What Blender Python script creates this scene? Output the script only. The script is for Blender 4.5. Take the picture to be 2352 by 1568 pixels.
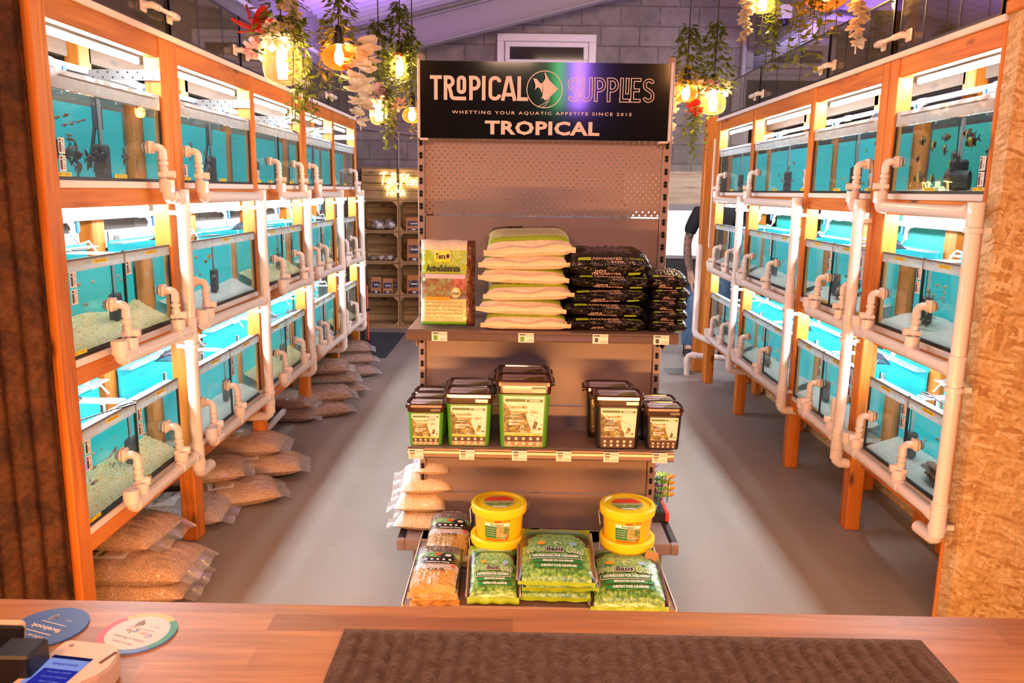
import bpy, bmesh, math, random
from mathutils import Vector, Matrix, Euler, noise
PI = math.pi
for o in list(bpy.data.objects): bpy.data.objects.remove(o)
S = bpy.context.scene; COL = S.collection
# ---------------------------------------------------------------- camera
cd = bpy.data.cameras.new('camera'); cam = bpy.data.objects.new('camera', cd); COL.objects.link(cam)
cd.sensor_width = 36; cd.lens = 27.995; cd.clip_start = 0.05; cd.clip_end = 100
R_, U_, B_ = (0.99983386, 0.01020662, 0.01510197), (-0.01673652, 0.18586797, 0.98243218), (0.00722034, -0.98252172, 0.18600791)
cam.matrix_world = Matrix(((R_[0], U_[0], B_[0], 0), (R_[1], U_[1], B_[1], 0), (R_[2], U_[2], B_[2], 1.6), (0, 0, 0, 1)))
S.camera = cam
cd.dof.use_dof = True; cd.dof.focus_distance = 3.3; cd.dof.aperture_fstop = 20
# ---------------------------------------------------------------- world, exposure
w = bpy.data.worlds.new('world'); S.world = w; w.use_nodes = True
bg = w.node_tree.nodes['Background']; bg.inputs[0].default_value = (0.75, 0.8, 1, 1); bg.inputs[1].default_value = 0.015
vs = S.view_settings; vs.view_transform = 'Standard'; vs.look = 'None'; vs.gamma = 1; vs.use_curve_mapping = False; vs.exposure = -0.08
cy = S.cycles
cy.max_bounces = 9; cy.diffuse_bounces = 3; cy.glossy_bounces = 3; cy.transmission_bounces = 6; cy.transparent_max_bounces = 20
cy.caustics_reflective = False; cy.caustics_refractive = False; cy.use_denoising = True; cy.sample_clamp_indirect = 6; cy.blur_glossy = 0.5
cy.use_adaptive_sampling = True; cy.adaptive_threshold = 0.02
# ---------------------------------------------------------------- shop lamps and daylight outside the frame, plus added fill and wash
def area(name, loc, target, size, sy, energy, color, spread=180):
    ld = bpy.data.lights.new(name, 'AREA'); ld.shape = 'RECTANGLE'; ld.size = size; ld.size_y = sy; ld.energy = energy; ld.color = color; ld.spread = math.radians(spread)
    o = bpy.data.objects.new(name, ld); COL.objects.link(o); o.location = loc
    o.rotation_euler = (Vector(target) - Vector(loc)).to_track_quat('-Z', 'Y').to_euler(); return o
WARM = (1.0, 0.41, 0.13); PURPLE = (0.36, 0.14, 1.0)
area('counter_lamp_left', (-1.3, -0.5, 2.75), (-0.5, 3.2, 1.0), 0.5, 0.5, 52, WARM)
area('counter_lamp_right', (1.5, -0.4, 2.75), (0.9, 3.2, 1.0), 0.5, 0.5, 52, WARM)
area('counter_front_strip', (0.0, 1.12, 0.34), (0.0, 3.2, 0.62), 2.4, 0.06, 72, WARM)
area('counter_spot', (-0.1, -0.9, 2.9), (0.0, 1.2, 1.0), 0.4, 0.4, 22, (1.0, 0.62, 0.4))
area('violet_strip', (0.62, -2.6, 3.0), (0.45, 3.2, 1.9), 0.12, 1.0, 34, (0.42, 0.16, 1.0))
area('green_strip', (0.40, -2.6, 3.0), (0.35, 3.2, 1.9), 0.06, 1.0, 7, (0.12, 1.0, 0.12))
area('roof_violet_left', (-1.55, 7.4, 2.5), (-2.1, 7.2, 3.3), 0.15, 2.6, 42, PURPLE)
area('roof_violet_ceiling', (-0.9, 6.6, 2.7), (-0.9, 7.2, 4), 0.3, 2.0, 18, (0.42, 0.2, 1.0))
area('roof_violet_right', (3.2, 7.5, 2.4), (3.0, 7.5, 4), 1.2, 2.0, 45, PURPLE)
area('rear_wall_wash', (1.0, 6.0, 3.45), (0.7, 9.4, 2.3), 1.6, 0.3, 34, (1.0, 0.70, 0.48))  # added wash light that warms the far block wall
area('rear_daylight', (3.6, 7.6, 2.5), (1.7, 8.3, 0.6), 1.2, 1.2, 55, (1.0, 0.98, 0.95))
area('added_room_fill', (0.1, 5.4, 3.3), (0.1, 5.4, 0), 1.0, 1.0, 7, (1.0, 0.72, 0.5))  # added fill light over the aisle, not a fitting of the shop
# ---------------------------------------------------------------- object helpers
WORLD = {}
class MB:
    def __init__(s): s.v = []; s.f = []; s.m = []; s.s = []
    def add(s, vs, fs, m=0, sm=False):
        b = len(s.v); s.v += [Vector(p) for p in vs]
        for f in fs: s.f.append([b + i for i in f]); s.m.append(m); s.s.append(sm)
    def quad(s, a, b, c, d, m=0): s.add([a, b, c, d], [(0, 1, 2, 3)], m)
    def poly(s, pts, m=0): s.add(pts, [tuple(range(len(pts)))], m)
    def box(s, x0, x1, y0, y1, z0, z1, m=0, xf=None):
        x0, x1 = min(x0, x1), max(x0, x1); y0, y1 = min(y0, y1), max(y0, y1); z0, z1 = min(z0, z1), max(z0, z1)
        vs = [Vector((x, y, z)) for z in (z0, z1) for y in (y0, y1) for x in (x0, x1)]
        if xf: vs = [xf @ p for p in vs]
        s.add(vs, [(0, 2, 3, 1), (4, 5, 7, 6), (0, 1, 5, 4), (2, 6, 7, 3), (0, 4, 6, 2), (1, 3, 7, 5)], m)
    def cbox(s, x0, x1, y0, y1, z0, z1, c=0.004, m=0, xf=None):
        """box with chamfered edges"""
        x0, x1 = min(x0, x1), max(x0, x1); y0, y1 = min(y0, y1), max(y0, y1); z0, z1 = min(z0, z1), max(z0, z1)
        c = min(c, (x1 - x0) * .45, (y1 - y0) * .45, (z1 - z0) * .45)
        X, Y, Z = (x0, x1), (y0, y1), (z0, z1); V = {}; vs = []
        for i in (0, 1):
            for j in (0, 1):
                for k in (0, 1):
                    dx, dy, dz = (c if i == 0 else -c), (c if j == 0 else -c), (c if k == 0 else -c)
                    for a, p in (('x', (X[i], Y[j] + dy, Z[k] + dz)), ('y', (X[i] + dx, Y[j], Z[k] + dz)), ('z', (X[i] + dx, Y[j] + dy, Z[k]))):
                        V[(i, j, k, a)] = len(vs); vs.append(Vector(p))
        if xf: vs = [xf @ p for p in vs]
        F = []
        for a in 'xyz':
            for e in (0, 1):
                if a == 'x': q = [(e, 0, 0), (e, 1, 0), (e, 1, 1), (e, 0, 1)]
                elif a == 'y': q = [(0, e, 0), (0, e, 1), (1, e, 1), (1, e, 0)]
                else: q = [(0, 0, e), (1, 0, e), (1, 1, e), (0, 1, e)]
                if e == 0: q = q[::-1]
                F.append([V[t + (a,)] for t in q])
        for (a, b) in (('x', 'y'), ('x', 'z'), ('y', 'z')):
            for e in (0, 1):
                for g in (0, 1):
                    if (a, b) == ('x', 'y'): c0, c1 = (e, g, 0), (e, g, 1)
                    elif (a, b) == ('x', 'z'): c0, c1 = (e, 0, g), (e, 1, g)
                    else: c0, c1 = (0, e, g), (1, e, g)
                    F.append([V[c0 + (a,)], V[c1 + (a,)], V[c1 + (b,)], V[c0 + (b,)]])
        for i in (0, 1):
            for j in (0, 1):
                for k in (0, 1): F.append([V[(i, j, k, a)] for a in 'xyz'])
        cen = sum(vs, Vector()) / len(vs); out = []
        for f in F:
            n = (vs[f[1]] - vs[f[0]]).cross(vs[f[2]] - vs[f[0]]); ce = sum((vs[i] for i in f), Vector()) / len(f)
            out.append(f if n.dot(ce - cen) > 0 else f[::-1])
        s.add(vs, out, m)
    def cyl(s, p0, p1, r, n=12, m=0, r2=None, caps=True, sm=True):
        p0, p1 = Vector(p0), Vector(p1); r2 = r if r2 is None else r2
        d = (p1 - p0).normalized(); a = d.orthogonal().normalized(); b = d.cross(a)
        vs = [p + (a * math.cos(t) + b * math.sin(t)) * rr for p, rr in ((p0, r), (p1, r2)) for t in [2 * PI * i / n for i in range(n)]]
        s.add(vs, [(i, (i + 1) % n, n + (i + 1) % n, n + i) for i in range(n)], m, sm)
        if caps: s.add(vs[:n], [tuple(range(n))[::-1]], m); s.add(vs[n:], [tuple(range(n))], m)
    def tube(s, path, r, n=10, m=0, caps=True, rr=None):
        P = [Vector(p) for p in path]; rings = []; a = None
        for i, p in enumerate(P):
            d = ((P[i + 1] - p).normalized() if i < len(P) - 1 else Vector()) + ((p - P[i - 1]).normalized() if i else Vector())
            d = d.normalized() if d.length > 1e-6 else Vector((0, 0, 1))
            if a is None: a = d.orthogonal().normalized()
            else:
                a = a - d * a.dot(d); a = a.normalized() if a.length > 1e-6 else d.orthogonal().normalized()
            b = d.cross(a); q = r if rr is None else rr[i]
            rings.append([p + (a * math.cos(t) + b * math.sin(t)) * q for t in [2 * PI * j / n for j in range(n)]])
        vs = [v for g in rings for v in g]
        s.add(vs, [(k * n + i, k * n + (i + 1) % n, (k + 1) * n + (i + 1) % n, (k + 1) * n + i) for k in range(len(P) - 1) for i in range(n)], m, True)
        if caps: s.add(rings[0], [tuple(range(n))[::-1]], m); s.add(rings[-1], [tuple(range(n))], m)
    def lathe(s, prof, c=(0, 0, 0), n=20, m=0, xf=None, close=False, mf=None):
        vs = []
        for r, z in prof:
            for i in range(n):
                t = 2 * PI * i / n; p = Vector((c[0] + r * math.cos(t), c[1] + r * math.sin(t), c[2] + z)); vs.append(xf @ p if xf else p)
        k = len(prof)
        for q in range(k - 1):
            s.add(vs[q * n:(q + 2) * n], [(i, (i + 1) % n, n + (i + 1) % n, n + i) for i in range(n)], mf(q) if mf else m, True)
        if close:
            s.add(vs[:n], [tuple(range(n))[::-1]], m); s.add(vs[-n:], [tuple(range(n))], m)
    def grid(s, fn, nu, nv, m=0, sm=True, flip=False):
        vs = [fn(i / nu, j / nv) for j in range(nv + 1) for i in range(nu + 1)]; W = nu + 1; b = len(s.v); s.v += [Vector(p) for p in vs]
        for j in range(nv):
            for i in range(nu):
                f = [b + j * W + i, b + j * W + i + 1, b + (j + 1) * W + i + 1, b + (j + 1) * W + i]
                s.f.append(f[::-1] if flip else f); s.m.append(m((i + .5) / nu, (j + .5) / nv) if callable(m) else m); s.s.append(sm)
    def ribbon(s, pts, wd, tf0, m=0, round_=True, close=False, lift=None):
        """flat stroke of width wd along 2D pts, placed by tf(x,y)"""
        s.k = getattr(s, 'k', 0)
        def tf(u, v): return Vector(tf0(u, v)) + (lift * s.k if lift else Vector())
        P = [Vector((p[0], p[1])) for p in pts]
        if close: P = P + [P[0]]
        for a, b in zip(P, P[1:]):
            d = b - a
            if d.length < 1e-9: continue
            d.normalize(); n = Vector((-d.y, d.x)) * wd / 2
            s.k += 1; s.poly([tf(*(a - n)), tf(*(b - n)), tf(*(b + n)), tf(*(a + n))], m)
        for p in (P if close else P[1:-1]):
            s.k += 1; s.poly([tf(p.x + wd / 2 * math.cos(t), p.y + wd / 2 * math.sin(t)) for t in [2 * PI * i / 12 for i in range(12)]], m)
    def text(s, txt, size, tf, m=0, align='CENTER', bold=0.0, sp=1.0, shear=0.0, fit=None):
        vs, fs, wdt = text_mesh(txt, align, bold, sp, shear); k = size
        sx = fit / wdt if fit and wdt > 0 else k
        s.add([tf(x * sx, y * k) for x, y in vs], fs, m)
    def build(s, name, mats, parent=None, loc=None):
        off = Vector(loc) if loc is not None else (WORLD[parent.name] if parent else Vector())
        me = bpy.data.meshes.new(name); me.from_pydata([tuple(p - off) for p in s.v], [], s.f)
        mats = mats if isinstance(mats, (list, tuple)) else [mats]
        for x in mats: me.materials.append(x)
        me.polygons.foreach_set('material_index', s.m); me.polygons.foreach_set('use_smooth', s.s); me.update()
        o = bpy.data.objects.new(name, me); COL.objects.link(o)
        if parent: o.parent = parent; WORLD[o.name] = off.copy()
        else: o.location = off; WORLD[o.name] = off.copy()
        return o
_TM = {}
def text_mesh(txt, align, bold, sp, shear):
    key = (txt, align, bold, sp, shear)
    if key not in _TM:
        cu = bpy.data.curves.new('t', 'FONT'); cu.body = txt; cu.align_x = align; cu.align_y = 'CENTER'; cu.size = 1; cu.offset = bold; cu.space_character = sp; cu.shear = shear
        cu.resolution_u = 2; cu.fill_mode = 'FRONT'
        o = bpy.data.objects.new('t', cu); me = bpy.data.meshes.new_from_object(o)
        vs = [(v.co.x, v.co.y) for v in me.vertices]; fs = [tuple(p.vertices) for p in me.polygons]
        wd = (max(v[0] for v in vs) - min(v[0] for v in vs)) if vs else 0
        bpy.data.objects.remove(o); bpy.data.curves.remove(cu); bpy.data.meshes.remove(me); _TM[key] = (vs, fs, wd)
    return _TM[key]
def tag(o, label, cat, group=None, kind=None):
    o['label'] = label; o['category'] = cat
    if group: o['group'] = group
    if kind: o['kind'] = kind
    return o
def thing(name, label, cat, loc=(0, 0, 0), rz=0, group=None):
    o = bpy.data.objects.new(name, None); COL.objects.link(o); o.location = loc; o.rotation_euler = (0, 0, rz); o.empty_display_size = .05
    WORLD[o.name] = Vector(loc); return tag(o, label, cat, group)
def proto(name, label, cat, group=None):
    return thing(name, label, cat, (0, 0, 0), 0, group)
def dup(root, loc, rz=0, label=None, group=None, rot=None, scale=None):
    r = root.copy(); COL.objects.link(r); r.location = loc; r.rotation_euler = rot if rot else (0, 0, rz)
    if scale: r.scale = (scale,) * 3 if isinstance(scale, (int, float)) else scale
    if label: r['label'] = label
    if group: r['group'] = group
    for ch in root.children:
        c = ch.copy(); COL.objects.link(c); c.parent = r
        for g in ch.children:
            d = g.copy(); COL.objects.link(d); d.parent = c
    return r
def place(root, first, loc, rz=0, label=None, group=None, rot=None, scale=None):
    """the first time moves the original itself, later makes copies"""
    if first:
        root.location = loc; root.rotation_euler = rot if rot else (0, 0, rz)
        if scale: root.scale = (scale,) * 3 if isinstance(scale, (int, float)) else scale
        if label: root['label'] = label
        if group: root['group'] = group
        return root
    return dup(root, loc, rz, label, group, rot, scale)
def struct(o, label=None, cat=None):
    o['kind'] = 'structure'; o['label'] = label or o.name.replace('_', ' '); o['category'] = cat or o.name.split('_')[0]; return o
rnd = random.Random(7)
# ---------------------------------------------------------------- materials
def nm(name):
    m = bpy.data.materials.new(name); m.use_nodes = True; nt = m.node_tree; p = nt.nodes['Principled BSDF']; return m, nt, p
def L(nt, a, b): nt.links.new(a, b)
def plain(name, col, rough=.5, metal=0, coat=0, spec=None, trans=None, alpha=None, sub=None):
    m, nt, p = nm(name); p.inputs['Base Color'].default_value = (*col, 1); p.inputs['Roughness'].default_value = rough; p.inputs['Metallic'].default_value = metal
    p.inputs['Coat Weight'].default_value = coat
    if spec is not None: p.inputs['Specular IOR Level'].default_value = spec
    if trans: p.inputs['Transmission Weight'].default_value = trans
    return m
def emit(name, col, st):
    m = bpy.data.materials.new(name); m.use_nodes = True; nt = m.node_tree; nt.nodes.clear()
    e = nt.nodes.new('ShaderNodeEmission'); e.inputs[0].default_value = (*col, 1); e.inputs[1].default_value = st
    o = nt.nodes.new('ShaderNodeOutputMaterial'); L(nt, e.outputs[0], o.inputs[0]); return m
def coords(nt, scale=(1, 1, 1), kind='Object', rot=(0, 0, 0)):
    t = nt.nodes.new('ShaderNodeTexCoord'); mp = nt.nodes.new('ShaderNodeMapping'); mp.inputs['Scale'].default_value = scale; mp.inputs['Rotation'].default_value = rot
    L(nt, t.outputs[kind], mp.inputs['Vector']); return mp.outputs[0]
def tnoise(nt, vec, scale, detail=3, rough=.5, dist=0):
    n = nt.nodes.new('ShaderNodeTexNoise'); n.inputs['Scale'].default_value = scale; n.inputs['Detail'].default_value = detail; n.inputs['Roughness'].default_value = rough; n.inputs['Distortion'].default_value = dist
    L(nt, vec, n.inputs['Vector']); return n
def ramp(nt, fac, stops, interp='LINEAR'):
    r = nt.nodes.new('ShaderNodeValToRGB'); r.color_ramp.interpolation = interp; e = r.color_ramp.elements
    while len(e) > 1: e.remove(e[-1])
    e[0].position = stops[0][0]; e[0].color = (*stops[0][1], 1)
    for ps, c in stops[1:]: q = e.new(ps); q.color = (*c, 1)
    L(nt, fac, r.inputs[0]); return r.outputs[0]
def bump(nt, p, h, st=.3, dist=.01):
    b = nt.nodes.new('ShaderNodeBump'); b.inputs['Strength'].default_value = st; b.inputs['Distance'].default_value = dist
    L(nt, h, b.inputs['Height']); L(nt, b.outputs[0], p.inputs['Normal'])
def mixc(nt, f, a, b, mode='MIX'):
    n = nt.nodes.new('ShaderNodeMix'); n.data_type = 'RGBA'; n.blend_type = mode
    for k, x in ((0, f), (6, a), (7, b)):
        if isinstance(x, (int, float)): n.inputs[k].default_value = x
        elif isinstance(x, tuple): n.inputs[k].default_value = (*x, 1)
        else: L(nt, x, n.inputs[k])
    return n.outputs[2]
def speckle(name, stops, scale, rough=.6, bst=.2, kind='noise', coat=0, detail=4, sc3=(1, 1, 1)):
    m, nt, p = nm(name); v = coords(nt, sc3)
    if kind == 'noise': n = tnoise(nt, v, scale, detail, .6); fac = n.outputs[0]
    else:
        n = nt.nodes.new('ShaderNodeTexVoronoi'); n.inputs['Scale'].default_value = scale; L(nt, v, n.inputs['Vector'])
        sp = nt.nodes.new('ShaderNodeSeparateColor'); L(nt, n.outputs['Color'], sp.inputs[0]); fac = sp.outputs[0]
    L(nt, ramp(nt, fac, stops), p.inputs['Base Color']); p.inputs['Roughness'].default_value = rough; p.inputs['Coat Weight'].default_value = coat
    if bst: bump(nt, p, n.outputs[0], bst, .006)
    return m
def wood(name, axis, a, b, c, rough=.55, sc=1.0):
    """stretched grain along axis with dark growth rings and knots"""
    m, nt, p = nm(name); s = [26 * sc, 26 * sc, 26 * sc]; s[axis] = 1.6 * sc
    v = coords(nt, tuple(s)); n1 = tnoise(nt, v, 1.0, 4, .55, 1.2)
    s2 = [5, 5, 5]; s2[axis] = .8; n2 = tnoise(nt, coords(nt, tuple(s2)), 1.3, 2, .5)
    k = nt.nodes.new('ShaderNodeTexVoronoi'); k.inputs['Scale'].default_value = 1.0; s3 = [9, 9, 9]; s3[axis] = 3.2; L(nt, coords(nt, tuple(s3)), k.inputs['Vector'])
    base = ramp(nt, n1.outputs[0], [(.28, c), (.45, b), (.62, a)])
    var = ramp(nt, n2.outputs[0], [(.3, (.72, .68, .62)), (.7, (1.08, 1.05, 1.0))])
    base = mixc(nt, 1.0, base, var, 'MULTIPLY')
    kn = ramp(nt, k.outputs['Distance'], [(.05, (0, 0, 0)), (.16, (1, 1, 1))])
    L(nt, mixc(nt, kn, tuple(x * .28 for x in c), base), p.inputs['Base Color']); p.inputs['Roughness'].default_value = rough
    bump(nt, p, n1.outputs[0], .08, .004); return m
WA, WB, WC = (.74, .255, .03), (.64, .195, .018), (.46, .115, .008)
WX, WY, WZ = (wood('pine_grain_%s' % 'xyz'[i], i, WA, WB, WC) for i in range(3))
CR = [wood('crate_wood_%s' % 'xyz'[i], i, (.50, .33, .17), (.42, .26, .12), (.24, .13, .055), .8) for i in range(3)]
def thin_glass(name, tint, gl=.07, rough=0.0, alpha_col=None, af=0.0, trl=0.0):
    m = bpy.data.materials.new(name); m.use_nodes = True; nt = m.node_tree; nt.nodes.clear()
    t = nt.nodes.new('ShaderNodeBsdfTransparent'); t.inputs[0].default_value = (*tint, 1)
    g = nt.nodes.new('ShaderNodeBsdfGlossy'); g.inputs['Roughness'].default_value = rough
    lw = nt.nodes.new('ShaderNodeLayerWeight'); lw.inputs[0].default_value = .5
    pw = nt.nodes.new('ShaderNodeMath'); pw.operation = 'POWER'; pw.inputs[1].default_value = 4.5; L(nt, lw.outputs['Facing'], pw.inputs[0])
    mx = nt.nodes.new('ShaderNodeMixShader'); ml = nt.nodes.new('ShaderNodeMath'); ml.operation = 'MULTIPLY_ADD'; ml.inputs[1].default_value = .28; ml.inputs[2].default_value = gl
    ml.use_clamp = True
    L(nt, pw.outputs[0], ml.inputs[0]); L(nt, ml.outputs[0], mx.inputs[0]); L(nt, t.outputs[0], mx.inputs[1]); L(nt, g.outputs[0], mx.inputs[2])
    out = nt.nodes.new('ShaderNodeOutputMaterial'); last = mx.outputs[0]
    if alpha_col:
        d = nt.nodes.new('ShaderNodeBsdfDiffuse'); d.inputs[0].default_value = (*alpha_col, 1); m2 = nt.nodes.new('ShaderNodeMixShader'); m2.inputs[0].default_value = af
        n = tnoise(nt, coords(nt, (6, 6, 14)), 3, 4); f = nt.nodes.new('ShaderNodeMath'); f.operation = 'MULTIPLY'; f.operation = 'MULTIPLY_ADD'; f.inputs[1].default_value = af; f.inputs[2].default_value = af * .42; f.use_clamp = True; L(nt, n.outputs[0], f.inputs[0]); L(nt, f.outputs[0], m2.inputs[0])
        tl = nt.nodes.new('ShaderNodeBsdfTranslucent'); tl.inputs[0].default_value = (*alpha_col, 1); mh = nt.nodes.new('ShaderNodeMixShader'); mh.inputs[0].default_value = trl; L(nt, d.outputs[0], mh.inputs[1]); L(nt, tl.outputs[0], mh.inputs[2])
        L(nt, last, m2.inputs[1]); L(nt, mh.outputs[0], m2.inputs[2]); last = m2.outputs[0]
    L(nt, last, out.inputs[0]); return m
GLASS = thin_glass('tank_glass', (.96, .99, .985), .025)
GLASS_EDGE = plain('green_glass_edge', (.05, .22, .2), .1)
DARKGLASS = thin_glass('smoky_glass', (.62, .60, .56), .16, .02, (.30, .27, .24), .16)
FROST = thin_glass('whitish_glass', (.9, .93, .95), .06, .1, (.95, .96, .98), 1.0, .75)  # whitish, patchy translucent layer over the glass
m, nt, p = nm('water_face'); p.inputs['Base Color'].default_value = (.97, 1, 1, 1); p.inputs['Transmission Weight'].default_value = 1; p.inputs['IOR'].default_value = 1.33; p.inputs['Roughness'].default_value = 0; WATERF = m
def water_top():
    m = thin_glass('water_surface', (.96, 1, 1), .06, .05); nt = m.node_tree
    n = tnoise(nt, coords(nt, (1, 1, 1)), 26, 2); b = nt.nodes.new('ShaderNodeBump'); b.inputs['Strength'].default_value = .35; b.inputs['Distance'].default_value = .01; L(nt, n.outputs[0], b.inputs['Height'])
    for q in nt.nodes:
        if q.type == 'BSDF_GLOSSY': L(nt, b.outputs[0], q.inputs['Normal'])
    return m
WATERT = water_top()
CYAN = plain('cyan_back_panel', (.02, .66, .80), .45)
TEAL = plain('teal_back_panel', (.01, .40, .38), .5)
BLACK = plain('black_silicone', (.008, .008, .01), .35)
BLKP = plain('black_plastic', (.012, .012, .014), .4)
WHITE = plain('white_strip', (.86, .87, .88), .3); BRACE = thin_glass('glass_strip_painted_sheen', (.9, .93, .95), .08, .1, (.92, .93, .96), .45, .45)  # braces are clear glass; the white in their colour stands for reflected tube light
LEDGE = plain('white_painted_board', (.86, .80, .76), .5)
PVC = plain('white_pvc', (.82, .76, .72), .28, coat=.3)
PVCW = plain('waste_pipe_white', (.88, .88, .9), .3)
BLUEV = plain('blue_valve_lever', (.02, .16, .75), .35)
STEEL = plain('galvanised_steel', (.62, .63, .65), .35, .9)
LEDM = emit('led_tube_light', (.93, .97, 1.0), 160); BATTEN = plain('grey_batten_housing', (.22, .22, .23), .5)
PINKC = plain('price_card', (.93, .80, .78), .5); DARKC = plain('card_picture', (.05, .05, .07), .5); YEL = plain('yellow_tape_label', (.95, .72, .01), .5); INK = plain('black_ink', (.01, .01, .012), .5)
GRAVY = speckle('yellow_gravel', [(0, (.55, .27, .05)), (.22, (.98, .63, .20)), (.6, (1.0, .82, .46)), (1, (1.0, .94, .76))], 130, .6, .6, 'vor')
SANDW = speckle('white_sand', [(0, (.84, .80, .74)), (.5, (.94, .92, .88)), (1, (.98, .98, .96))], 160, .8, .3)
# ================================================================ ROOM
def blockmat(name, a1, a2, mort, axis='x', bw=.44, bh=.215, ms=.012, rough=.9):
    m, nt, p = nm(name); t = nt.nodes.new('ShaderNodeTexCoord'); sx = nt.nodes.new('ShaderNodeSeparateXYZ'); L(nt, t.outputs['Object'], sx.inputs[0])
    cx = nt.nodes.new('ShaderNodeCombineXYZ'); L(nt, sx.outputs['X' if axis == 'x' else 'Y'], cx.inputs[0]); L(nt, sx.outputs['Z'], cx.inputs[1])
    b = nt.nodes.new('ShaderNodeTexBrick'); b.inputs['Scale'].default_value = 1; b.inputs['Brick Width'].default_value = bw; b.inputs['Row Height'].default_value = bh
    b.inputs['Mortar Size'].default_value = ms; b.inputs['Mortar Smooth'].default_value = .3; b.inputs['Color1'].default_value = (*a1, 1); b.inputs['Color2'].default_value = (*a2, 1); b.inputs['Mortar'].default_value = (*mort, 1)
    L(nt, cx.outputs[0], b.inputs['Vector']); n = tnoise(nt, t.outputs['Object'], 9, 5, .65); n2 = tnoise(nt, t.outputs['Object'], 1.2, 2)
    c = mixc(nt, 1, b.outputs['Color'], ramp(nt, n.outputs[0], [(.3, (.72, .72, .72)), (.7, (1.1, 1.1, 1.1))]), 'MULTIPLY')
    L(nt, mixc(nt, 1, c, ramp(nt, n2.outputs[0], [(.35, (.8, .76, .74)), (.65, (1.05, 1.05, 1.05))]), 'MULTIPLY'), p.inputs['Base Color']); p.inputs['Roughness'].default_value = rough
    bump(nt, p, mixc(nt, .5, b.outputs['Fac'], n.outputs[0]), .35, .01); return m
BLOCKX = blockmat('grey_block_wall_x', (.34, .315, .29), (.26, .24, .225), (.20, .18, .165))
BLOCKY = blockmat('grey_block_wall_y', (.30, .28, .26), (.25, .235, .22), (.17, .155, .14), 'y')
m, nt, p = nm('resin_floor'); v = coords(nt)
n1 = tnoise(nt, v, 190, 2, .6); n2 = tnoise(nt, v, 1.3, 4, .6); n3 = tnoise(nt, v, 14, 3, .7)
c = ramp(nt, n1.outputs[0], [(.3, (.22, .195, .172)), (.5, (.29, .262, .236)), (.72, (.37, .34, .31))])
c = mixc(nt, 1, c, ramp(nt, n2.outputs[0], [(.32, (.82, .80, .78)), (.7, (1.06, 1.05, 1.04))]), 'MULTIPLY')
c = mixc(nt, 1, c, ramp(nt, n3.outputs[0], [(.25, (.62, .58, .55)), (.34, (1, 1, 1))]), 'MULTIPLY')
L(nt, c, p.inputs['Base Color']); L(nt, ramp(nt, n2.outputs[0], [(.3, (.42,) * 3), (.7, (.6,) * 3)]), p.inputs['Roughness']); bump(nt, p, n1.outputs[0], .25, .003); FLOOR = m
b = MB(); b.box(-3.2, 6.2, -1.6, 14.2, -.1, 0); struct(b.build('floor', FLOOR, loc=(0, 0, 0)), 'grey speckled resin floor')
WALLP = speckle('grey_wall_board', [(.3, (.20, .185, .17)), (.6, (.28, .26, .24))], 3, .8, .1)
b = MB(); b.box(-2.14, -2.02, -1.6, 9.62, 0, 2.32, 0); b.box(-2.14, -2.02, -1.6, 9.62, 2.32, 3.28, 1)
for y in [-1, .2, 1.4, 2.6, 3.8, 5.0, 6.2, 7.4, 8.6]: b.box(-2.02, -2.012, y - .006, y + .006, 2.32, 3.22, 2)
struct(b.build('wall_left', [BLOCKY, WALLP, plain('panel_joint', (.12, .11, .1), .8)], loc=(0, 0, 0)), 'grey block and board side wall behind the tank racks')
b = MB(); b.box(-2.14, 2.62, 9.5, 9.62, 0, 4.5); struct(b.build('wall_back', BLOCKX, loc=(0, 0, 0)), 'grey concrete block wall at the far end')
# corrugated roof sheets: ribs run down the slope
def corr_roof(name, x0, z0, x1, z1, y0, y1, pitch, amp, mat, label):
    b = MB(); n = int((y1 - y0) / pitch * 6); d = Vector((x1 - x0, 0, z1 - z0)).normalized(); nrm = Vector((-d.z, 0, d.x))
    pr = [-1, -1, -.2, 1, 1, -.2]
    def f(u, v):
        k = round(u * n); y = y0 + (y1 - y0) * u; return Vector((x0 + (x1 - x0) * v, y, z0 + (z1 - z0) * v)) + nrm * amp * pr[k % 6]
    b.grid(f, n, 1, 0, False); b.grid(lambda u, v: f(u, v) + Vector((0, 0, .02)), n, 1, 0, False, True)
    return struct(b.build(name, mat, loc=(0, 0, 0)), label, 'ceiling')
ROOF = plain('white_roof_sheet', (.62, .60, .62), .55)
corr_roof('ceiling', -2.14, 3.22, 2.7, 4.44, -1.6, 9.6, .17, .016, ROOF, 'white corrugated roof sheeting sloping up to the right')
corr_roof('ceiling_2', 2.62, 3.2, 6.2, 2.75, -1.6, 14.2, .17, .016, ROOF, 'white corrugated roof of the lean-to beyond the block wall')
b = MB(); b.box(2.62, 2.7, 2.5, 9.62, 3.16, 4.5); struct(b.build('wall_right', WALLP, loc=(0, 0, 0)), 'grey upstand wall above the lean-to roof')
b = MB(); b.box(6.1, 6.2, -1.6, 14.2, 0, 3.2); struct(b.build('wall_right_2', WALLP, loc=(0, 0, 0)), 'outer wall of the lean-to')
b = MB(); b.box(2.62, 6.2, 14.1, 14.2, 0, 3.3); struct(b.build('wall_back_2', BLOCKX, loc=(0, 0, 0)), 'far wall of the lean-to')
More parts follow.
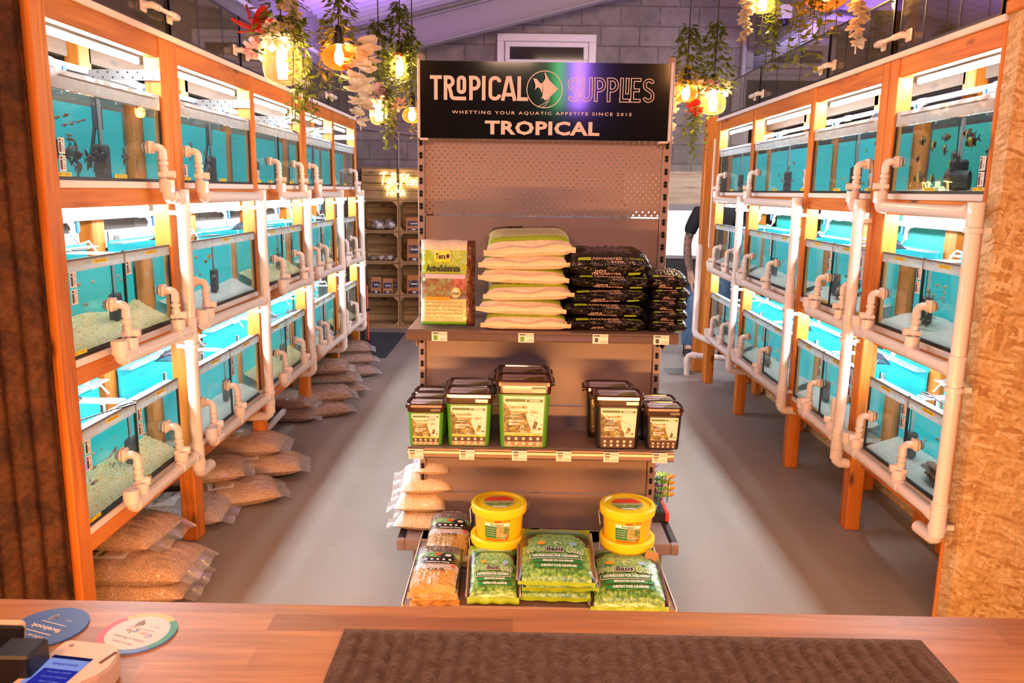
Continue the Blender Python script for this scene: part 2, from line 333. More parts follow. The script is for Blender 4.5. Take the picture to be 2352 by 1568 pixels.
# steel rafter under the roof (an I section) in front of the back wall
STEELP = plain('grey_painted_steel', (.33, .31, .33), .5)
b = MB(); ang = math.atan2(1.22, 4.84); xf = Matrix.Translation((-2.0, 8.95, 3.16)) @ Matrix.Rotation(-ang, 4, 'Y')
b.box(0, 5, -.07, .07, -.012, 0, 0, xf); b.box(0, 5, -.005, .005, -.28, 0, 0, xf); b.box(0, 5, -.07, .07, -.292, -.28, 0, xf)
tag(b.build('steel_rafter', STEELP, loc=(-2, 8.95, 3.16)), 'grey painted steel rafter sloping across the far block wall', 'beam', kind='structure')
b = MB(); xf = Matrix.Translation((2.62, 7.4, 3.1)) @ Matrix.Rotation(math.atan2(.45, 3.58), 4, 'Y')
b.box(0, 3.5, -.09, .09, -.16, -.0, 0, xf); tag(b.build('roof_beam', STEELP, loc=(2.62, 7.4, 3.1)), 'grey beam under the violet lit roof beyond the block wall', 'beam', kind='structure')
# high window in the block wall
UPVC = plain('white_window_plastic', (.80, .79, .80), .35); NIGHT = plain('dark_window_pane', (.03, .022, .016), .08)
b = MB(); x0, x1, z0, z1 = -.29, .83, 2.3, 3.34
for q in ((x0, x1, z1 - .085, z1), (x0, x1, z0, z0 + .085), (x0, x0 + .085, z0 + .085, z1 - .085), (x1 - .085, x1, z0 + .085, z1 - .085), (x0 + .085, x1 - .085, 2.93, 3.0)): b.cbox(q[0], q[1], 9.44, 9.5, q[2], q[3], .008)
wf = struct(b.build('window_1', UPVC, loc=(.27, 9.5, 2.8)), 'white framed window high in the far block wall')
b = MB()
for (a0, a1, c0, c1) in ((x0 + .09, x1 - .09, 3.005, 3.25), (x0 + .09, x1 - .09, 2.39, 2.925)):
    for q in ((a0, a1, c1 - .055, c1), (a0, a1, c0, c0 + .055), (a0, a0 + .055, c0 + .055, c1 - .055), (a1 - .055, a1, c0 + .055, c1 - .055)): b.cbox(q[0], q[1], 9.425, 9.47, q[2], q[3], .006)
b.build('sash', UPVC, wf)
b = MB(); b.box(x0 + .13, x1 - .13, 9.455, 9.462, 3.05, 3.2); b.box(x0 + .13, x1 - .13, 9.455, 9.462, 2.44, 2.88); b.build('pane', NIGHT, wf)
# bright shop window and boards low on the right of the back wall
b = MB(); b.box(1.25, 2.5, 9.44, 9.5, .84, .88); b.box(1.25, 2.5, 9.42, 9.5, 1.40, 1.475); b.box(1.25, 1.30, 9.44, 9.5, .88, 1.4); b.box(2.45, 2.5, 9.44, 9.5, .88, 1.4)
wf = struct(b.build('window_2', plain('grey_window_frame', (.30, .30, .30), .5), loc=(1.9, 9.5, 1.1)), 'bright daylight window low in the far wall beside the person')
b = MB(); b.box(1.3, 2.45, 9.47, 9.48, .88, 1.4); b.build('pane', emit('daylight_blind', (1.0, 1.0, .93), 6), wf)
b = MB(); b.box(1.3, 2.45, 9.455, 9.462, 1.13, 1.138); b.box(1.3, 2.45, 9.455, 9.462, 1.30, 1.306); b.build('blind_seam', plain('blind_seam', (.6, .58, .45), .7), wf)
b = MB()
for k in range(3): b.box(1.25 + k * .42, 1.66 + k * .42, 9.46, 9.5, .0, .84)
struct(b.build('trim_1', plain('dark_grey_panel', (.035, .037, .042), .5), loc=(1.9, 9.5, 0)), 'dark grey panels under the bright window')
b = MB(); zz = 1.475
for h, j in ((.20, .012), (.17, -.01)):
    def f(u, v, zz=zz, h=h): return Vector((1.2 + 1.35 * u, 9.44, zz + h * v + (.012 * noise.noise((u * 9, v * 2, zz * 7)) if 0 < v else 0)))
    b.grid(f, 24, 2, 0, False, False); b.box(1.2, 2.55, 9.445, 9.5, zz, zz + h - .012, 0); zz += h
struct(b.build('trim_2', speckle('pale_waney_board', [(.3, (.38, .28, .18)), (.55, (.60, .49, .36)), (.8, (.68, .58, .46))], 2.2, .7, .15, sc3=(1, 6, 12)), loc=(1.9, 9.5, 1.5)), 'pale waney edged boards over the bright window')
# rust brown corrugated iron closing the near end of the left rack
m, nt, p = nm('rusty_iron'); v = coords(nt); n = tnoise(nt, v, 5, 6, .7); n2 = tnoise(nt, v, 45, 4, .7)
c = ramp(nt, n.outputs[0], [(.30, (.018, .008, .005)), (.44, (.060, .022, .008)), (.56, (.13, .048, .012)), (.66, (.11, .06, .035)), (.74, (.34, .20, .08))])
c = mixc(nt, 1, c, ramp(nt, n2.outputs[0], [(.3, (.45, .42, .4)), (.65, (1.15, 1.1, 1.05))]), 'MULTIPLY')
L(nt, c, p.inputs['Base Color']); p.inputs['Roughness'].default_value = .75; p.inputs['Metallic'].default_value = .15; bump(nt, p, n2.outputs[0], .5, .006); RUST = m
b = MB(); N = 84
def f(u, v): x = -1.462 - .9 * u; return Vector((x, 2.445 - (.014) * math.cos((x + 1.462) / .076 * 2 * PI), 3.0 * v))
b.grid(f, N, 1, 0, True); b.grid(lambda u, v: f(u, v) + Vector((0, .004, 0)), N, 1, 0, True, True)
tag(b.build('corrugated_iron_sheet', RUST, loc=(-1.46, 2.45, 0)), 'rusty brown corrugated iron sheet closing the near end of the left rack', 'metal sheet', kind='structure')
# oriented strand board wall on the right
m, nt, p = nm('strand_board'); cols = None
hs = None; colr = None
for k, (rot, sc) in enumerate((((.2, .45, .3), (11, 11, 62)), ((.1, -.8, -.3), (12, 12, 70)), ((-.2, 1.35, .2), (10, 10, 60)), ((.3, -.25, .1), (16, 16, 90)))):
    vo = nt.nodes.new('ShaderNodeTexVoronoi'); vo.inputs['Scale'].default_value = 1.0; vo.inputs['Randomness'].default_value = 1
    t = nt.nodes.new('ShaderNodeTexCoord'); ns = tnoise(nt, t.outputs['Object'], 7 + k, 3); ad = mixc(nt, .012, t.outputs['Object'], ns.outputs['Color']); mp = nt.nodes.new('ShaderNodeMapping'); mp.inputs['Scale'].default_value = sc
    mr = nt.nodes.new('ShaderNodeMapping'); mr.inputs['Rotation'].default_value = rot; L(nt, ad, mr.inputs[0]); L(nt, mr.outputs[0], mp.inputs[0])
    L(nt, mp.outputs[0], vo.inputs['Vector']); sp = nt.nodes.new('ShaderNodeSeparateColor'); L(nt, vo.outputs['Color'], sp.inputs[0])
    cc = ramp(nt, sp.outputs[0], [(0, (.46, .25, .085)), (.3, (.60, .39, .16)), (.7, (.68, .48, .23)), (1, (.78, .62, .38))]); ma = ramp(nt, sp.outputs[1], [(.50, (0, 0, 0)), (.54, (1, 1, 1))])
    if colr is None: colr, hs = cc, sp.outputs[0]
    else: colr = mixc(nt, ma, colr, cc); hs = mixc(nt, ma, hs, sp.outputs[0])
n = tnoise(nt, coords(nt, (60, 60, 60)), 1, 4); colr = mixc(nt, 1, colr, ramp(nt, n.outputs[0], [(.3, (.75, .72, .68)), (.6, (1.05, 1.03, 1))]), 'MULTIPLY')
L(nt, colr, p.inputs['Base Color']); p.inputs['Roughness'].default_value = .6; bump(nt, p, hs, .3, .003); OSB = m
b = MB(); b.box(1.615, 3.1, 2.735, 2.815, 0, 2.36); struct(b.build('wall_right_3', OSB, loc=(0, 0, 0)), 'orange strand board partition at the near end of the right rack')
b = MB(); b.cbox(1.70, 1.96, 2.70, 2.735, 1.86, 2.2, .008); b.cbox(1.60, 2.0, 2.66, 2.82, 2.2, 2.245, .006)
tag(b.build('pine_board', WZ, loc=(1.75, 2.7, 1.9)), 'orange pine board and ledge fixed high on the strand board', 'board', kind='structure')
# ================================================================ RACKS
RY = {-1: dict(x0=1.45, posts=[(2.46, 2.545, 0, 2.18), (3.325, 3.40, 1.0, 2.18), (3.405, 3.495, 0, 2.18), (4.40, 4.47, 0, 2.18), (5.37, 5.445, 0, 2.18), (5.45, 5.52, 1.0, 2.18), (6.29, 6.35, 0, 2.18), (7.12, 7.19, 0, 2.18)],
               bays=[(2.545, 3.325), (3.495, 4.40), (4.47, 5.37), (5.52, 6.29), (6.35, 7.12)], rear=[2.46, 3.41, 4.41, 5.40, 6.29, 7.12], y=(2.46, 7.19)),
      1: dict(x0=1.61, posts=[(2.82, 2.835, 0, 2.18), (3.58, 3.655, 1.0, 2.18), (3.66, 3.74, 0, 2.18), (4.55, 4.62, 0, 2.18), (5.69, 5.755, 0, 2.18), (6.67, 6.79, 0, 2.18)],
              bays=[(2.835, 3.58), (3.74, 4.55), (4.62, 5.69), (5.755, 6.67)], rear=[2.83, 3.66, 4.57, 5.70, 6.70], y=(2.82, 6.79))}
LEV = [(1.612, 1.956, 1.893, 2.10), (1.03, 1.356, 1.314, 1.523), (.444, .786, .742, .94)]     # tank bottom, top, water, beam above
SHADEWOOD = wood('dark_ply', 1, (.115, .062, .030), (.095, .05, .022), (.06, .03, .013)); DEP = .36; RACK = {}  # shade put into the wood colour of soffit and rear beams
SIDE = {-1: 'left', 1: 'right'}
for s in (-1, 1):
    r = RY[s]; x0 = r['x0']; X = lambda d: s * (x0 + d)
    root = thing('tank_rack', 'long orange-stained timber rack of glass tanks on the %s of the shop' % SIDE[s], 'rack', (X(.2), (r['y'][0] + r['y'][1]) / 2, 0))
    RACK[s] = root
    if s == 1: r['posts'][0] = (2.817, 2.835, 0, 2.18)
    for (a, c, z0, z1) in r['posts']:
        b = MB(); b.cbox(X(0), X(.07), a, c, z0, z1, .004); b.build('post', WZ, root)
    for y in r['rear']:
        b = MB(); b.cbox(X(DEP + .012), X(DEP + .075), y, y + .10, 0, 2.18, .004); b.build('rear_post', WZ, root)
    for (a, c) in r['bays']:
        for (z0, z1) in ((2.10, 2.18), (1.523, 1.587), (.94, 1.003), (.352, .417)):
            b = MB(); b.cbox(X(.006), X(.05), a, c, z0, z1, .004); b.build('beam', WY, root)
            b = MB(); b.box(X(DEP + .012), X(DEP + .05), a, c, z0 - .0, z1); b.build('rear_beam', SHADEWOOD, root)
        for z in (1.587, 1.003, .417):
            b = MB(); b.cbox(X(.002), X(DEP + .01), a + .001, c - .001, z, z + .025, .003); b.build('shelf_board', LEDGE, root)
        if s == -1:
            b = MB(); y = c - .006; b.box(X(.0), X(.4), y - .003, y, 2.012, 2.052)
            for k in range(9):
                for j in (0, 1):
                    xx, zz = X(.03 + .04 * k + .02 * j), 2.022 + .02 * j
                    b.poly([(xx + .004 * math.cos(t), y - .0034, zz + .004 * math.sin(t)) for t in [2 * PI * i / 8 for i in range(8)]], 1)
            b.build('perforated_strap', [STEEL, BLACK], root)
    b = MB(); b.cbox(X(-.006), X(.44), r['y'][0], r['y'][1], 2.1805, 2.205, .003); b.build('top_board', LEDGE, root)
    b = MB(); b.box(X(.06), X(DEP + .01), r['y'][0], r['y'][1], 2.165, 2.179); b.build('soffit_board', SHADEWOOD, root)
b = MB(); b.cbox(1.60, 1.70, 7.10, 7.2, 0, 2.25, .006)
tag(b.build('timber_post', WZ, loc=(1.65, 7.15, 0)), 'tall orange timber post beyond the far end of the right rack', 'post')
# ---------------------------------------------------------------- tanks and what is fixed on them
BAYN = {-1: ['bay beside the rusty iron sheet', 'second bay', 'third bay', 'fourth bay', 'far end bay'], 1: ['bay beside the strand board', 'second bay', 'third bay', 'far end bay']}
BAYS = {-1: ['by the rusty iron', 'second bay', 'third bay', 'fourth bay', 'far end bay'], 1: ['by the strand board', 'second bay', 'third bay', 'far end bay']}
ROWN = ['top-row', 'middle-row', 'bottom-row']
STAND = {(-1, 0): [[3.18], [2.80, 3.21], [2.80, 3.16]], (-1, 1): [[3.53], [3.53], [3.54, 3.86]], (-1, 2): [[4.70, 5.19], [4.71, 5.14], [4.68, 5.09]], (-1, 3): [[5.56], [5.56, 5.80], [5.56, 5.76]], (-1, 4): [[6.91], [6.49, 6.85], [6.42, 6.83]],
         (1, 0): [[3.50], [3.51, 3.10], [3.50, 3.09]], (1, 1): [[3.79], [4.15, 3.82], [4.14, 3.80]], (1, 2): [[5.55], [5.53, 5.0], [5.50, 5.04]], (1, 3): [[6.42], [6.41, 6.01], [6.34, 6.02]]}
DOWN = {(-1, 0): 3.315, (-1, 1): 4.325, (-1, 2): 5.27, (-1, 3): 6.24, (-1, 4): 7.06, (1, 0): 2.76, (1, 1): 3.70, (1, 2): 4.54, (1, 3): 5.70}
SUBST = {(-1, 0): [None, GRAVY, GRAVY], (-1, 1): [None, SANDW, SANDW], (-1, 2): [None, GRAVY, GRAVY], (-1, 3): [None, SANDW, SANDW], (-1, 4): [None, GRAVY, GRAVY],
         (1, 0): [SANDW, SANDW, SANDW], (1, 1): [None, SANDW, SANDW], (1, 2): [None, SANDW, SANDW], (1, 3): [None, SANDW, SANDW]}
WHAT = {(-1, 0): ['black angelfish and small brown fish', 'pale fish over yellow gravel', 'shoaling pale fish over yellow gravel'], (-1, 1): ['small grey fish and a dark angled filter', 'orange fish over white sand', 'two dark filters over white sand'], (-1, 2): ['two square dark filters', 'a long dark fish over gravel', 'a few pale fish over gravel'], (-1, 3): ['slim dark fish', 'a few pale fish', 'a leaning dark rod'], (-1, 4): ['slim dark fish and black filter', 'pale fish over gravel', 'gravel and black filter'],
        (1, 0): ['yellow banded black cichlids', 'a leafy green plant over white sand', 'brown driftwood over white sand'], (1, 1): ['pale yellow fish near the floor', 'a round brown stone on white sand', 'dark filters over white sand'], (1, 2): ['small pale fish high in the water', 'a black box filter', 'many small yellow fish'], (1, 3): ['small pale fish and dark filter', 'small dark fish', 'white bubbles over sand']}
def disp(p): return Vector(p)
def price_card(b, s, X, y, z, wd=.036, hg=.05):
    x = X(.0085); d = -s * .0006
    b.box(X(.0082), X(.0092), y - wd / 2, y + wd / 2, z - hg / 2, z + hg / 2, 0)
    # reading direction runs +Y on the left rack and -Y on the right rack
    g = 1 if s == -1 else -1
    def q(u0, u1, v0, v1, m): b.poly([(X(.0082) + d, y + g * u * wd, z + v * hg) for u, v in ((u0, v0), (u1, v0), (u1, v1), (u0, v1))], m)
    q(-.42, -.08, -.4, .22, 1); q(-.42, -.08, .28, .42, 1)
    for k, ww in enumerate((.2, .3, .0, .26, .36, .36)):
        if ww: q(.2 - ww / 2, .2 + ww / 2, .33 - k * .13, .37 - k * .13, 2)
def tape(b, s, X, y, z, wd, txt, hg=.013):
    b.box(X(.0078), X(.0090), y - wd / 2, y + wd / 2, z - hg / 2, z + hg / 2, 3)
    g = 1 if s == -1 else -1
    b.text(txt, hg * .85, lambda u, v: (X(.0078) - s * .0006, y + g * u, z + v), 2, fit=wd * .8)
TANKS = {}
for s in (-1, 1):
    r = RY[s]; x0 = r['x0']; X = lambda d, x0=x0, s=s: s * (x0 + d)
    for bi, (a, c) in enumerate(r['bays']):
        for ri, (z0, z1, zw, zb) in enumerate(LEV):
            a1, c1 = a + .004, c - .004; parts = STAND[(s, bi)][ri]
            t = thing('aquarium', '%s aquarium with %s, %s, %s rack' % (ROWN[ri], WHAT[(s, bi)][ri], BAYS[s][bi], SIDE[s]), 'aquarium', (X(DEP / 2), (a + c) / 2, z0), group='stock tanks in the racks')
            TANKS[(s, bi, ri)] = t; ym = (a + c) / 2
            div = [ym] if len(parts) > 1 else []
            b = MB(); b.box(X(.010), X(.016), a1, c1, z0 + .003, z1); b.box(X(.016), X(DEP - .006), a1, a1 + .006, z0 + .003, z1); b.box(X(.016), X(DEP - .006), c1 - .006, c1, z0 + .003, z1)
            for y in div: b.box(X(.0165), X(DEP - .007), y - .003, y + .003, z0 + .004, z1 - .001)
            b.build('glass', GLASS, t)
            b = MB(); p0, p1 = (a1 + .007, c1 - .007)
            q = [(X(.018), p0, z0 + .004), (X(.018), p1, z0 + .004), (X(.018), p1, zw), (X(.018), p0, zw)]
            b.poly(q if s == -1 else q[::-1], 0)
            b.grid(lambda u, v: Vector((X(.018 + (DEP - .026) * v), p0 + (p1 - p0) * u, zw)), 2, 2, 1, False, s == 1); b.build('water', [WATERF, WATERT], t)
            b = MB(); b.box(X(DEP - .006), X(DEP), a1, c1, z0, z1 - (.0 if ri else .07)); b.build('back_panel', TEAL if (s == 1 and ri == 0 and bi == 0) else CYAN, t)
            b = MB()
            for y in (a1, c1 - .007): b.box(X(.0095), X(.0175), y, y + .007, z0, z1)
            b.box(X(.0094), X(.0178), a1, c1, z0, z0 + .012)
            for y in div: b.box(X(.0094), X(.0178), y - .004, y + .004, z0, z1 + .006)
            if ri: b.box(X(.0090), X(.0172), a1, c1, z1 - .006, z1 + .002)
            else: b.box(X(.0090), X(.0098), a1 + .05, c1 - .04, z1 - .022, z1 - .016)
            b.build('silicone_edge', BLACK, t)
            b = MB(); b.box(X(.0086), X(.0094), a1 + .004, c1 - .004, zw + .002, z1 - .001); b.build('whitish_band', FROST, t)  # whitish translucent strip on the front glass above the waterline
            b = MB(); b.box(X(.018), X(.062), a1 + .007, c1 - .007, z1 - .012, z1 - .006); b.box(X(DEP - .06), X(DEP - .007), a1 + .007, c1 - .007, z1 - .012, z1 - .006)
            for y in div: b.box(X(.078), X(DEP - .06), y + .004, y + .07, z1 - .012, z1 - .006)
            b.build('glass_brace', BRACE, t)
            sm = SUBST[(s, bi)][ri]
            if sm:
                h0 = (.012 if ri == 0 else .035) if sm is SANDW else .05; b = MB()
                def f(u, v, h0=h0):
                    y = a1 + .008 + (c1 - a1 - .016) * u; return Vector((X(.0195 + (DEP - .03) * v), y, z0 + .004 + h0 * (.22 + 1.5 * v ** .8 + (.15 + v) * (.35 * noise.noise((y * 4, v * 2, bi + ri)) + .16 * noise.noise((y * 60, v * 22, 3))))))
                b.grid(f, 44, 18, 0, False, s == 1)
                b.grid(lambda u, v: f(u, 0) * v + Vector((X(.0195), a1 + .008 + (c1 - a1 - .016) * u, z0 + .004)) * (1 - v), 44, 1, 0, False, s == -1)
                o = b.build('gravel' if sm is GRAVY else 'sand', sm, t); o['kind'] = 'stuff'
            cards = []
            def price_card1(*a): q = MB(); price_card(q, *a); cards.append(('price_card', q))
            def tape1(*a): q = MB(); tape(q, *a); cards.append(('tape_label', q))
            ncard = 2 if ri or bi == 0 else (1 if s == -1 else 2)
            near = a1 + .035 if (s == -1 or True) else c1 - .035
            if ri == 0:
                for k in range(ncard): price_card1(s, X, near, z0 + .052 + .055 * k)
            else:
                for k in range(ncard): price_card1(s, X, near, z1 - .065 - .056 * k)
                if div:
                    for k in range(1 if (s == -1 and ri == 1) else 2): price_card1(s, X, div[0] + .026, z1 - .06 - .056 * k)
            tape1(s, X, near + .005, z0 + .018, .08, 'BAY %d TANK %d' % (bi + 1, ri + 1))
            if div:
                tape1(s, X, div[0] + .05, z0 + .018, .07, 'BAY %d TANK %d' % (bi + 1, ri + 2))
                for (e0, e1) in ((a1, div[0]), (div[0], c1)): tape1(s, X, (e0 + e1) / 2 + .02, (z1 - .016) if ri else z0 + .018, .09, 'TROPICAL FISH 22-28C')
            else: tape1(s, X, ym + .02, (z1 - .016) if ri else z0 + .018, .09, 'TROPICAL FISH 22-28C')
            for nm_, q in cards: q.build(nm_, [PINKC, DARKC, INK, YEL], t)
            # the lamp tube of this opening
            b = MB(); zl = zb - .016; b.cyl((X(.085), a + .02, zl), (X(.085), c - .02, zl), .0105, 8)
            lt = thing('strip_light', 'white LED tube over the %s tank, %s, %s rack' % (ROWN[ri], BAYS[s][bi], SIDE[s]), 'strip light', (X(.085), ym, zl), group='LED tubes in the racks')
            b.build('tube', LEDM, lt)
            b = MB(); b.box(X(.077), X(.093), a + .006, a + .02, zl - .012, zl + .016); b.box(X(.077), X(.093), c - .02, c - .006, zl - .012, zl + .016); b.box(X(.080), X(.090), a + .006, c - .006, zl + .0115, zl + .016); b.build('batten', BATTEN, lt)
# ---------------------------------------------------------------- white pipework
def standpipe(root, s, x0, y, zb, zp):
    X = lambda d: s * (x0 + d); b = MB(); dx = -.05
    b.cbox(X(.0), X(-.012), y - .024, y + .024, zb - .024, zb + .024, .005); b.cyl((X(.008), y, zb), (X(.001), y, zb), .026, 14, 1); b.cyl((X(.032), y, zb), (X(.016), y, zb), .019, 12, 1)
    b.tube([(X(-.01), y, zb), (X(-.032), y, zb), (X(-.043), y, zb - .004), (X(dx), y, zb - .014), (X(dx), y, zb - .032)], .0155, 10)
    P = [(.016, -.02), (.017, -.045), (.013, -.047), (.013, -.052), (.019, -.054), (.019, -.066), (.0135, -.068), (.0135, -.074), (.018, -.076), (.0165, -.092), (.019, -.094), (.019, -.112), (.0145, -.114), (.0145, -.120), (.018, -.122), (.017, -.138), (.011, -.142), (.011, zp - zb + .01)]
    b.lathe([(q, z) for q, z in P], (X(dx), y, zb), 12)
    b.build('standpipe', [PVC, plain('pipe_gasket', (.75, .78, .8), .3) if 'pipe_gasket' not in bpy.data.materials else bpy.data.materials['pipe_gasket']], root)
    b = MB(); b.cyl((X(dx - .014), y + .006, zb - .103), (X(dx - .04), y + .012, zb - .103), .016, 10); b.cyl((X(dx + .0), y - .014, zb - .103), (X(dx), y - .034, zb - .103), .010, 8); b.build('valve_handle', PVC, root)
for (s, bi), lists in STAND.items():
    r = RY[s]; x0 = r['x0']; X = lambda d: s * (x0 + d); yd = DOWN[(s, bi)]; dx = -.06
    pr = thing('drain_pipework', 'white drain pipes with taps on the rack front, %s, %s rack' % (BAYS[s][bi], SIDE[s]), 'pipework', (X(dx), yd, .3), group='drain pipes on the racks')
    zbs, zps = (1.745, 1.18, .62), (1.555, 1.0, .452)
    b = MB(); zb0 = .33 if bi % 2 else .36
    b.tube([(X(dx), yd, 1.585), (X(dx), yd, zb0 + .03), (X(dx + .004), yd, zb0 + .012), (X(dx + .02), yd, zb0), (X(.30), yd, zb0 - .02)] if bi else [(X(dx), yd, 1.585), (X(dx), yd, zb0 + .03), (X(dx), yd + .006, zb0 + .010), (X(dx), yd + .025, zb0), (X(dx), yd + .13, zb0 - .004)], .0255, 12)
    for z in (1.0, .452): b.cyl((X(dx), yd, z - .05), (X(dx), yd, z - .038), .031, 12); b.cyl((X(dx), yd, z + .04), (X(dx), yd, z + .052), .031, 12); b.cyl((X(dx), yd, z - .045), (X(dx), yd, z + .045), .0285, 12)
    b.cyl((X(dx), yd, zb0 + .02), (X(dx), yd, zb0 + .07), .029, 12); b.cyl((X(dx), yd, 1.50), (X(dx), yd, 1.585), .0285, 12)
    b.build('downpipe', PVC, pr)
    for z in (.93, 1.49, .47 if bi else .41):
        b = MB(); b.cyl((X(dx), yd, z - .009), (X(dx), yd, z + .009), .032, 14); b.box(X(dx), X(-.0), yd - .006, yd + .006, z - .009, z + .009); b.build('pipe_clip', PVC, pr)
    for ri, ys in enumerate(lists):
        zp = zps[ri]; ds = [y for y in ys]; far = max(ds, key=lambda y: abs(y - yd)); g = 1 if yd > far else -1
        b = MB(); start = far if ri == 0 else far - g * (.085 if (ri + bi) % 3 else .06)
        if abs(yd - far) < .06: start = far - g * .0
        b.tube([(X(dx), start, zp + .06), (X(dx), start, zp + .02), (X(dx), start + g * .006, zp + .006), (X(dx), start + g * .02, zp), (X(dx), yd, zp - .006)], .023, 12)
        b.lathe([(.021, .018), (.0285, .018), (.029, .066), (.0255, .066), (.0245, .03)], (X(dx), start, zp), 14)
        b.cyl((X(dx), start + g * .018, zp), (X(dx), start + g * .05, zp), .0275, 12); b.cyl((X(dx), yd - g * .06, zp - .004), (X(dx), yd - g * .028, zp - .005), .0275, 12)
        for y in ds:
            if abs(y - start) > .01: b.lathe([(.022, 0), (.0275, .02), (.0285, .06), (.025, .062), (.024, .03)], (X(dx + .004), y, zp), 14); b.cyl((X(dx), y - .035, zp), (X(dx), y + .035, zp), .0268, 12)
        b.build('branch_pipe', PVC, pr)
        for y in ds: standpipe(pr, s, x0, y, zbs[ri], zp + .03)
# waste pipes low along the floor
b = MB(); b.tube([(-1.66, 3.6, .10), (-1.60, 4.1, .09), (-1.58, 4.6, .085), (-1.62, 5.6, .08)], .022, 10); tag(b.build('waste_pipe', PVCW, loc=(-1.6, 4.4, .08)), 'white waste pipe running under the left rack behind the sand bags', 'pipe')
b = MB(); b.tube([(1.52, 6.99, .0), (1.52, 6.99, .15), (1.53, 6.99, .172), (1.555, 6.99, .18), (1.9, 6.85, .18)], .026, 12); b.cyl((1.52, 6.99, .1), (1.52, 6.99, .15), .031, 12); b.cyl((1.55, 6.99, .18), (1.60, 6.97, .18), .031, 12); tag(b.build('waste_pipe', PVC, loc=(1.52, 6.99, 0)), 'white elbow waste pipe dropping into the floor drain', 'pipe')
b = MB(); b.tube([(1.55, 6.9, 1.15), (1.55, 6.9, .42), (1.553, 6.88, .40), (1.56, 6.84, .385), (1.70, 6.4, .36)], .026, 12); b.tube([(1.62, 6.86, 2.05), (1.62, 6.86, 1.15)], .008, 8); b.cyl((1.55, 6.9, 1.15), (1.55, 6.9, 1.17), .02, 12)
tag(b.build('end_downpipe', PVC, loc=(1.55, 6.9, .4)), 'white downpipe standing at the far end of the right rack', 'pipe')
b = MB(); b.tube([(1.88, 3.0, .2), (1.9, 3.9, .19), (1.9, 5.2, .18), (1.88, 6.6, .17)], .024, 10); tag(b.build('waste_pipe', PVCW, loc=(1.9, 4.8, .18)), 'white waste pipe under the right rack', 'pipe')
for y in (3.35, 4.2, 5.3, 6.3): b = MB(); b.cbox(1.93, 1.983, y, y + .09, 0, .352, .004); b.build('rear_leg', WZ, RACK[1])
b = MB(); b.box(2.02, 2.05, 2.83, 6.8, 0, .36); tag(b.build('strand_board_plinth', OSB, loc=(2.03, 4.8, 0)), 'strand board plinth along the floor behind the right rack', 'board')
# drain grate
b = MB(); b.box(1.36, 1.60, 6.98, 7.24, 0, .006, 0)
for k in range(12): b.box(1.372 + k * .0185, 1.382 + k * .0185, 6.995, 7.225, .006, .008, 1)
tag(b.build('drain_grate', [plain('grate_frame', (.25, .25, .25), .5, .6), BLACK], loc=(1.48, 7.1, 0)), 'black slotted floor drain grate beside the tall timber post', 'drain')
# ---------------------------------------------------------------- unlit tanks on top of the racks
UP = {-1: [(2.50, 3.40), (3.455, 4.28), (4.30, 5.41), (5.43, 6.20), (6.22, 7.15)], 1: [(2.86, 3.615), (3.68, 4.40), (4.42, 5.63), (5.65, 6.76)]}
UPN = ['above the first bay', 'above the second bay', 'above the third bay', 'above the fourth bay', 'above the far end bay']
for s in (-1, 1):
    x0 = RY[s]['x0']; X = lambda d: s * (x0 + d)
    for k, (a, c) in enumerate(UP[s]):
        t = thing('display_tank', 'unlit smoky glass tank on top of the %s rack %s' % (SIDE[s], UPN[k]), 'aquarium', (X(.2), (a + c) / 2, 2.205), group='unlit tanks on top of the racks')
        z0, z1 = 2.205, 2.452
        b = MB(); b.box(X(.004), X(.010), a, c, z0, z1); b.box(X(.394), X(.40), a, c, z0, z1); b.box(X(.01), X(.394), a, a + .006, z0, z1); b.box(X(.01), X(.394), c - .006, c, z0, z1); b.build('glass', DARKGLASS, t)
        b = MB()
        for y in (a, c - .01): b.box(X(.0032), X(.012), y, y + .01, z0, z1)
        b.box(X(.003), X(.012), a, c, z0, z0 + .012); b.box(X(.0032), X(.013), a, c, z1 - .005, z1 + .003); b.box(X(.38), X(.401), a, c, z1 - .004, z1 + .003)
        for f_ in (.36, .72): y = a + (c - a) * f_; b.box(X(.0032), X(.011), y - .004, y + .004, z0, z1)
        b.build('silicone_edge', BLACK, t)
        b = MB()
        for f_ in (.36, .72): y = a + (c - a) * f_; b.box(X(.012), X(.392), y - .003, y + .003, z0 + .002, z1 - .004)
        b.build('divider', plain('board_divider', (.27, .24, .2), .7) if 'board_divider' not in bpy.data.materials else bpy.data.materials['board_divider'], t)
    gaps = [3.32, 4.29, 5.42, 6.21] if s == -1 else [3.63, 4.41, 5.64]
    for y in gaps:
        b = MB(); h = .115 if y < 3.7 else .09; z = 2.275 if s == -1 else 2.262; d = -.035
        b.tube([(X(d), y - h, z), (X(d), y + h, z)], .0095, 10)
        for g in (-1, 1):
            b.tube([(X(.004), y + g * h, z), (X(d), y + g * h, z), (X(d), y + g * (h - .03), z)], .014, 10); b.cbox(X(.004), X(-.006), y + g * h - .024, y + g * h + .024, z - .026, z + .026, .004)
            b.cyl((X(d), y + g * (h - .06), z), (X(d), y + g * (h - .04), z), .0135, 10)
        tag(b.build('overflow_pipe', PVC, loc=(X(d), y, z)), 'white overflow pipe linking two unlit tanks on the %s rack, %s' % (SIDE[s], 'nearest the camera' if y < 3.7 else 'at the %s join' % ('second' if y < 4.6 else 'third' if y < 5.7 else 'farthest')), 'pipe', 'overflow pipes between unlit tanks')
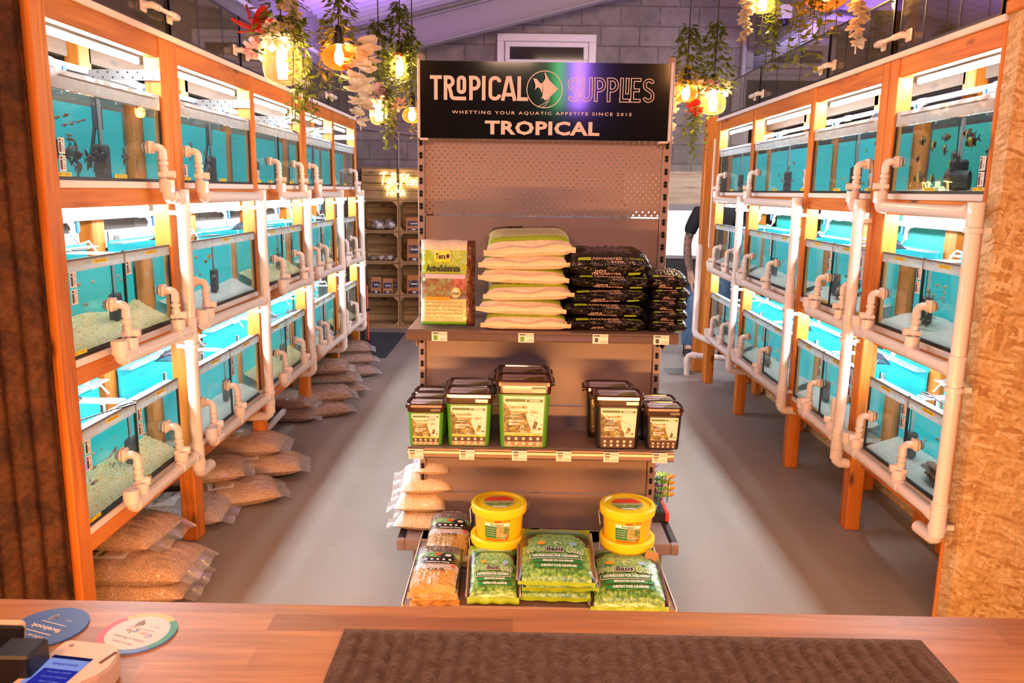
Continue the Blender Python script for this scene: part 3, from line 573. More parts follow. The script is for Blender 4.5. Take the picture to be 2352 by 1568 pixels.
# blue end glimpsed between the first two unlit tanks and trunking on the wall
b = MB(); b.cbox(-2.02, -1.985, 2.6, 9.4, 2.87, 2.905, .004); tag(b.build('cable_trunking', WHITE, loc=(-2, 6, 2.88)), 'white cable trunking running high along the left wall', 'trunking')
b = MB(); b.cbox(-2.02, -1.98, 2.6, 7.3, 1.30, 1.385, .004)
tk = b.build('socket_trunking', WHITE, loc=(-2, 5, 1.3)); tag(tk, 'white socket trunking on the wall behind the middle row of left tanks', 'trunking')
for y in (3.0, 3.9, 4.9, 5.9): b = MB(); b.cbox(-1.98, -1.965, y - .07, y + .07, 1.302, 1.382, .006); b.cbox(-1.965, -1.93, y - .04, y - .005, 1.32, 1.36, .004, 0); b.cbox(-1.965, -1.93, y + .01, y + .045, 1.32, 1.36, .004, 0); b.build('socket_and_plug', WHITE, tk)
# ---------------------------------------------------------------- air pipes with blue levers
for s in (-1, 1):
    r = RY[s]; x0 = r['x0']; X = lambda d: s * (x0 + d)
    for ri, (z0, z1, zw, zb) in enumerate(LEV):
        zz = zb - .055; d = .30
        ap = thing('air_pipe', 'white air pipe with blue levers behind the %s tanks of the %s rack' % (ROWN[ri], SIDE[s]), 'pipe', (X(d), (r['y'][0] + r['y'][1]) / 2, zz))
        b = MB(); b.tube([(X(d), r['y'][0] + .09, zz), (X(d), r['y'][1] - .08, zz)], .0135, 10)
        for (a, c) in r['bays']:
            for y in (a + .22, a + .5): b.cyl((X(d), y - .03, zz), (X(d), y + .03, zz), .018, 10)
        b.build('pipe', PVCW, ap)
        for (a, c) in r['bays']:
            for y in ((a + c) / 2 - .2, (a + c) / 2 + .16):
                b = MB(); b.cyl((X(d), y, zz), (X(d - .02), y, zz - .03), .012, 8); b.cyl((X(d - .02), y, zz - .02), (X(d - .02), y, zz - .075), .011, 8); b.cyl((X(d - .02), y, zz - .045), (X(d - .02), y, zz - .058), .016, 8)
                b.tube([(X(d - .02), y, zz - .07), (X(d - .03), y + .02, zz - .10), (X(d - .05), y + .05, zz - .09), (X(d - .06), y + .08, zz - .13), (X(d - .06), y + .085, zw + .01)], .005, 6)
                o = b.build('valve', PVCW, ap)
                b = MB(); b.cbox(X(d - .034), X(d - .044), y - .009, y + .009, zz - .055, zz - .012, .003); b.build('blue_lever', BLUEV, o)
# ================================================================ GONDOLA
GOND = plain('beige_shelf_metal', (.27, .185, .155), .38, .0)
GONDD = plain('shelf_price_channel', (.20, .14, .11), .2, .35)
SLOT = plain('slot_shadow_black', (.004, .004, .004), .8)
GX0, GX1, GY = -.385, .565, 3.27
gon = thing('gondola_shelving', 'beige metal end shelving unit standing in the middle of the aisle', 'shelving', (.09, 3.2, 0))
def upright(x0, x1):
    b = MB(); b.cbox(x0, x1, GY - .012, GY + .03, .0, 2.12, .003); z = .22
    xm = (x0 + x1) / 2
    while z < 2.1:
        b.box(xm - .006, xm + .005, GY - .0128, GY - .011, z, z + .026, 1); b.box(xm - .009, xm + .008, GY - .0128, GY - .011, z + .006, z + .009, 1); b.box(xm - .009, xm + .008, GY - .0128, GY - .011, z + .018, z + .021, 1); z += .05
    return b.build('upright', [GOND, SLOT], gon)
upright(-.412, -.385); upright(.565, .598)
for z0, z1 in ((.15, .313), (.317, .707), (.711, 1.098), (1.102, 1.496)):
    b = MB(); b.cbox(GX0, GX1, GY, GY + .012, z0, z1, .003); b.build('back_panel', GOND, gon)
# pierced panel with real holes
b = MB(); px, pz = .0246, .0133; nx = int((GX1 - GX0) / (px / 2)); nz = int((1.80 - 1.502) / pz)
cw = (GX1 - GX0) / nx; ch = (1.80 - 1.502) / nz; hr = .0037
for j in range(nz):
    for i in range(nx):
        xa, za = GX0 + i * cw, 1.502 + j * ch; cx_, cz = xa + cw / 2, za + ch / 2
        if (i + j) % 2 == 0:
            sq = [(xa + cw, cz), (xa + cw, za + ch), (cx_, za + ch), (xa, za + ch), (xa, cz), (xa, za), (cx_, za), (xa + cw, za)]
            ring = [(cx_ + hr * math.cos(k * PI / 4), cz + hr * math.sin(k * PI / 4)) for k in range(8)]
            vs = [(p[0], GY + .002, p[1]) for p in sq] + [(p[0], GY + .002, p[1]) for p in ring] + [(p[0], GY + .012, p[1]) for p in ring]
            b.add(vs, [(k, 8 + k, 8 + (k + 1) % 8, (k + 1) % 8) for k in range(8)] + [(8 + k, 16 + k, 16 + (k + 1) % 8, 8 + (k + 1) % 8) for k in range(8)])
        else: b.quad((xa, GY + .002, za), (xa + cw, GY + .002, za), (xa + cw, GY + .002, za + ch), (xa, GY + .002, za + ch))
b.build('pierced_back_panel', GOND, gon)
def shelf(zt, y0, x0, x1, zb):
    b = MB(); b.cbox(x0, x1, y0 + .012, GY - .013, zt - .028, zt, .004)
    for x in (x0 + .002, x1 - .006): b.poly([(x, y0 + .02, zt - .028), (x, GY - .013, zt - .028), (x, GY - .013, zt - .11), (x, GY - .06, zt - .11)], 0); b.box(x, x + .004, GY - .10, GY - .013, zt - .11, zt - .028)
    o = b.build('shelf', GOND, gon)
    b = MB(); h = zt - zb
    pr = [(y0 + .010, zt + .001), (y0 + .003, zt - .003), (y0 + .002, zt - .010), (y0 - .002, zt - .012), (y0 - .003, zt - .5 * h), (y0 - .001, zt - .52 * h), (y0 - .003, zb + .008), (y0 + .004, zb), (y0 + .012, zb)]
    b.grid(lambda u, v: Vector((x0 - .003 + (x1 - x0 + .006) * u, *pr[min(int(round(v * 8)), 8)])), 1, 8, 0, False)
    b.poly([(x0 - .003, *q) for q in pr], 0); b.poly([(x1 + .003, *q) for q in pr][::-1], 0); b.build('price_channel', GONDD, gon)
    return y0 - .0045
CARDW = plain('price_ticket_white', (.86, .76, .72), .4)
yc1 = shelf(1.083, 2.93, -.415, .597, 1.043); yc2 = shelf(.617, 2.95, -.417, .608, .575)
def ticket(x, y, z0, z1, price, l1, l2, pic):
    b = MB(); wd = .058; b.box(x - wd / 2, x + wd / 2, y - .001, y, z0, z1, 0); h = z1 - z0; yy = y - .0014
    def r(u0, u1, v0, v1, m): b.quad((x + u0 * wd, yy, z0 + v0 * h), (x + u1 * wd, yy, z0 + v0 * h), (x + u1 * wd, yy, z0 + v1 * h), (x + u0 * wd, yy, z0 + v1 * h), m)
    r(-.43, -.05, .76, .9, 1); 
    if pic == 'tub': r(-.38, -.1, .1, .5, 2); r(-.40, -.08, .5, .64, 3)
    elif pic == 'bag': r(-.38, -.12, .1, .62, 4)
    else: r(-.36, -.14, .14, .6, 1)
    T = lambda ox, oz, sz, tx, m=3: b.text(tx, sz, lambda u, v: (x + ox * wd + u, yy, z0 + oz * h + v), m, bold=.01)
    T(.24, .84, .0062, l1); T(.24, .70, .0062, l2); T(.24, .36, .0045, 'price'); T(.2, .17, .0092, price); b.build('price_ticket', [CARDW, DARKC, plain('t_tan', (.55, .45, .33)) if 't_tan' not in bpy.data.materials else bpy.data.materials['t_tan'], plain('t_brown', (.22, .10, .05)) if 't_brown' not in bpy.data.materials else bpy.data.materials['t_brown'], plain('t_green', (.10, .30, .04)) if 't_green' not in bpy.data.materials else bpy.data.materials['t_green']], gon)
for x, pr, l1, l2, pc in ((-.293, '£8.95', 'Tetra Active', 'Substrate 3L', 'bag'), (.031, '£13.95', 'Tetra Active', 'Substrate 6L', 'bag'), (.308, '£39.29', 'Advanced Help Soil', '8L', 'sack'), (.535, '£16.99', 'Advanced Help Soil', '3L', 'sack')): ticket(x, yc1, 1.0435, 1.079, pr, l1, l2, pc)
for x, pr, l2 in ((-.387, '£16.90', 'Deponitmix'), (-.19, '£23.99', 'Deponitmix'), (.014, '£41.95', 'Deponitmix'), (.185, '£41.29', 'Black 10in1'), (.368, '£25.05', 'Black 10in1'), (.556, '£17.69', 'Black 10in1')): ticket(x, yc2, .574, .6135, pr, 'Dennerle', l2, 'tub')
b = MB(); b.cbox(-.395, .578, 2.60, GY - .013, .112, .15, .004); b.box(-.385, .57, 2.63, 2.66, 0.0, .112)
b.box(-.397, -.393, 2.60, GY - .02, .10, .156, 1); b.box(.576, .580, 2.60, GY - .02, .10, .156, 1); b.build('base_deck', [GOND, plain('base_edge_white', (.8, .78, .77), .4)], gon)
# run of shelving behind the end unit
run = thing('gondola_run', 'long run of beige shelving continuing behind the end unit', 'shelving', (.09, 4.3, 0))
b = MB(); b.cbox(.07, .11, 3.32, 5.8, .15, 1.44, .004); b.build('spine_panel', GOND, run)
for s_, xa, xb in ((-1, -.46, .07), (1, .11, .655)):
    b = MB(); b.cbox(xa, xb, 3.14, 5.8, .112, .15, .004); b.build('base_deck', GOND, run)
    b = MB(); xo = xa if s_ == -1 else xb; b.cbox(xo - s_ * .035 - .03 * (s_ == 1), xo - s_ * .0 - .03 * (s_ == 1) if s_ == -1 else xo - .035, 3.15, 5.8, .012, .112, .003) if False else b.cbox(min(xo - s_ * .03, xo - s_ * .19), max(xo - s_ * .03, xo - s_ * .19), 3.15, 5.8, .012, .112, .003)
    b.build('plinth', GOND, run)
    b = MB(); b.cbox(min(xo, xo - s_ * .22), max(xo, xo - s_ * .22) , 3.118, 3.135, .108, .158, .004); 
    b.cbox(xo + s_ * .0, xo + s_ * .034, 3.118, 3.15, .108, .155, .004); b.cyl((xo + s_ * .012, 3.119, .13), (xo + s_ * .012, 3.114, .13), .007, 10); b.cyl((xo - s_ * .06, 3.119, .134), (xo - s_ * .06, 3.116, .134), .008, 10); b.build('end_bracket', GOND, run)
    b = MB(); b.box(min(xo + s_ * .012, xo + s_ * .034), max(xo + s_ * .012, xo + s_ * .034), 3.15, 5.8, .112, .152); b.build('front_channel', BLKP, run)
    for y in (3.2, 5.7):
        b = MB(); b.cyl((xo - s_ * .06, y, 0), (xo - s_ * .06, y, .014), .016, 10); b.build('foot', BLKP, run)
# header sign
SIGNB = plain('gloss_black_sign', (.006, .006, .007), .09); SIGNW = plain('sign_lettering_white', (.66, .54, .53), .4)
sg = thing('header_sign', 'black header sign lettered TROPICAL SUPPLIES on top of the end shelving', 'sign', (.087, 3.22, 1.8))
b = MB(); b.box(-.397, .572, 3.215, 3.221, 1.798, 2.088); b.build('sign_board', SIGNB, sg)
b = MB()
for x in (-.405, .572): b.cbox(x, x + .010, 3.205, 3.245, 1.79, 2.092, .002)
b.cbox(-.405, -.365, 3.205, 3.245, 1.79, 1.7985, .002); b.cbox(.54, .582, 3.205, 3.245, 1.79, 1.7985, .002); b.build('sign_frame', plain('sign_frame', (.62, .52, .5), .4), sg)
LIFT = Vector((0, -1.2e-6, 0)); KX = 1.18
b = MB(); SYY = 3.2144; Z0, Z1 = 1.943, 2.034; HH = Z1 - Z0
def arc(cx, cy, rx, ry, a0, a1, n=9): return [(cx + rx * math.cos(math.radians(a0 + (a1 - a0) * i / n)), cy + ry * math.sin(math.radians(a0 + (a1 - a0) * i / n))) for i in range(n + 1)]
def place_stroke(strokes, x, wd, yy, m, trim=0.0, shorten=0.0):
    for st, cl in strokes:
        P = [(x + p[0] * HH * KX, Z0 + p[1] * HH) for p in st]
        if shorten and not cl and len(P) > 1:
            a = Vector(P[0]); d = (Vector(P[1]) - a).normalized() * shorten; P[0] = tuple(a + d); a = Vector(P[-1]); d = (Vector(P[-2]) - a).normalized() * shorten; P[-1] = tuple(a + d)
        b.ribbon(P, wd, lambda u, v: (u, yy, v), m, True, cl, LIFT)
h = .075
GL = {'T': ([([(-.03, 1 - h), (.40, 1 - h)], 0), ([(.185, 1), (.185, 0)], 0)], .46),
      'R': ([([(h, 0), (h, 1)], 0), ([(0, 1 - h), (.2, 1 - h)] + arc(.2, .75, .14, .175, 90, -90) + [(.05, .575)], 0), ([(.2, .57), (.27, .3)] + arc(.43, .2, .15, .135, 170, 270) + [(.82, .065)], 0)], .50),
      'o': ([(arc(.15, .82, .105, .105, 0, 180) + arc(.15, .43, .105, .105, 180, 360), 1)], .42),
      'P': ([([(h, 0), (h, 1)], 0), ([(0, 1 - h), (.2, 1 - h)] + arc(.2, .70, .16, .225, 90, -90) + [(.05, .475)], 0)], .46),
      'I': ([([(h, 0), (h, 1)], 0)], .24),
      'C': ([(arc(.24, .76, .165, .165, 0, 180) + arc(.24, .24, .165, .165, 180, 360), 0)], .50),
      'A': ([([(.02, 0), (.21, 1)], 0), ([(.46, 0), (.27, 1)], 0), ([(.1, .25), (.38, .25)], 0), ([(.15, .93), (.33, .93)], 0)], .54),
      'L': ([([(h, 1), (h, .0)], 0), ([(0, h), (.40, h)], 0)], .42),
      'S': ([(arc(.22, .745, .15, .165, 20, 180) + arc(.22, .72, .15, .19, 180, 250)[1:] + [(.30, .45)] + arc(.22, .265, .15, .19, 60, 0) + arc(.22, .24, .15, .165, 0, -165)[1:], 0)], .47),
      'U': ([([(h, 1), (h, .25)] + arc(.225, .24, .15, .165, 180, 360) + [(.375, 1)], 0)], .49),
      'E': ([([(h, 0), (h, 1)], 0), ([(0, 1 - h), (.38, 1 - h)], 0), ([(0, .5), (.34, .5)], 0), ([(0, h), (.38, h)], 0)], .44),
      'i': ([([(h, .33), (h, 1)], 0)], .19), 'l': ([([(h, 1), (h, .0)], 0), ([(0, h), (.38, h)], 0)], .20)}
x = -.354
for ch_ in 'TRoPICAL':
    st, adv = GL[ch_]; place_stroke(st, x, .15 * HH, SYY, 0); x += adv * HH * KX
xs = x; scale_chk = x
x = .186
for pas, wd, yy, mm_, sh in ((0, .15 * HH, SYY, 0, 0), (1, .085 * HH, SYY - .0003, 1, .032 * HH)):
    x = .176
    for ch_ in 'SUPPliES':
        st, adv = GL[ch_]; place_stroke(st, x, wd, yy, mm_, shorten=sh); x += adv * HH * KX
print('logo extents', xs, x)
# angel fish emblem in a ring
fx, fz, fr = .0875, 1.987, .0685
b.ribbon(arc(fx, fz, fr, fr, 0, 352.5, 47), .0032, lambda u, v: (u, SYY, v), 0, True, True, LIFT)
FP = [(-.03, .96), (.07, .83), (.25, .50), (.50, .28), (.76, .02), (.66, -.06), (.45, -.28), (.25, -.45), (.05, -.60), (-.18, -.40), (-.19, -.58), (-.12, -.38), (-.16, -.20), (-.22, -.02), (-.32, .10), (-.42, .10), (-.56, -.05), (-.52, .12), (-.54, .3), (-.66, .60), (-.45, .56), (-.30, .38), (-.17, .30), (-.06, .42), (.03, .62)]
cen = (.05, .1); P3 = [(fx + u * fr, SYY - .0004, fz + v * fr) for u, v in FP]
bmf = bmesh.new(); fv = [bmf.verts.new(p) for p in P3]; fc = bmf.faces.new(fv); res = bmesh.ops.triangulate(bmf, faces=[fc]); bmf.verts.index_update()
b.add([v.co.copy() for v in bmf.verts], [[v.index for v in f.verts] for f in bmf.faces], 0); bmf.free()
for pts in ([(.22, -.45), (.14, -.66), (-.1, -.82), (-.32, -.92)], [(.3, -.42), (.24, -.64), (.08, -.85), (-.08, -.97)]): b.ribbon([(fx + u * fr, fz + v * fr) for u, v in pts], .0022, lambda u, v: (u, SYY, v), 0, True, False, LIFT)
tx = lambda cx, cz: (lambda u, v: (cx + u, SYY, cz + v))
b.text('WHETTING YOUR AQUATIC APPETITE SINCE 2015', .0165, tx(.079, 1.897), 0, sp=1.35, bold=.012, fit=.70)
b.text('TROPICAL', .069, tx(.081, 1.8385), 0, bold=.035, sp=1.06, fit=.448); b.build('lettering', [SIGNW, SIGNB], sg)
# ================================================================ BAGS
def pillow(w, d, h, fs, seam=.34, pw=4, amp=.006, seed=0, ex=.45, wr=1.0, crimp=.02, dome=0.0):
    """returns top(u,v), bottom(u,v) for u,v in -1..1, a filled bag lying on z=0"""
    def f(u, v): return max(0.0, (1 - abs(u) ** pw) * (1 - abs(v) ** pw)) ** ex
    def nz(u, v, k): return noise.noise((u * 3.1 * wr + seed * 3.7, v * 3.1 * wr + k, seed * 1.3)) + .5 * noise.noise((u * 9 * wr + k, v * 7 * wr, seed + 5))
    def edge(u, v):
        q = 1 + .022 * noise.noise((u * 2 + seed, v * 2, 9)); return u * w / 2 * q, v * d / 2 * q
    def wrk(u, v):
        e = max(abs(u), abs(v)); t = u if abs(v) > abs(u) else v
        return .010 * h / .06 * wr * max(0, e - .45) * math.sin(t * 31 + 4 * noise.noise((t * 4, seed, 1))) * (1 - e) * 4
    def top(u, v):
        x, y = edge(u, v); F = f(u, v); return Vector((x, y, h * seam + h * (1 - seam) * F * (1 + dome * v) + (amp * nz(u, v, 1) + wrk(u, v)) * F))
    def bot(u, v):
        x, y = edge(u, v); F = f(u, v); return Vector((x, y, h * seam * (1 - min(1, F * 1.25))))
    def smooth(u, v): return Vector((u * w / 2, v * d / 2, h * seam + h * (1 - seam) * f(u, v) * (1 + dome * v)))
    top.smooth = smooth
    return top, bot
def bag_mesh(b, top, bot, mf, mfb, n=26, tail=None):
    b.grid(lambda u, v: top(2 * u - 1, 2 * v - 1), n, n, (lambda u, v: mf(2 * u - 1, 2 * v - 1)) if callable(mf) else mf)
    b.grid(lambda u, v: bot(2 * u - 1, 2 * v - 1), n, n, (lambda u, v: mfb(2 * u - 1, 2 * v - 1)) if callable(mfb) else mfb, True, True)
def flap(b, top, v, out, m, n=22, droop=0.0, wav=.006, seed=0):
    """crimped end seal sticking out of the seam at v=+-1"""
    def f(a, t):
        p = top(2 * a - 1, v); q = math.copysign(out, v) * t; return p + Vector((0, q, droop * t + wav * t * math.sin(a * 21 + seed) + .6 * wav * t * noise.noise((a * 5, seed, t))))
    b.grid(f, n, 2, m, True, v > 0); b.grid(lambda a, t: f(a, t) - Vector((0, 0, .0012)), n, 2, m, True, v < 0)
def on(top, eps=.0012, inv=False):
    top = getattr(top, 'smooth', top)
    def g(u, v):
        p = top(u, v); a = top(u + .02, v) - top(u - .02, v); c = top(u, v + .02) - top(u, v - .02); n = a.cross(c).normalized()
        if inv: n = -n
        return p + n * eps
    return g
def tpatch(b, g, u0, u1, v0, v1, m, n=8, nv=4): b.grid(lambda a, t: g(u0 + (u1 - u0) * a, v0 + (v1 - v0) * t), n, nv, m)
def ttext(b, g, txt, cu, cv, hw, hv, m, bold=.02, shear=0, flip=1):
    """text centred at cu,cv in bag coordinates; hw = total width, hv = letter height in v"""
    vs, fs, wdt = text_mesh(txt, 'CENTER', bold, 1.0, shear); k = hw / max(wdt, .01)
    b.add([g(cu + flip * x_ * k, cv + flip * y_ * hv) for x_, y_ in vs], fs, m)
def gravelbag(name, stops, sc, coat=.9):
    m, nt, p = nm(name); n = nt.nodes.new('ShaderNodeTexVoronoi'); n.inputs['Scale'].default_value = sc; v = coords(nt); L(nt, v, n.inputs['Vector']); sp = nt.nodes.new('ShaderNodeSeparateColor'); L(nt, n.outputs['Color'], sp.inputs[0])
    L(nt, ramp(nt, sp.outputs[0], stops), p.inputs['Base Color']); p.inputs['Roughness'].default_value = .55; p.inputs['Coat Weight'].default_value = coat; p.inputs['Coat Roughness'].default_value = .12
    w = tnoise(nt, coords(nt, (9, 26, 9)), 1.6, 3, .55, .6); bm_ = nt.nodes.new('ShaderNodeBump'); bm_.inputs['Strength'].default_value = .8; bm_.inputs['Distance'].default_value = .02; L(nt, w.outputs[0], bm_.inputs['Height']); L(nt, bm_.outputs[0], p.inputs['Coat Normal']); return m
SANDBAG = gravelbag('clear_bag_of_tan_sand', [(0, (.36, .22, .13)), (.5, (.50, .33, .22)), (1, (.62, .46, .33))], 260)
BRNBAG = gravelbag('clear_bag_of_brown_gravel', [(0, (.18, .10, .07)), (.5, (.30, .20, .15)), (1, (.46, .36, .30))], 210)
PINKBAG = gravelbag('clear_bag_of_pale_gravel', [(0, (.34, .25, .23)), (.5, (.52, .42, .39)), (1, (.68, .60, .56))], 230)
FILM = thin_glass('clear_film', (.93, .93, .93), .12, .15, (.8, .78, .76), .28)
PAPER = plain('white_paper_label', (.74, .70, .67), .6)
def sand_bag(seed, mat, w=.46, d=.30, h=.105, label=None, price=None):
    top, bot = pillow(w, d, h, None, .36, 3.4, .010, seed, .5, .55)
    o = thing('gravel_bag', 'x', 'bag'); b = MB(); bag_mesh(b, top, bot, 0, 0, 30); b.build('bag_body', mat, o)
    for sd in (-1, 1):
        b = MB()
        def f(a, t, sd=sd):
            p = top(sd, (2 * a - 1) * .96); return p + Vector((sd * .05 * t, .004 * math.sin(a * 9), -.02 * t + .008 * t * math.sin(a * 17 + seed)))
        b.grid(f, 18, 3, 0, True, sd < 0); b.build('plastic_end', FILM, o)
    if label:
        g = on(top, .003); b = MB(); tpatch(b, g, -.52, .02, -.62, .55, 0, 12, 10); g2 = on(top, .0048)
        ttext2 = lambda txt, cu, cv, hw, hh, m: None
        vs, fs, wdt = text_mesh(label, 'CENTER', .02, 1, 0); k = 1.0 / max(wdt, .01)
        b.add([g2(-.42 - 0 + y_ * .11, -.03 + x_ * k) if False else g2(-.40 - y_ * .12, -.03 + x_ * k * 1.0) for x_, y_ in vs], fs, 1)
        if price:
            vs, fs, wdt = text_mesh(price, 'CENTER', .015, 1, .25); k = .5 / max(wdt, .01); b.add([g2(-.14 - y_ * .16, .12 + x_ * k) for x_, y_ in vs], fs, 1)
        b.build('paper_label', [PAPER, INK], o)
    return o
P1 = sand_bag(1, SANDBAG, label='Natural Aragonite', price='£19.99'); P2 = sand_bag(2, BRNBAG, .42, .27, .10); P3_ = sand_bag(3, PINKBAG, label='Natural Aragonite', price='£19.99')
BG = [  # proto, x, y, z, rz, label
    (P1, -1.52, 2.94, .0, .10, 'tan sand bag flat on the floor, bottom of the pile nearest the counter'), (P1, -1.50, 2.92, .092, .02, 'tan sand bag with a Natural label, middle of the pile nearest the counter'), (P1, -1.63, 3.02, .185, -.10, 'tan sand bag on top of the pile nearest the counter'),
    (P3_, -1.64, 3.66, .0, .12, 'pale gravel bag with a white label behind the second timber leg'), (P1, -1.47, 3.90, .0, .45, 'tan sand bag on the floor past the second timber leg'), (P1, -1.66, 3.95, .10, .35, 'tan sand bag lying on the floor bag behind the second timber leg'), (P1, -1.45, 4.28, .02, .25, 'tan sand bag poking out beneath the elbow pipe in the second bay'), (P1, -1.57, 4.35, .115, .15, 'tan sand bag with a price label topping the second bay pile'),
    (P2, -1.62, 5.40, .0, .05, 'brown gravel bag on the floor behind the third timber leg'), (P2, -1.64, 5.42, .09, -.05, 'brown gravel bag on another bag behind the third timber leg'), (P2, -1.42, 5.52, .0, .45, 'shiny brown gravel bag on the floor just right of the third timber leg'), (P2, -1.42, 5.62, .085, .3, 'shiny brown gravel bag second in the third leg pile'), (P2, -1.42, 6.05, .02, .5, 'shiny brown gravel bag low between the third and fourth timber legs'), (P2, -1.47, 6.02, .11, .3, 'shiny brown gravel bag stacked between the third and fourth timber legs'), (P2, -1.52, 6.0, .20, .2, 'shiny brown gravel bag topping the stack between the third and fourth timber legs'),
    (P2, -1.45, 6.75, .0, .35, 'shiny brown gravel bag on the floor near the far end of the left rack'), (P2, -1.48, 6.85, .09, .3, 'shiny brown gravel bag middle of the far end pile'), (P2, -1.52, 6.9, .175, .2, 'shiny brown gravel bag topping the pile at the far end of the left rack')]
used = set()
for pr, x_, y_, z_, rz, lb in BG: place(pr, pr.name not in used, (x_, y_, z_), rz, lb, 'sand and gravel bags under the left rack'); used.add(pr.name)
# clear sand bags on the side shelf
WSAND = gravelbag('clear_bag_of_golden_sand', [(0, (.50, .33, .16)), (.5, (.66, .47, .26)), (1, (.78, .62, .40))], 300)
CLEARW = plain('cloudy_plastic', (.72, .68, .68), .25, coat=.8)
def side_bag(seed):
    o = thing('golden_sand_bag', 'x', 'bag'); top, bot = pillow(.22, .27, .085, None, .3, 3, .006, seed, .5)
    b = MB(); bag_mesh(b, top, bot, lambda u, v: 1 if u < -.55 - .12 * noise.noise((v * 3, seed, 0)) or v > .35 else 0, 0, 24); b.build('bag_body', [WSAND, CLEARW], o)
    b = MB(); b.grid(lambda a, t: top(-1, (2 * a - 1) * .9) + Vector((-.035 * t, 0, .015 * t * math.sin(a * 14 + seed) - .01 * t)), 16, 3, 0, True, True); b.build('plastic_end', FILM, o); return o
sb = side_bag(11)
for k, (z_, lb) in enumerate(((.152, 'lowest golden sand bag on the left side shelf behind the end unit'), (.228, 'second golden sand bag up on the left side shelf'), (.304, 'third golden sand bag up with a printed patch on the left side shelf'))):
    o = place(sb, k == 0, (-.40 - .01 * (k % 2), 3.33 + .02 * k, z_), .12 * (k - 1), lb, 'golden sand bags on the side shelf')
top, bot = pillow(.22, .27, .085, None, .3, 3, .006, 11, .5); g = on(top, .003); b = MB(); tpatch(b, g, -.35, .3, -.45, .25, 0); tpatch(b, on(top, .0045), -.25, .2, -.30, -.1, 1)
lab = b.build('printed_patch', [DARKC, CARDW], None, (0, 0, 0)); lab.parent = o
sb2 = dup(sb, (-.36, 3.36, .385), 0, 'top golden sand bag half hidden behind the shelving upright', 'golden sand bags on the side shelf', scale=(.7, .8, .9))
# printed picture materials
def picmat(name, stops, sc, rough=.3, coat=.6, sc3=(1, 1, 1), det=6):
    m, nt, p = nm(name); n = tnoise(nt, coords(nt, sc3), sc, det, .75, .4); L(nt, ramp(nt, n.outputs[0], stops), p.inputs['Base Color']); p.inputs['Roughness'].default_value = rough; p.inputs['Coat Weight'].default_value = coat; p.inputs['Coat Roughness'].default_value = .1
    w_ = tnoise(nt, coords(nt, (10, 10, 10)), 2.2, 3); bm_ = nt.nodes.new('ShaderNodeBump'); bm_.inputs['Strength'].default_value = .35; bm_.inputs['Distance'].default_value = .02; L(nt, w_.outputs[0], bm_.inputs['Height']); L(nt, bm_.outputs[0], p.inputs['Coat Normal']); return m
def shiny(name, col, rough=.3, coat=.7, bst=.35): 
    m, nt, p = nm(name); p.inputs['Base Color'].default_value = (*col, 1); p.inputs['Roughness'].default_value = rough; p.inputs['Coat Weight'].default_value = coat; p.inputs['Coat Roughness'].default_value = .1
    w_ = tnoise(nt, coords(nt, (10, 14, 10)), 2.2, 4, .6, .5); bm_ = nt.nodes.new('ShaderNodeBump'); bm_.inputs['Strength'].default_value = bst; bm_.inputs['Distance'].default_value = .02; L(nt, w_.outputs[0], bm_.inputs['Height']); L(nt, bm_.outputs[0], p.inputs['Coat Normal']); L(nt, bm_.outputs[0], p.inputs['Normal']); return m
PLANTPIC = picmat('plant_picture', [(.30, (.015, .03, .008)), (.42, (.05, .16, .03)), (.52, (.16, .36, .07)), (.64, (.38, .55, .18)), (.78, (.62, .68, .40))], 60)
BUSHPIC = picmat('bush_picture', [(.30, (.03, .09, .03)), (.45, (.12, .30, .09)), (.58, (.26, .48, .18)), (.75, (.48, .66, .34))], 90)
DARKPIC = picmat('dark_soil_picture', [(.3, (.012, .009, .007)), (.6, (.035, .022, .014)), (.8, (.08, .05, .02))], 50)
AQPIC = picmat('planted_tank_picture', [(.28, (.03, .02, .015)), (.40, (.10, .14, .05)), (.48, (.28, .10, .07)), (.56, (.20, .30, .10)), (.66, (.40, .33, .42)), (.8, (.60, .5, .62))], 26)
REDPL = picmat('red_plant_picture', [(.3, (.10, .03, .02)), (.5, (.38, .12, .09)), (.7, (.55, .28, .22))], 70)
LIME = shiny('lime_green_print', (.30, .46, .02)); LIMEB = shiny('bright_green_print', (.14, .42, .03)); DGREEN = shiny('dark_green_print', (.02, .20, .05)); CREAM = shiny('cream_plastic', (.74, .60, .47), .4, .3, .5); TAN = shiny('pale_lime_print', (.58, .55, .26)); BROWNP = shiny('brown_plastic', (.10, .028, .012), .25, .9, .6); LILAC = shiny('lilac_print', (.55, .46, .60)); YELP = shiny('yellow_print', (.90, .66, .02)); WHT = plain('print_white', (.88, .84, .80), .4); REDP = plain('print_red', (.75, .05, .02), .4); ORNG = plain('print_orange', (.85, .30, .02), .4)
# upright bag of active substrate
o = thing('substrate_bag', 'upright green ActiveSubstrate bag at the left end of the upper shelf', 'bag', (-.268, 3.0, 1.086))
top, bot = pillow(.205, .325, .075, None, .45, 5, .0012, 21, .4, .5)
UP_ = Matrix.Rotation(math.radians(86), 4, 'X') @ Matrix.Translation((0, .165, -.033))
ts_ = top.smooth
tu = lambda u, v: UP_ @ top(u, v); tu.smooth = lambda u, v: UP_ @ ts_(u, v); bu = lambda u, v: UP_ @ bot(u, v)
def mf(u, v):
    if u > .70: return 4
    if v > .76: return 0
    if v > .22: return 1
    if v > -.38: return 2
    if v > -.86: return 3
    return 5
WORLD[o.name] = Vector(); b = MB(); bag_mesh(b, tu, bu, mf, lambda u, v: 0, 34); b.build('bag_body', [CREAM, LIME, AQPIC, TAN, BROWNP, LIMEB], o)
g = on(tu, .003); g2 = on(tu, .0048); b = MB()
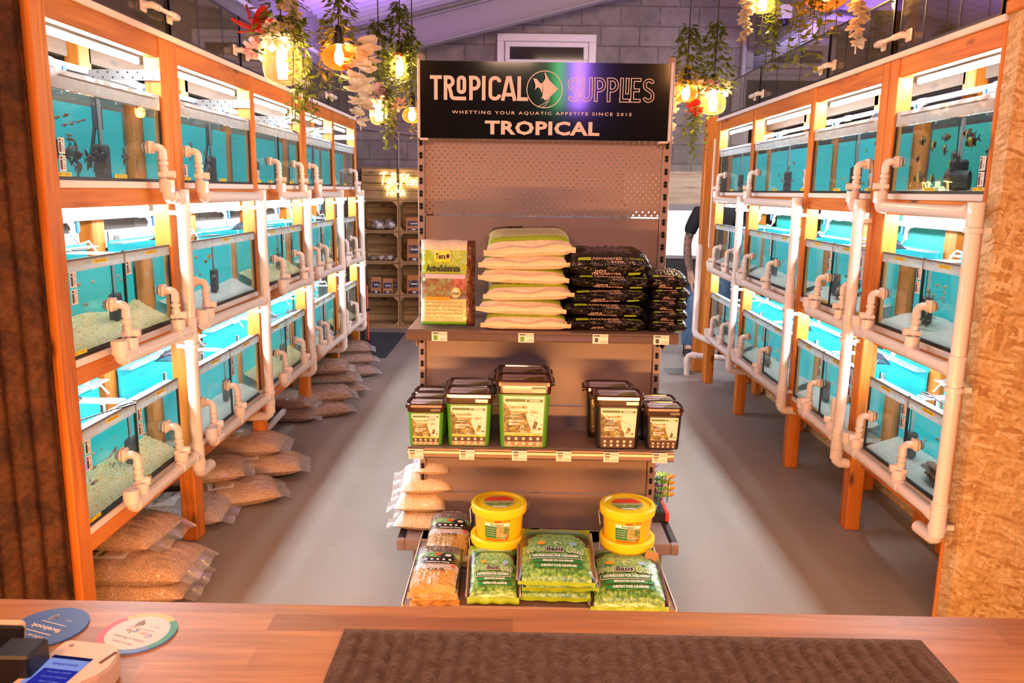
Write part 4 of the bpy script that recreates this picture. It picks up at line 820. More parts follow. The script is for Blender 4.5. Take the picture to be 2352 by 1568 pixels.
tpatch(b, g, -.48, .10, .50, .76, 0); ttext(b, g2, 'Tetra', -.24, .62, .36, .17, 1, .03); b.add([g2(.02 + .06 * math.cos(t), .63 + .055 * math.sin(t)) for t in [2 * PI * i / 14 for i in range(14)]], [tuple(range(14))], 1)
ttext(b, g2, 'ActiveSubstrate', -.14, .345, 1.22, .20, 1, .035)
tpatch(b, g, -.80, .66, .12, .225, 3); tpatch(b, g, -.78, .1, -.38, -.30, 6); tpatch(b, g, .2, .66, -.12, .12, 7)
g15 = on(tu, .004); b.add([g15(.32 + .17 * math.cos(t), -.20 + .125 * math.sin(t)) for t in [2 * PI * i / 20 for i in range(20)]], [tuple(range(20))], 4)
b.add([g2(.32 + a, -.20 + c) for a, c in ((-.09, .015), (.09, .015), (0, .095))], [(0, 1, 2)], 5); ttext(b, g2, 'START', .32, -.225, .26, .075, 1, .03)
LINES = ['Natural substrate provides an optimal base for beautiful plants', 'Optimaler Bodengrund als optimale Grundlage', 'Substrat naturel est une base ideale a la croissance', 'Natuurlijk bodemsubstraat biedt een optimale basis', 'Substrato naturale offre una base ottimale']
for k, l in enumerate(LINES): ttext(b, g2, l, -.10, -.43 - .085 * k, 1.34, .042, 1, .0)
b.build('printed_front', [YELP, INK, LIME, LILAC, TAN, WHT, ORNG, REDPL], o)
# stack of substrate bags lying down, ends to the front
def tetra_bag(seed):
    o = thing('substrate_bag', 'x', 'bag'); top, bot = pillow(.315, .29, .066, None, .32, 6, .0016, seed, .36, .5)
    def mf(u, v):
        if v < -.955: return 0
        if abs(u) > .93: return 3
        if v < -.80: return 1
        if v < .35: return 2
        return 3
    b = MB(); bag_mesh(b, top, bot, mf, lambda u, v: 0 if v < -.4 else 3, 36); b.build('bag_body', [CREAM, LIME, TAN, BROWNP], o)
    b = MB(); # folded white end
    def f(a, t):
        p = top((2 * a - 1) * .985, -1); up = top((2 * a - 1) * .985, -.94); dn = bot((2 * a - 1) * .985, -.94); q = up if t > .5 else dn
        k = abs(t - .5) * 2; return p * (1 - k) + q * k + Vector((0, -.012 * math.sin(PI * t) - .002 + .003 * noise.noise((a * 7, t * 3, seed)), 0))
    b.grid(f, 26, 8, 0, True)
    def f2(a, t):
        p = top(2 * a - 1, -1); return p + Vector((.012 * (2 * a - 1), -.004 - .014 * t, -.010 + .022 * t + .004 * math.sin(a * 12 + seed * 2) * t + .010 * noise.noise((a * 3, seed, 2))))
    b.grid(f2, 26, 3, 0, True); b.grid(lambda a, t: f2(a, t) + Vector((0, .0015, 0)), 26, 3, 0, True, True); b.build('folded_end', [CREAM], o)
    g2 = on(top, .0034); b = MB()
    for k, l in enumerate(LINES[:5]): ttext(b, g2, l, .05, -.70 + .11 * k, 1.4, .06, 0, .0)
    b.build('printed_text', INK, o)
    return o
tb = [tetra_bag(31), tetra_bag(37)]
SL = ['bottom', 'second from the bottom', 'third from the bottom', 'third from the top', 'second from the top', 'topmost']
for k in range(6):
    z_ = 1.084 + .0575 * k; pr = tb[k % 2]
    o = place(pr, k < 2, (.022 + (.004, -.008, .012, .004, .0, .012)[k], 3.095 + (.0, .005, -.006, .008, .0, -.004)[k], z_), (.02, -.03, .03, -.06, -.02, .03)[k], '%s cream-ended green substrate bag in the tall stack on the upper shelf' % SL[k], 'stacked green substrate bags', rot=((.0, .0, .01, -.01, .02, .10)[k], (0, .02, -.03, .02, -.02, -.04)[k], (.02, -.03, .03, -.06, -.02, .03)[k]), scale=(1, 1, 1.25) if k == 5 else None)
top, bot = pillow(.315, .29, .066, None, .32, 6, .004, 37, .36, .8); b = MB(); ttext(b, on(top, .003), 'Active', -.45, .75, .8, .3, 0, .03); tpatch(b, on(top, .002), -.93, -.1, .55, .95, 1)
lab = b.build('printed_name', [INK, LIME], None, (0, 0, 0)); lab.parent = o
# black soil bags
FOIL = shiny('black_foil', (.006, .004, .004), .2, .35, .8)
def soil_bag(w, d, h, seed):
    o = thing('black_soil_bag', 'x', 'bag'); top, bot = pillow(w, d, h, None, .45, 5, .003, seed, .40, 1.2)
    b = MB(); bag_mesh(b, top, bot, 0, 0, 30); b.build('bag_body', FOIL, o)
    b = MB(); flap(b, top, -1, .022, 0, 30, .003, .0035, seed); b.build('end_seal', FOIL, o)
    g = on(top, .0034); gb = on(bot, .0034, True); b = MB()
    ttext(b, g, 'ADVANCED', -.05, -.955, .72, .05, 0, .004); ttext(b, g, 'SOIL', .2, -.988, .34, .022, 0, .004); ttext(b, g, 'PLANTS', .66, -.955, .3, .035, 1)
    tpatch(b, g, -.74, -.44, -.975, -.935, 1, 6, 2)
    ttext(b, gb, 'ADVANCED', -.06, -.955, .70, .05, 0, .004, 0, -1); ttext(b, gb, 'SOIL', -.22, -.985, .30, .025, 0, .004, 0, -1); tpatch(b, gb, .46, .76, -.975, -.935, 1, 6, 2)
    b.build('printed_name', [plain('foil_lettering', (.72, .52, .46), .35) if 'foil_lettering' not in bpy.data.materials else bpy.data.materials['foil_lettering'], LIME], o); return o
SL5 = ['bottom', 'second from the bottom', 'middle', 'second from the top', 'topmost']
big, sml = soil_bag(.315, .27, .058, 41), soil_bag(.148, .25, .046, 43)
for k in range(5):
    place(big, k == 0, (.333 + (.0, -.004, .0, .012, .0)[k], 3.10, 1.084 + .0535 * k), 0, '%s wide black soil bag in the stack right of the green bags' % SL5[k], 'stacked wide black soil bags', rot=(.06 if k == 4 else 0, (.0, .015, -.02, .02, .0)[k], (.01, -.02, .02, -.01, .02)[k]), scale=(1, 1, 1.5) if k == 4 else None)
for k in range(5):
    place(sml, k == 0, (.563 + (.004, .0, -.002, .004, -.006)[k], 3.09, 1.084 + .0405 * k), 0, '%s narrow black soil bag in the rightmost stack on the upper shelf' % SL5[k], 'stacked narrow black soil bags', rot=(0, (.03, .0, .03, .0, .03)[k], (-.03, .02, -.01, .02, -.03)[k]), scale=(1, 1, 1.35) if k == 4 else None)
# bags on the base deck
def nutri_bag(w, d, h, seed, full=True):
    o = thing('plant_soil_bag', 'x', 'bag'); top, bot = pillow(w, d, h, None, .36, 3.6, .0012, seed, .46, .4)
    def mf(u, v):
        if v > .92: return 2
        if v > .55: return 1 if v < .80 - .1 * u * u else 2
        if abs(u) > .90: return 4
        r_ = (u / .78) ** 2 + ((v - .22) / .42) ** 2
        if r_ < 1 + .25 * noise.noise((u * 5, v * 5, seed)): return 3
        return 0 if v < .1 else 4
    b = MB(); bag_mesh(b, top, bot, mf, 4, 40); b.build('bag_body', [PLANTPIC, DGREEN, LIME, BUSHPIC, DARKPIC], o)
    b = MB(); flap(b, top, 1, .018, 0, 26, .006, .002, seed); flap(b, top, -1, .012, 0, 26, -.008, .002, seed + 1)
    for sd in (-1, 1): b.grid(lambda a, t: top(sd, 2 * a - 1) + Vector((sd * .007 * t, 0, .006 * t)), 20, 1, 1, True, sd > 0)
    b.build('end_seal', [LIME, CREAM], o)
    g, g2, g3 = on(top, .0034), on(top, .0044), on(top, .0058); b = MB()
    def word(txt, cu, cv, hw, hv, m):
        vs, fs, wd_ = text_mesh(txt, 'CENTER', .10, 1, .12); k = hw / max(wd_, .01); 
        arch = lambda uu: .10 * (1 - uu * uu)
        b.add([g(cu + x_ * k, cv + y_ * hv + arch(cu + x_ * k)) for x_, y_ in vs], fs, 0); vs, fs, _ = text_mesh(txt, 'CENTER', .03, 1, .12)
        b.add([g2(cu + x_ * k, cv + y_ * hv + arch(cu + x_ * k)) for x_, y_ in vs], fs, m)
    word('Nutri', -.54, -.22, .46, .24, 1); word('Basis', -.04, -.23, .50, .24, 2); word('6', .35, -.20, .18, .36, 1); word('in1', .60, -.24, .28, .24, 1)
    tpatch(b, g, -.70, .66, -.49, -.33, 0, 14); tpatch(b, g2, -.68, .64, -.475, -.345, 3, 14); ttext(b, g3, 'NÄHRBODEN FÜR AQUARIEN', -.02, -.41, 1.2, .115, 0, .03)
    tpatch(b, g2, -.62, .70, -.63, -.53, 3, 12); ttext(b, g3, 'MEDIUM FOR AQUARIUMS', .04, -.58, .80, .085, 0, .03)
    tpatch(b, g2, -.58, .72, -.78, -.68, 3, 12); ttext(b, g3, 'SUBSTRAT POUR AQUARIUMS', .06, -.73, .92, .085, 0, .03)
    for cu, cv, m in ((.46, .10, 4), (-.40, .12, 5)):
        b.add([g2(cu + .11 * math.cos(t), cv + .075 * math.sin(t)) for t in [2 * PI * i / 14 for i in range(14)]], [tuple(range(14))], m)
    b.add([g2(.05 + .10 * math.cos(t), .10 + .07 * math.sin(t)) for t in [2 * PI * i / 16 for i in range(13)]] + [g2(.05 + .075 * math.cos(t), .10 + .052 * math.sin(t)) for t in [2 * PI * i / 16 for i in range(13)]], [(i, i + 1, 14 + i, 13 + i) for i in range(12)], 0)
    for k in range(3): tpatch(b, g2, -.7, .7, .60 + .065 * k, .625 + .065 * k, 6, 12, 1)
    b.build('printed_front', [WHT, LIMEB, INK, DGREEN, plain('badge_blue', (.25, .45, .65), .4) if 'badge_blue' not in bpy.data.materials else bpy.data.materials['badge_blue'], ORNG, plain('table_mint', (.35, .62, .48), .4) if 'table_mint' not in bpy.data.materials else bpy.data.materials['table_mint']], o)
    return o
nb = nutri_bag(.275, .34, .062, 51); ns_ = nutri_bag(.185, .27, .055, 53)
for k, (z_, rx, lb) in enumerate(((.152, 0, 'bottom green plant soil bag in the middle stack on the base'), (.196, 0, 'middle green plant soil bag in the middle stack on the base'), (.238, .09, 'top green plant soil bag in the middle stack on the base'))):
    place(nb, k == 0, (.155 + .006 * (k % 2), 2.80 - .01 * k, z_), 0, lb, 'large green plant soil bags', rot=(rx, 0, (-.02, .03, -.02)[k]))
dup(nb, (.415, 2.76, .153), 0, 'green plant soil bag at the right end of the base in front of a bucket', 'large green plant soil bags', rot=(.10, -.03, -.03), scale=(1, 1, 1.35))
for k, (z_, rx, lb) in enumerate(((.152, 0, 'lower small green plant soil bag in front of the left buckets'), (.188, .20, 'upper small green plant soil bag in front of the left buckets'))):
    place(ns_, k == 0, (-.075, 2.745, z_), 0, lb, 'small green plant soil bags', rot=(rx, 0, .02))
AMBER = shiny('amber_film', (.50, .26, .06), .25, 1.0, 1.0); GREYB = shiny('grey_brown_print', (.13, .09, .08), .28, .9, .8); PINKG = shiny('pale_film', (.55, .42, .36), .3, .9, .8)
def brown_bag(seed):
    o = thing('shrimp_soil_bag', 'x', 'bag'); top, bot = pillow(.175, .27, .062, None, .34, 3.6, .0014, seed, .46, .5)
    def mf(u, v):
        if abs(u) > .93: return 4
        if v > .42: return 1
        if v > .16: return 2 if noise.noise((u * 3, 0, seed)) * .12 + v > .2 else 5
        if v > -.12: return 4
        if v > -.35: return 3
        return 0
    b = MB(); bag_mesh(b, top, bot, mf, 0, 34); b.build('bag_body', [AMBER, GREYB, BUSHPIC, PINKG, DARKPIC, GREYB], o)
    b = MB(); flap(b, top, -1, .02, 0, 24, -.010, .003, seed); b.build('end_seal', AMBER, o)
    g, g2 = on(top, .0036), on(top, .0050); b = MB()
    ttext(b, g2, 'ACTIVE SOIL', 0, .80, .9, .12, 0, .01); b.add([g(.42 + .30 * math.cos(t), .22 + .14 * math.sin(t)) for t in [2 * PI * i / 18 for i in range(18)]], [tuple(range(18))], 2); b.add([g2(.45 + .13 * math.cos(t), .22 + .06 * math.sin(t)) for t in [2 * PI * i / 12 for i in range(12)]], [tuple(range(12))], 4)
    for k, cu in enumerate((-.45, -.2, .05, .3, .55)): b.add([g2(cu + .06 * math.cos(t), .02 + .035 * math.sin(t)) for t in [2 * PI * i / 10 for i in range(10)]], [tuple(range(10))], 0)
    tpatch(b, g2, -.12, .16, .22, .32, 1, 5, 2); tpatch(b, g, -.45, .6, -.14, -.06, 2, 10, 2); ttext(b, g2, 'Substrate for shrimp', .06, -.10, .98, .075, 0, .02)
    ttext(b, g2, '£14.95', .05, -.42, .70, .17, 2, .012, .2); b.add([g2(.72 + .09 * math.cos(t), -.22 + .05 * math.sin(t)) for t in [2 * PI * i / 12 for i in range(12)]], [tuple(range(12))], 1); b.build('printed_front', [WHT, REDP, INK, WHT, CREAM], o); return o
br = brown_bag(61)
for k, (x_, y_, z_, rx, lb) in enumerate(((-.285, 2.73, .152, .0, 'lower brown shrimp soil bag at the front left of the base'), (-.285, 2.735, .198, .14, 'upper brown shrimp soil bag priced in marker at the front left of the base'), (-.265, 3.03, .152, .0, 'lower brown shrimp soil bag at the back left of the base'), (-.262, 3.03, .205, .2, 'upper brown shrimp soil bag at the back left of the base'))):
    place(br, k == 0, (x_, y_, z_), 0, lb, 'brown shrimp soil bags', rot=(rx, 0, (.05, -.02, .03, -.03)[k]))
# ================================================================ TUBS
TUBL = plain('brown_smoky_plastic', (.045, .014, .005), .12, coat=.6); TUBG = plain('tub_green', (.07, .28, .02), .35); TUBK = plain('tub_black', (.012, .011, .011), .3); HANDB = plain('tub_handle_black', (.008, .008, .01), .3)
LABW = picmat('label_sky', [(.3, (.80, .66, .58)), (.5, (.86, .74, .66)), (.7, (.72, .60, .64))], 4, .35, .2); LABG = picmat('label_plants', [(.32, (.012, .008, .004)), (.44, (.05, .035, .006)), (.54, (.20, .16, .015)), (.68, (.46, .38, .06))], 55, .35, .2); LABD = plain('label_dark_brown', (.05, .012, .006), .35); LABV = speckle('label_gravel', [(0, (.10, .04, .015)), (.5, (.42, .24, .12)), (1, (.70, .50, .32))], 420, .4, 0, 'vor'); DGL = plain('label_dark_green', (.05, .13, .02), .35); OLIVE = plain('label_olive', (.30, .22, .008), .35); WHL = plain('label_white', (.86, .76, .70), .4); LILK = plain('label_lilac', (.48, .40, .46), .4)
def rrect(w, d, r, n=4):
    return [(sx * (w / 2 - r) + r * math.cos(a), sy * (d / 2 - r) + r * math.sin(a)) for sx, sy, a0 in ((1, 1, 0), (-1, 1, 90), (-1, -1, 180), (1, -1, 270)) for a in [math.radians(a0 + 90 * i / n) for i in range(n + 1)]]
def loft(b, rings, m, sm=False, cap0=True, cap1=True, mf=None):
    k = len(rings[0])
    for q in range(len(rings) - 1): b.add(rings[q] + rings[q + 1], [(i, (i + 1) % k, k + (i + 1) % k, k + i) for i in range(k)], mf(q) if mf else m, sm)
    if cap0: b.add(rings[0], [tuple(range(k))[::-1]], m)
    if cap1: b.add(rings[-1], [tuple(range(k))], mf(len(rings) - 2) if mf else m)
def tub(w, h, black, price=False):
    d = w * .92; hb = h * .80
    o = thing('substrate_tub', 'x', 'tub'); b = MB(); R3 = lambda ww, dd, z, r=.022: [Vector((p[0], p[1], z)) for p in rrect(ww, dd, r)]
    loft(b, [R3(w * .90, d * .90, 0), R3(w * .905, d * .905, .004), R3(w, d, hb)], 0, False); b.build('tub_body', [TUBK if black else TUBG], o)
    b = MB(); loft(b, [R3(w * 1.005, d * 1.005, hb - h * .02), R3(w * 1.04, d * 1.04, hb), R3(w * 1.05, d * 1.05, hb + h * .10), R3(w * 1.12, d * 1.12, hb + h * .105), R3(w * 1.12, d * 1.12, hb + h * .16), R3(w * 1.07, d * 1.07, hb + h * .185), R3(w * 1.0, d * 1.0, hb + h * .185), R3(w * .97, d * .97, hb + h * .165)], 0); b.box(w * .15, w * .42, -d * .57, -d * .52, hb + h * .02, hb + h * .08, 0)
    lo = b.build('lid', TUBL, o)
    b = MB(); zt = hb + h * .167; fl = lambda u, v: (u * w * .45, v * d * .45, zt)
    b.poly([fl(-.95, -.9), fl(.95, -.9), fl(.95, .9), fl(-.95, .9)], 0); zt += .0006; b.poly([fl(-.1, -.8), fl(.9, -.8), fl(.9, .4), fl(.3, .1)], 1); zt += .0004; b.text('Deponit-Mix 10in1', .001, lambda u, v: (u * 1.0 - w * .06, -d * .05 + v * 26, zt), 2, fit=w * .62, bold=.02); b.build('lid_label', [LILK, LABG, OLIVE], lo)
    b = MB(); zt = hb + h * .13; b.tube([(-w * .57, 0, zt - .01), (-w * .585, d * .25, zt + .002), (-w * .5, d * .56, zt + .008), (0, d * .60, zt + .010), (w * .5, d * .56, zt + .008), (w * .585, d * .25, zt + .002), (w * .57, 0, zt - .01)], .0032, 8)
    for sx in (-1, 1): b.cyl((sx * w * .555, 0, zt - .01), (sx * w * .60, 0, zt - .01), .011, 10)
    b.build('handle', HANDB, o)
    b = MB()
    def F(u, v, e=0): z = .004 + v * (hb - .008); k = .905 + .095 * z / hb; return (u * w / 2 * k, -d / 2 * k - .0008 - e, z)
    def r(u0, u1, v0, v1, m, e=0): b.grid(lambda a, t: F(u0 + (u1 - u0) * a, v0 + (v1 - v0) * t, e), 2, 2, m, False)
    U = .80
    r(-U, U, .26, .96, 0); r(-U, U, .21, .26, 1 if not black else 3, .0004); r(-U, U, .0, .21, 3); 
    if not black: r(-U, U, .0, .10, 4, .0004)
    r(-.74, .06, .855, .91, 5, .0006); r(.10, .74, .85, .905, 5, .0006); b.text('DENNERLE', .01, lambda u, v: (F(.46, 0)[0] + u, F(0, .877, .0012)[1], F(0, .877)[2] + v), 8, fit=w * .21, bold=.04)
    pts = [(-U, .27), (.38, .27), (.26, .38), (.12, .55), (.06, .66), (-.2, .62), (-.5, .62), (-.66, .78), (-U, .84)]
    b.poly([F(u, v, .0004) for u, v in pts], 2); b.poly([F(u, v, .0005) for u, v in ((.34, .29), (.5, .29), (.58, .47), (.44, .5), (.38, .4))], 2)
    for u, v in ((.30, .60), (.42, .52), (.5, .56), (.26, .5), (.7, .43)): b.poly([F(u, v, .0007), F(u + .08, v - .01, .0007), F(u + .04, v + .012, .0007)], 9)
    def T(txt, u, v, wd, sz, m, e=.0014, bold=.03, sh=.2):
        p = F(u, v, e); vs, fs, wq = text_mesh(txt, 'LEFT', bold, 1, sh); k = wd * w / max(wq, .01); kk = sz * hb; b.add([(p[0] + x_ * k, F(u, v + y_ * sz, e)[1], p[2] + y_ * kk) for x_, y_ in vs], fs, m)
    T('Deponit-Mix', -.60, .755, .36, .082, 6); T('Black' if black else 'Professional', -.60, .662, .19 if black else .37, .082, 8 if False else (10 if black else 6)); T('10in1', -.18 if black else .22, .662, .16, .082, 6)
    r(-.62, -.14, .565, .61, 5, .0009); T('Nährboden', -.58, .585, .19, .055, 8, .0018, .01, 0)
    r(-.62, .04, .475, .515, 8, .0009); r(-.62, -.16, .415, .455, 8, .0009); T('Substrat de fond', -.45, .495, .24, .045, 10, .0018, 0, 0); T('Substrate', -.45, .435, .14, .045, 10, .0018, 0, 0)
    ring = [2 * PI * i / 16 for i in range(13)]; cu, cv = -.06, .335
    b.add([F(cu + .09 * math.cos(t), cv + .042 * math.sin(t) * w / hb * 1.9, .001) for t in ring] + [F(cu + .07 * math.cos(t), cv + .033 * math.sin(t) * w / hb * 1.9, .001) for t in ring], [(i, i + 1, 14 + i, 13 + i) for i in range(12)], 8); T('8', cu - .02, cv - .03, .03, .06, 8); T('years', cu + .02, cv - .04, .08, .04, 8)
    r(.30, .53, .285, .345, 8, .0009); T('100-250 L', .32, .325, .09, .03, 10, .0016, 0, 0)
    for k, m in enumerate((11, 9, 12)): r(.60, .74, .345 - .014 * k, .359 - .014 * k, m, .0009)
    for j in (0, 1):
        for k in range(5): u, v = -.62 + .31 * k, .155 - .095 * j; b.add([F(u + .065 * math.cos(t), v + .030 * math.sin(t) * w / hb * 1.05, .001) for t in [2 * PI * i / 12 for i in range(12)]], [tuple(range(12))], 8); b.add([F(u + .02 * math.cos(t), v + .012 * math.sin(t), .0013) for t in [2 * PI * i / 6 for i in range(6)]], [tuple(range(6))], 3)
    if price: T('£16.90', .12, .79, .21, .10, 10, .002, 0, .2)
    b.build('front_label', [LABW, LIME, LABG, LABD, LABV, DGL, OLIVE, OLIVE, WHL, REDP, INK, INK, YELP], o); return o
TL, TM, TS_, TSP, TBM, TBS = tub(.198, .275, False), tub(.175, .218, False), tub(.138, .172, False), tub(.138, .172, False, True), tub(.175, .218, True), tub(.138, .172, True)
SZ = .618
for pr, first, x_, y_, z_, lb in ((TL, 1, .028, 3.03, SZ, 'largest green plant substrate tub with a brown lid, front of the middle column'), (TL, 0, .026, 3.165, SZ, 'largest green plant substrate tub half hidden behind the front one'), (TM, 1, -.185, 3.03, SZ, 'medium green substrate tub left of the largest one'), (TM, 0, -.185, 3.165, SZ, 'medium green substrate tub behind the other medium one'),
                               (TSP, 1, -.352, 3.015, SZ, 'small green substrate tub priced in marker at the left end of the lower shelf'), (TS_, 1, -.348, 3.115, SZ, 'second small green substrate tub behind the marker priced one'), (TS_, 0, -.345, 3.195, SZ, 'rearmost small green substrate tub against the back panel'),
                               (TBM, 1, .395, 3.03, SZ, 'medium black substrate tub on the right of the lower shelf'), (TBM, 0, .372, 3.165, SZ, 'medium black substrate tub behind the front black one'), (TBS, 1, .572, 3.02, SZ, 'small black substrate tub at the right end of the lower shelf'), (TBS, 0, .566, 3.125, SZ, 'small black substrate tub behind the one at the right end')):
    place(pr, first, (x_, y_, z_), 0, lb, 'plant substrate tubs', scale=(1, .72 if 'behind' not in lb or True else 1, 1))
# yellow buckets
BUCK = plain('yellow_bucket_plastic', (.90, .50, .005), .3, coat=.2); WIRE = plain('bucket_wire', (.6, .55, .5), .3, .8); LIDY = plain('yellow_lid', (.88, .62, .01), .35)
def bucket():
    o = thing('yellow_bucket', 'x', 'bucket'); h, r0, r1 = .135, .088, .097
    b = MB(); b.lathe([(0.001, .0), (r0, 0), (r0, .003), (r1, h - .012), (r1 + .004, h - .012)], n=36); b.build('bucket_body', BUCK, o)
    b = MB(); b.lathe([(r1 + .003, h - .034), (r1 + .009, h - .034), (r1 + .011, h - .02), (r1 + .011, h - .006), (r1 + .007, h), (r1 - .004, h), (r1 - .010, h - .008), (.001, h - .008)], n=40); ld = b.build('lid', LIDY, o)
    b = MB(); zz = h - .0072; rr = .062; b.add([(rr * math.cos(t), .01 + rr * .98 * math.sin(t), zz) for t in [2 * PI * i / 28 for i in range(28)]], [tuple(range(28))], 0); c_ = lambda u, v: (u, .01 + v, zz + .0005)
    b.poly([c_(rr * .95 * math.cos(t), rr * .95 * math.sin(t)) for t in [math.radians(a) for a in range(8, 65, 6)]] + [c_(rr * .95 * math.cos(t), rr * .95 * math.sin(t)) for t in [math.radians(a) for a in range(130, 178, 6)]], 1); b.poly([c_(-.055, -.012), c_(.055, -.012), c_(.04, -.042), c_(-.04, -.042)], 2); b.poly([c_(-.035, -.045), c_(.035, -.045), c_(.02, -.055), c_(-.02, -.055)], 3); b.build('lid_label', [plain('lid_lbl', (.45, .38, .16), .4), REDP, PLANTPIC, WHT], ld)
    b = MB(); b.tube([(-r1 - .01, 0, h - .022), (-r1 - .016, -.01, h - .03), (-r1 - .012, -.035, h - .075), (-.075, -.085, h - .11)][:3], .0016, 6); b.tube([(r1 + .009, 0, h - .02), (r1 + .018, .01, h - .012), (r1 + .02, .02, h - .03), (r1 + .012, .04, h - .055)], .0016, 6); b.build('wire_handle', WIRE, o)
    b = MB()
    def C_(a, v, e=0): q = math.radians(-90 + a); z = v * h; rr = r0 + (r1 - r0) * v + .0008 + e; return (rr * math.cos(q), rr * math.sin(q), z)
    def r(a0, a1, v0, v1, m, e=0): b.grid(lambda s_, t: C_(a0 + (a1 - a0) * s_, v0 + (v1 - v0) * t, e), 10, 1, m, True)
    r(-36, 24, .50, .60, 0); r(-36, 24, .14, .50, 1); r(-8, 24, .17, .50, 2, .0004); r(-34, 16, .08, .115, 3, .0004)
    b.poly([C_(a, v, .0008) for a, v in ((12, .08), (20, .08), (21, .20), (19, .2))], 3)
    def T(txt, a, v, wd, hv, m, bold=.02, sh=0):
        vs, fs, wq = text_mesh(txt, 'CENTER', bold, 1, sh); k = wd / max(wq, .01); b.add([C_(a + x_ * k, v + y_ * hv, .0012) for x_, y_ in vs], fs, m)
    T('sera', -4, .655, 17, .11, 3, .04, .2); T('floredepot', -6, .55, 30, .10, 5, .02); T('£16.95', 16, .65, 18, .10, 4, .0, .3)
    for k in range(4): T('Langzeit Bodengrund', -22, .44 - .07 * k, 22, .04, 0, .0)
    T('4,7 kg', 8, .13, 12, .05, 0)
    b.build('wrap_label', [WHT, DGREEN, speckle('bucket_photo', [(.3, (.05, .09, .02)), (.45, (.22, .30, .08)), (.55, (.5, .34, .16)), (.75, (.7, .55, .36))], 40, .4, 0), REDP, INK, plain('label_bottle_green', (.03, .16, .05), .4)], o); return o
bk = bucket()
for k, (x_, z_, lb) in enumerate(((-.064, .152, 'lower yellow bucket behind the small green soil bags'), (-.062, .279, 'upper yellow bucket in the left pair with a priced label'), (.440, .152, 'lower yellow bucket behind the right hand green soil bag'), (.438, .279, 'upper yellow bucket in the right pair beside the upright'))):
    place(bk, k == 0, (x_, 2.93, z_), (.0, .05, .12, .02)[k], lb, 'yellow plant food buckets')
b = MB(); xf = Matrix.Translation((.495, 2.80, .165)) @ Matrix.Rotation(.30, 4, 'Y') @ Matrix.Rotation(-.25, 4, 'X'); b.box(-.024, .024, -.0015, .0015, 0, .105, 0, xf); tag(b.build('cardboard_strip', plain('brown_card', (.36, .22, .10), .7), loc=(.495, 2.8, .165)), 'plain brown cardboard strip leaning on the lower right yellow bucket', 'card')
# ================================================================ PLANTS TRAY on the right side shelf
tr = thing('plant_tray', 'black tray with a red end holding plastic aquarium plants on the right side shelf', 'tray', (.57, 3.5, .152))
b = MB(); b.cbox(.50, .672, 3.36, 3.9, .152, .20, .004); b.build('tray_body', BLKP, tr)
b = MB(); b.cbox(.672, .69, 3.358, 3.9, .154, .196, .003); b.build('red_end', REDP, tr)
PLC = {'magenta': plain('magenta_plastic', (.50, .02, .28), .4), 'dark green': plain('deep_green_plastic', (.01, .20, .04), .4), 'lime green': plain('lime_plastic', (.45, .70, .08), .4), 'orange': plain('orange_plastic', (.90, .38, .01), .4), 'maroon': plain('maroon_plastic', (.12, .01, .05), .4)}
def plastic_plant(col, x_, y_, z_, hh, kind, lb):
    o = thing('plastic_plant', lb, 'plant', (x_, y_, z_), 0, 'plastic aquarium plants in the tray'); b = MB(); b.tube([(x_, y_, z_), (x_ + .005, y_, z_ + hh)], .0025, 6); b.build('stem', PLC['dark green'], o); b = MB()
    n = int(hh / .028)
    for k in range(1, n + 1):
        z2 = z_ + hh * k / n
        for j in range(9):
            a = 2 * PI * j / 9 + k; d = Vector((math.cos(a), math.sin(a), .25)); s_ = Vector((-math.sin(a), math.cos(a), 0)); L_ = .030 if kind == 'whorl' else .034; wd = .004 if kind == 'whorl' else .012; p = Vector((x_ + .004, y_, z2))
            b.poly([p, p + d * L_ * .5 + s_ * wd, p + d * L_ + Vector((0, 0, .008)), p + d * L_ * .5 - s_ * wd]); 
    b.build('leaves', PLC[col], o)
for a in (('magenta', .63, 3.52, .20, .30, 'whorl', 'tall magenta plastic plant behind the shelving upright'), ('dark green', .635, 3.44, .20, .12, 'whorl', 'short dark green plastic plant in the tray'), ('maroon', .640, 3.41, .20, .10, 'whorl', 'short maroon plastic plant in the tray'), ('lime green', .665, 3.46, .20, .13, 'leaf', 'pale lime plastic plant in the tray'), ('orange', .70, 3.48, .20, .115, 'leaf', 'orange leaved plastic plant leaning out of the tray')): plastic_plant(*a)
# ================================================================ COUNTER
m, nt, p = nm('butcher_block'); t = nt.nodes.new('ShaderNodeTexCoord'); b_ = nt.nodes.new('ShaderNodeTexBrick'); b_.inputs['Scale'].default_value = 1; b_.inputs['Brick Width'].default_value = .34; b_.inputs['Row Height'].default_value = .043; b_.inputs['Mortar Size'].default_value = 0; b_.offset = .37; b_.inputs['Bias'].default_value = 0
b_.inputs['Color1'].default_value = (0, 0, 0, 1); b_.inputs['Color2'].default_value = (1, 1, 1, 1); L(nt, t.outputs['Object'], b_.inputs['Vector'])
c1 = ramp(nt, b_.outputs['Color'], [(0, (.33, .135, .045)), (.35, (.50, .24, .085)), (.7, (.60, .31, .12)), (1, (.43, .19, .065))])
g = tnoise(nt, coords(nt, (4, 60, 60)), 1.5, 5, .6, .5); g2 = tnoise(nt, coords(nt, (1.5, 14, 14)), 1.2, 3, .6, 1)
c1 = mixc(nt, 1, c1, ramp(nt, g.outputs[0], [(.3, (.76, .72, .68)), (.65, (1.08, 1.05, 1.0))]), 'MULTIPLY'); c1 = mixc(nt, 1, c1, ramp(nt, g2.outputs[0], [(.3, (.78, .72, .68)), (.6, (1.05, 1.03, 1.0))]), 'MULTIPLY')
L(nt, c1, p.inputs['Base Color']); p.inputs['Roughness'].default_value = .33; fn = tnoise(nt, coords(nt), 420, 2); bump(nt, p, fn.outputs[0], .12, .002); BUTCH = m
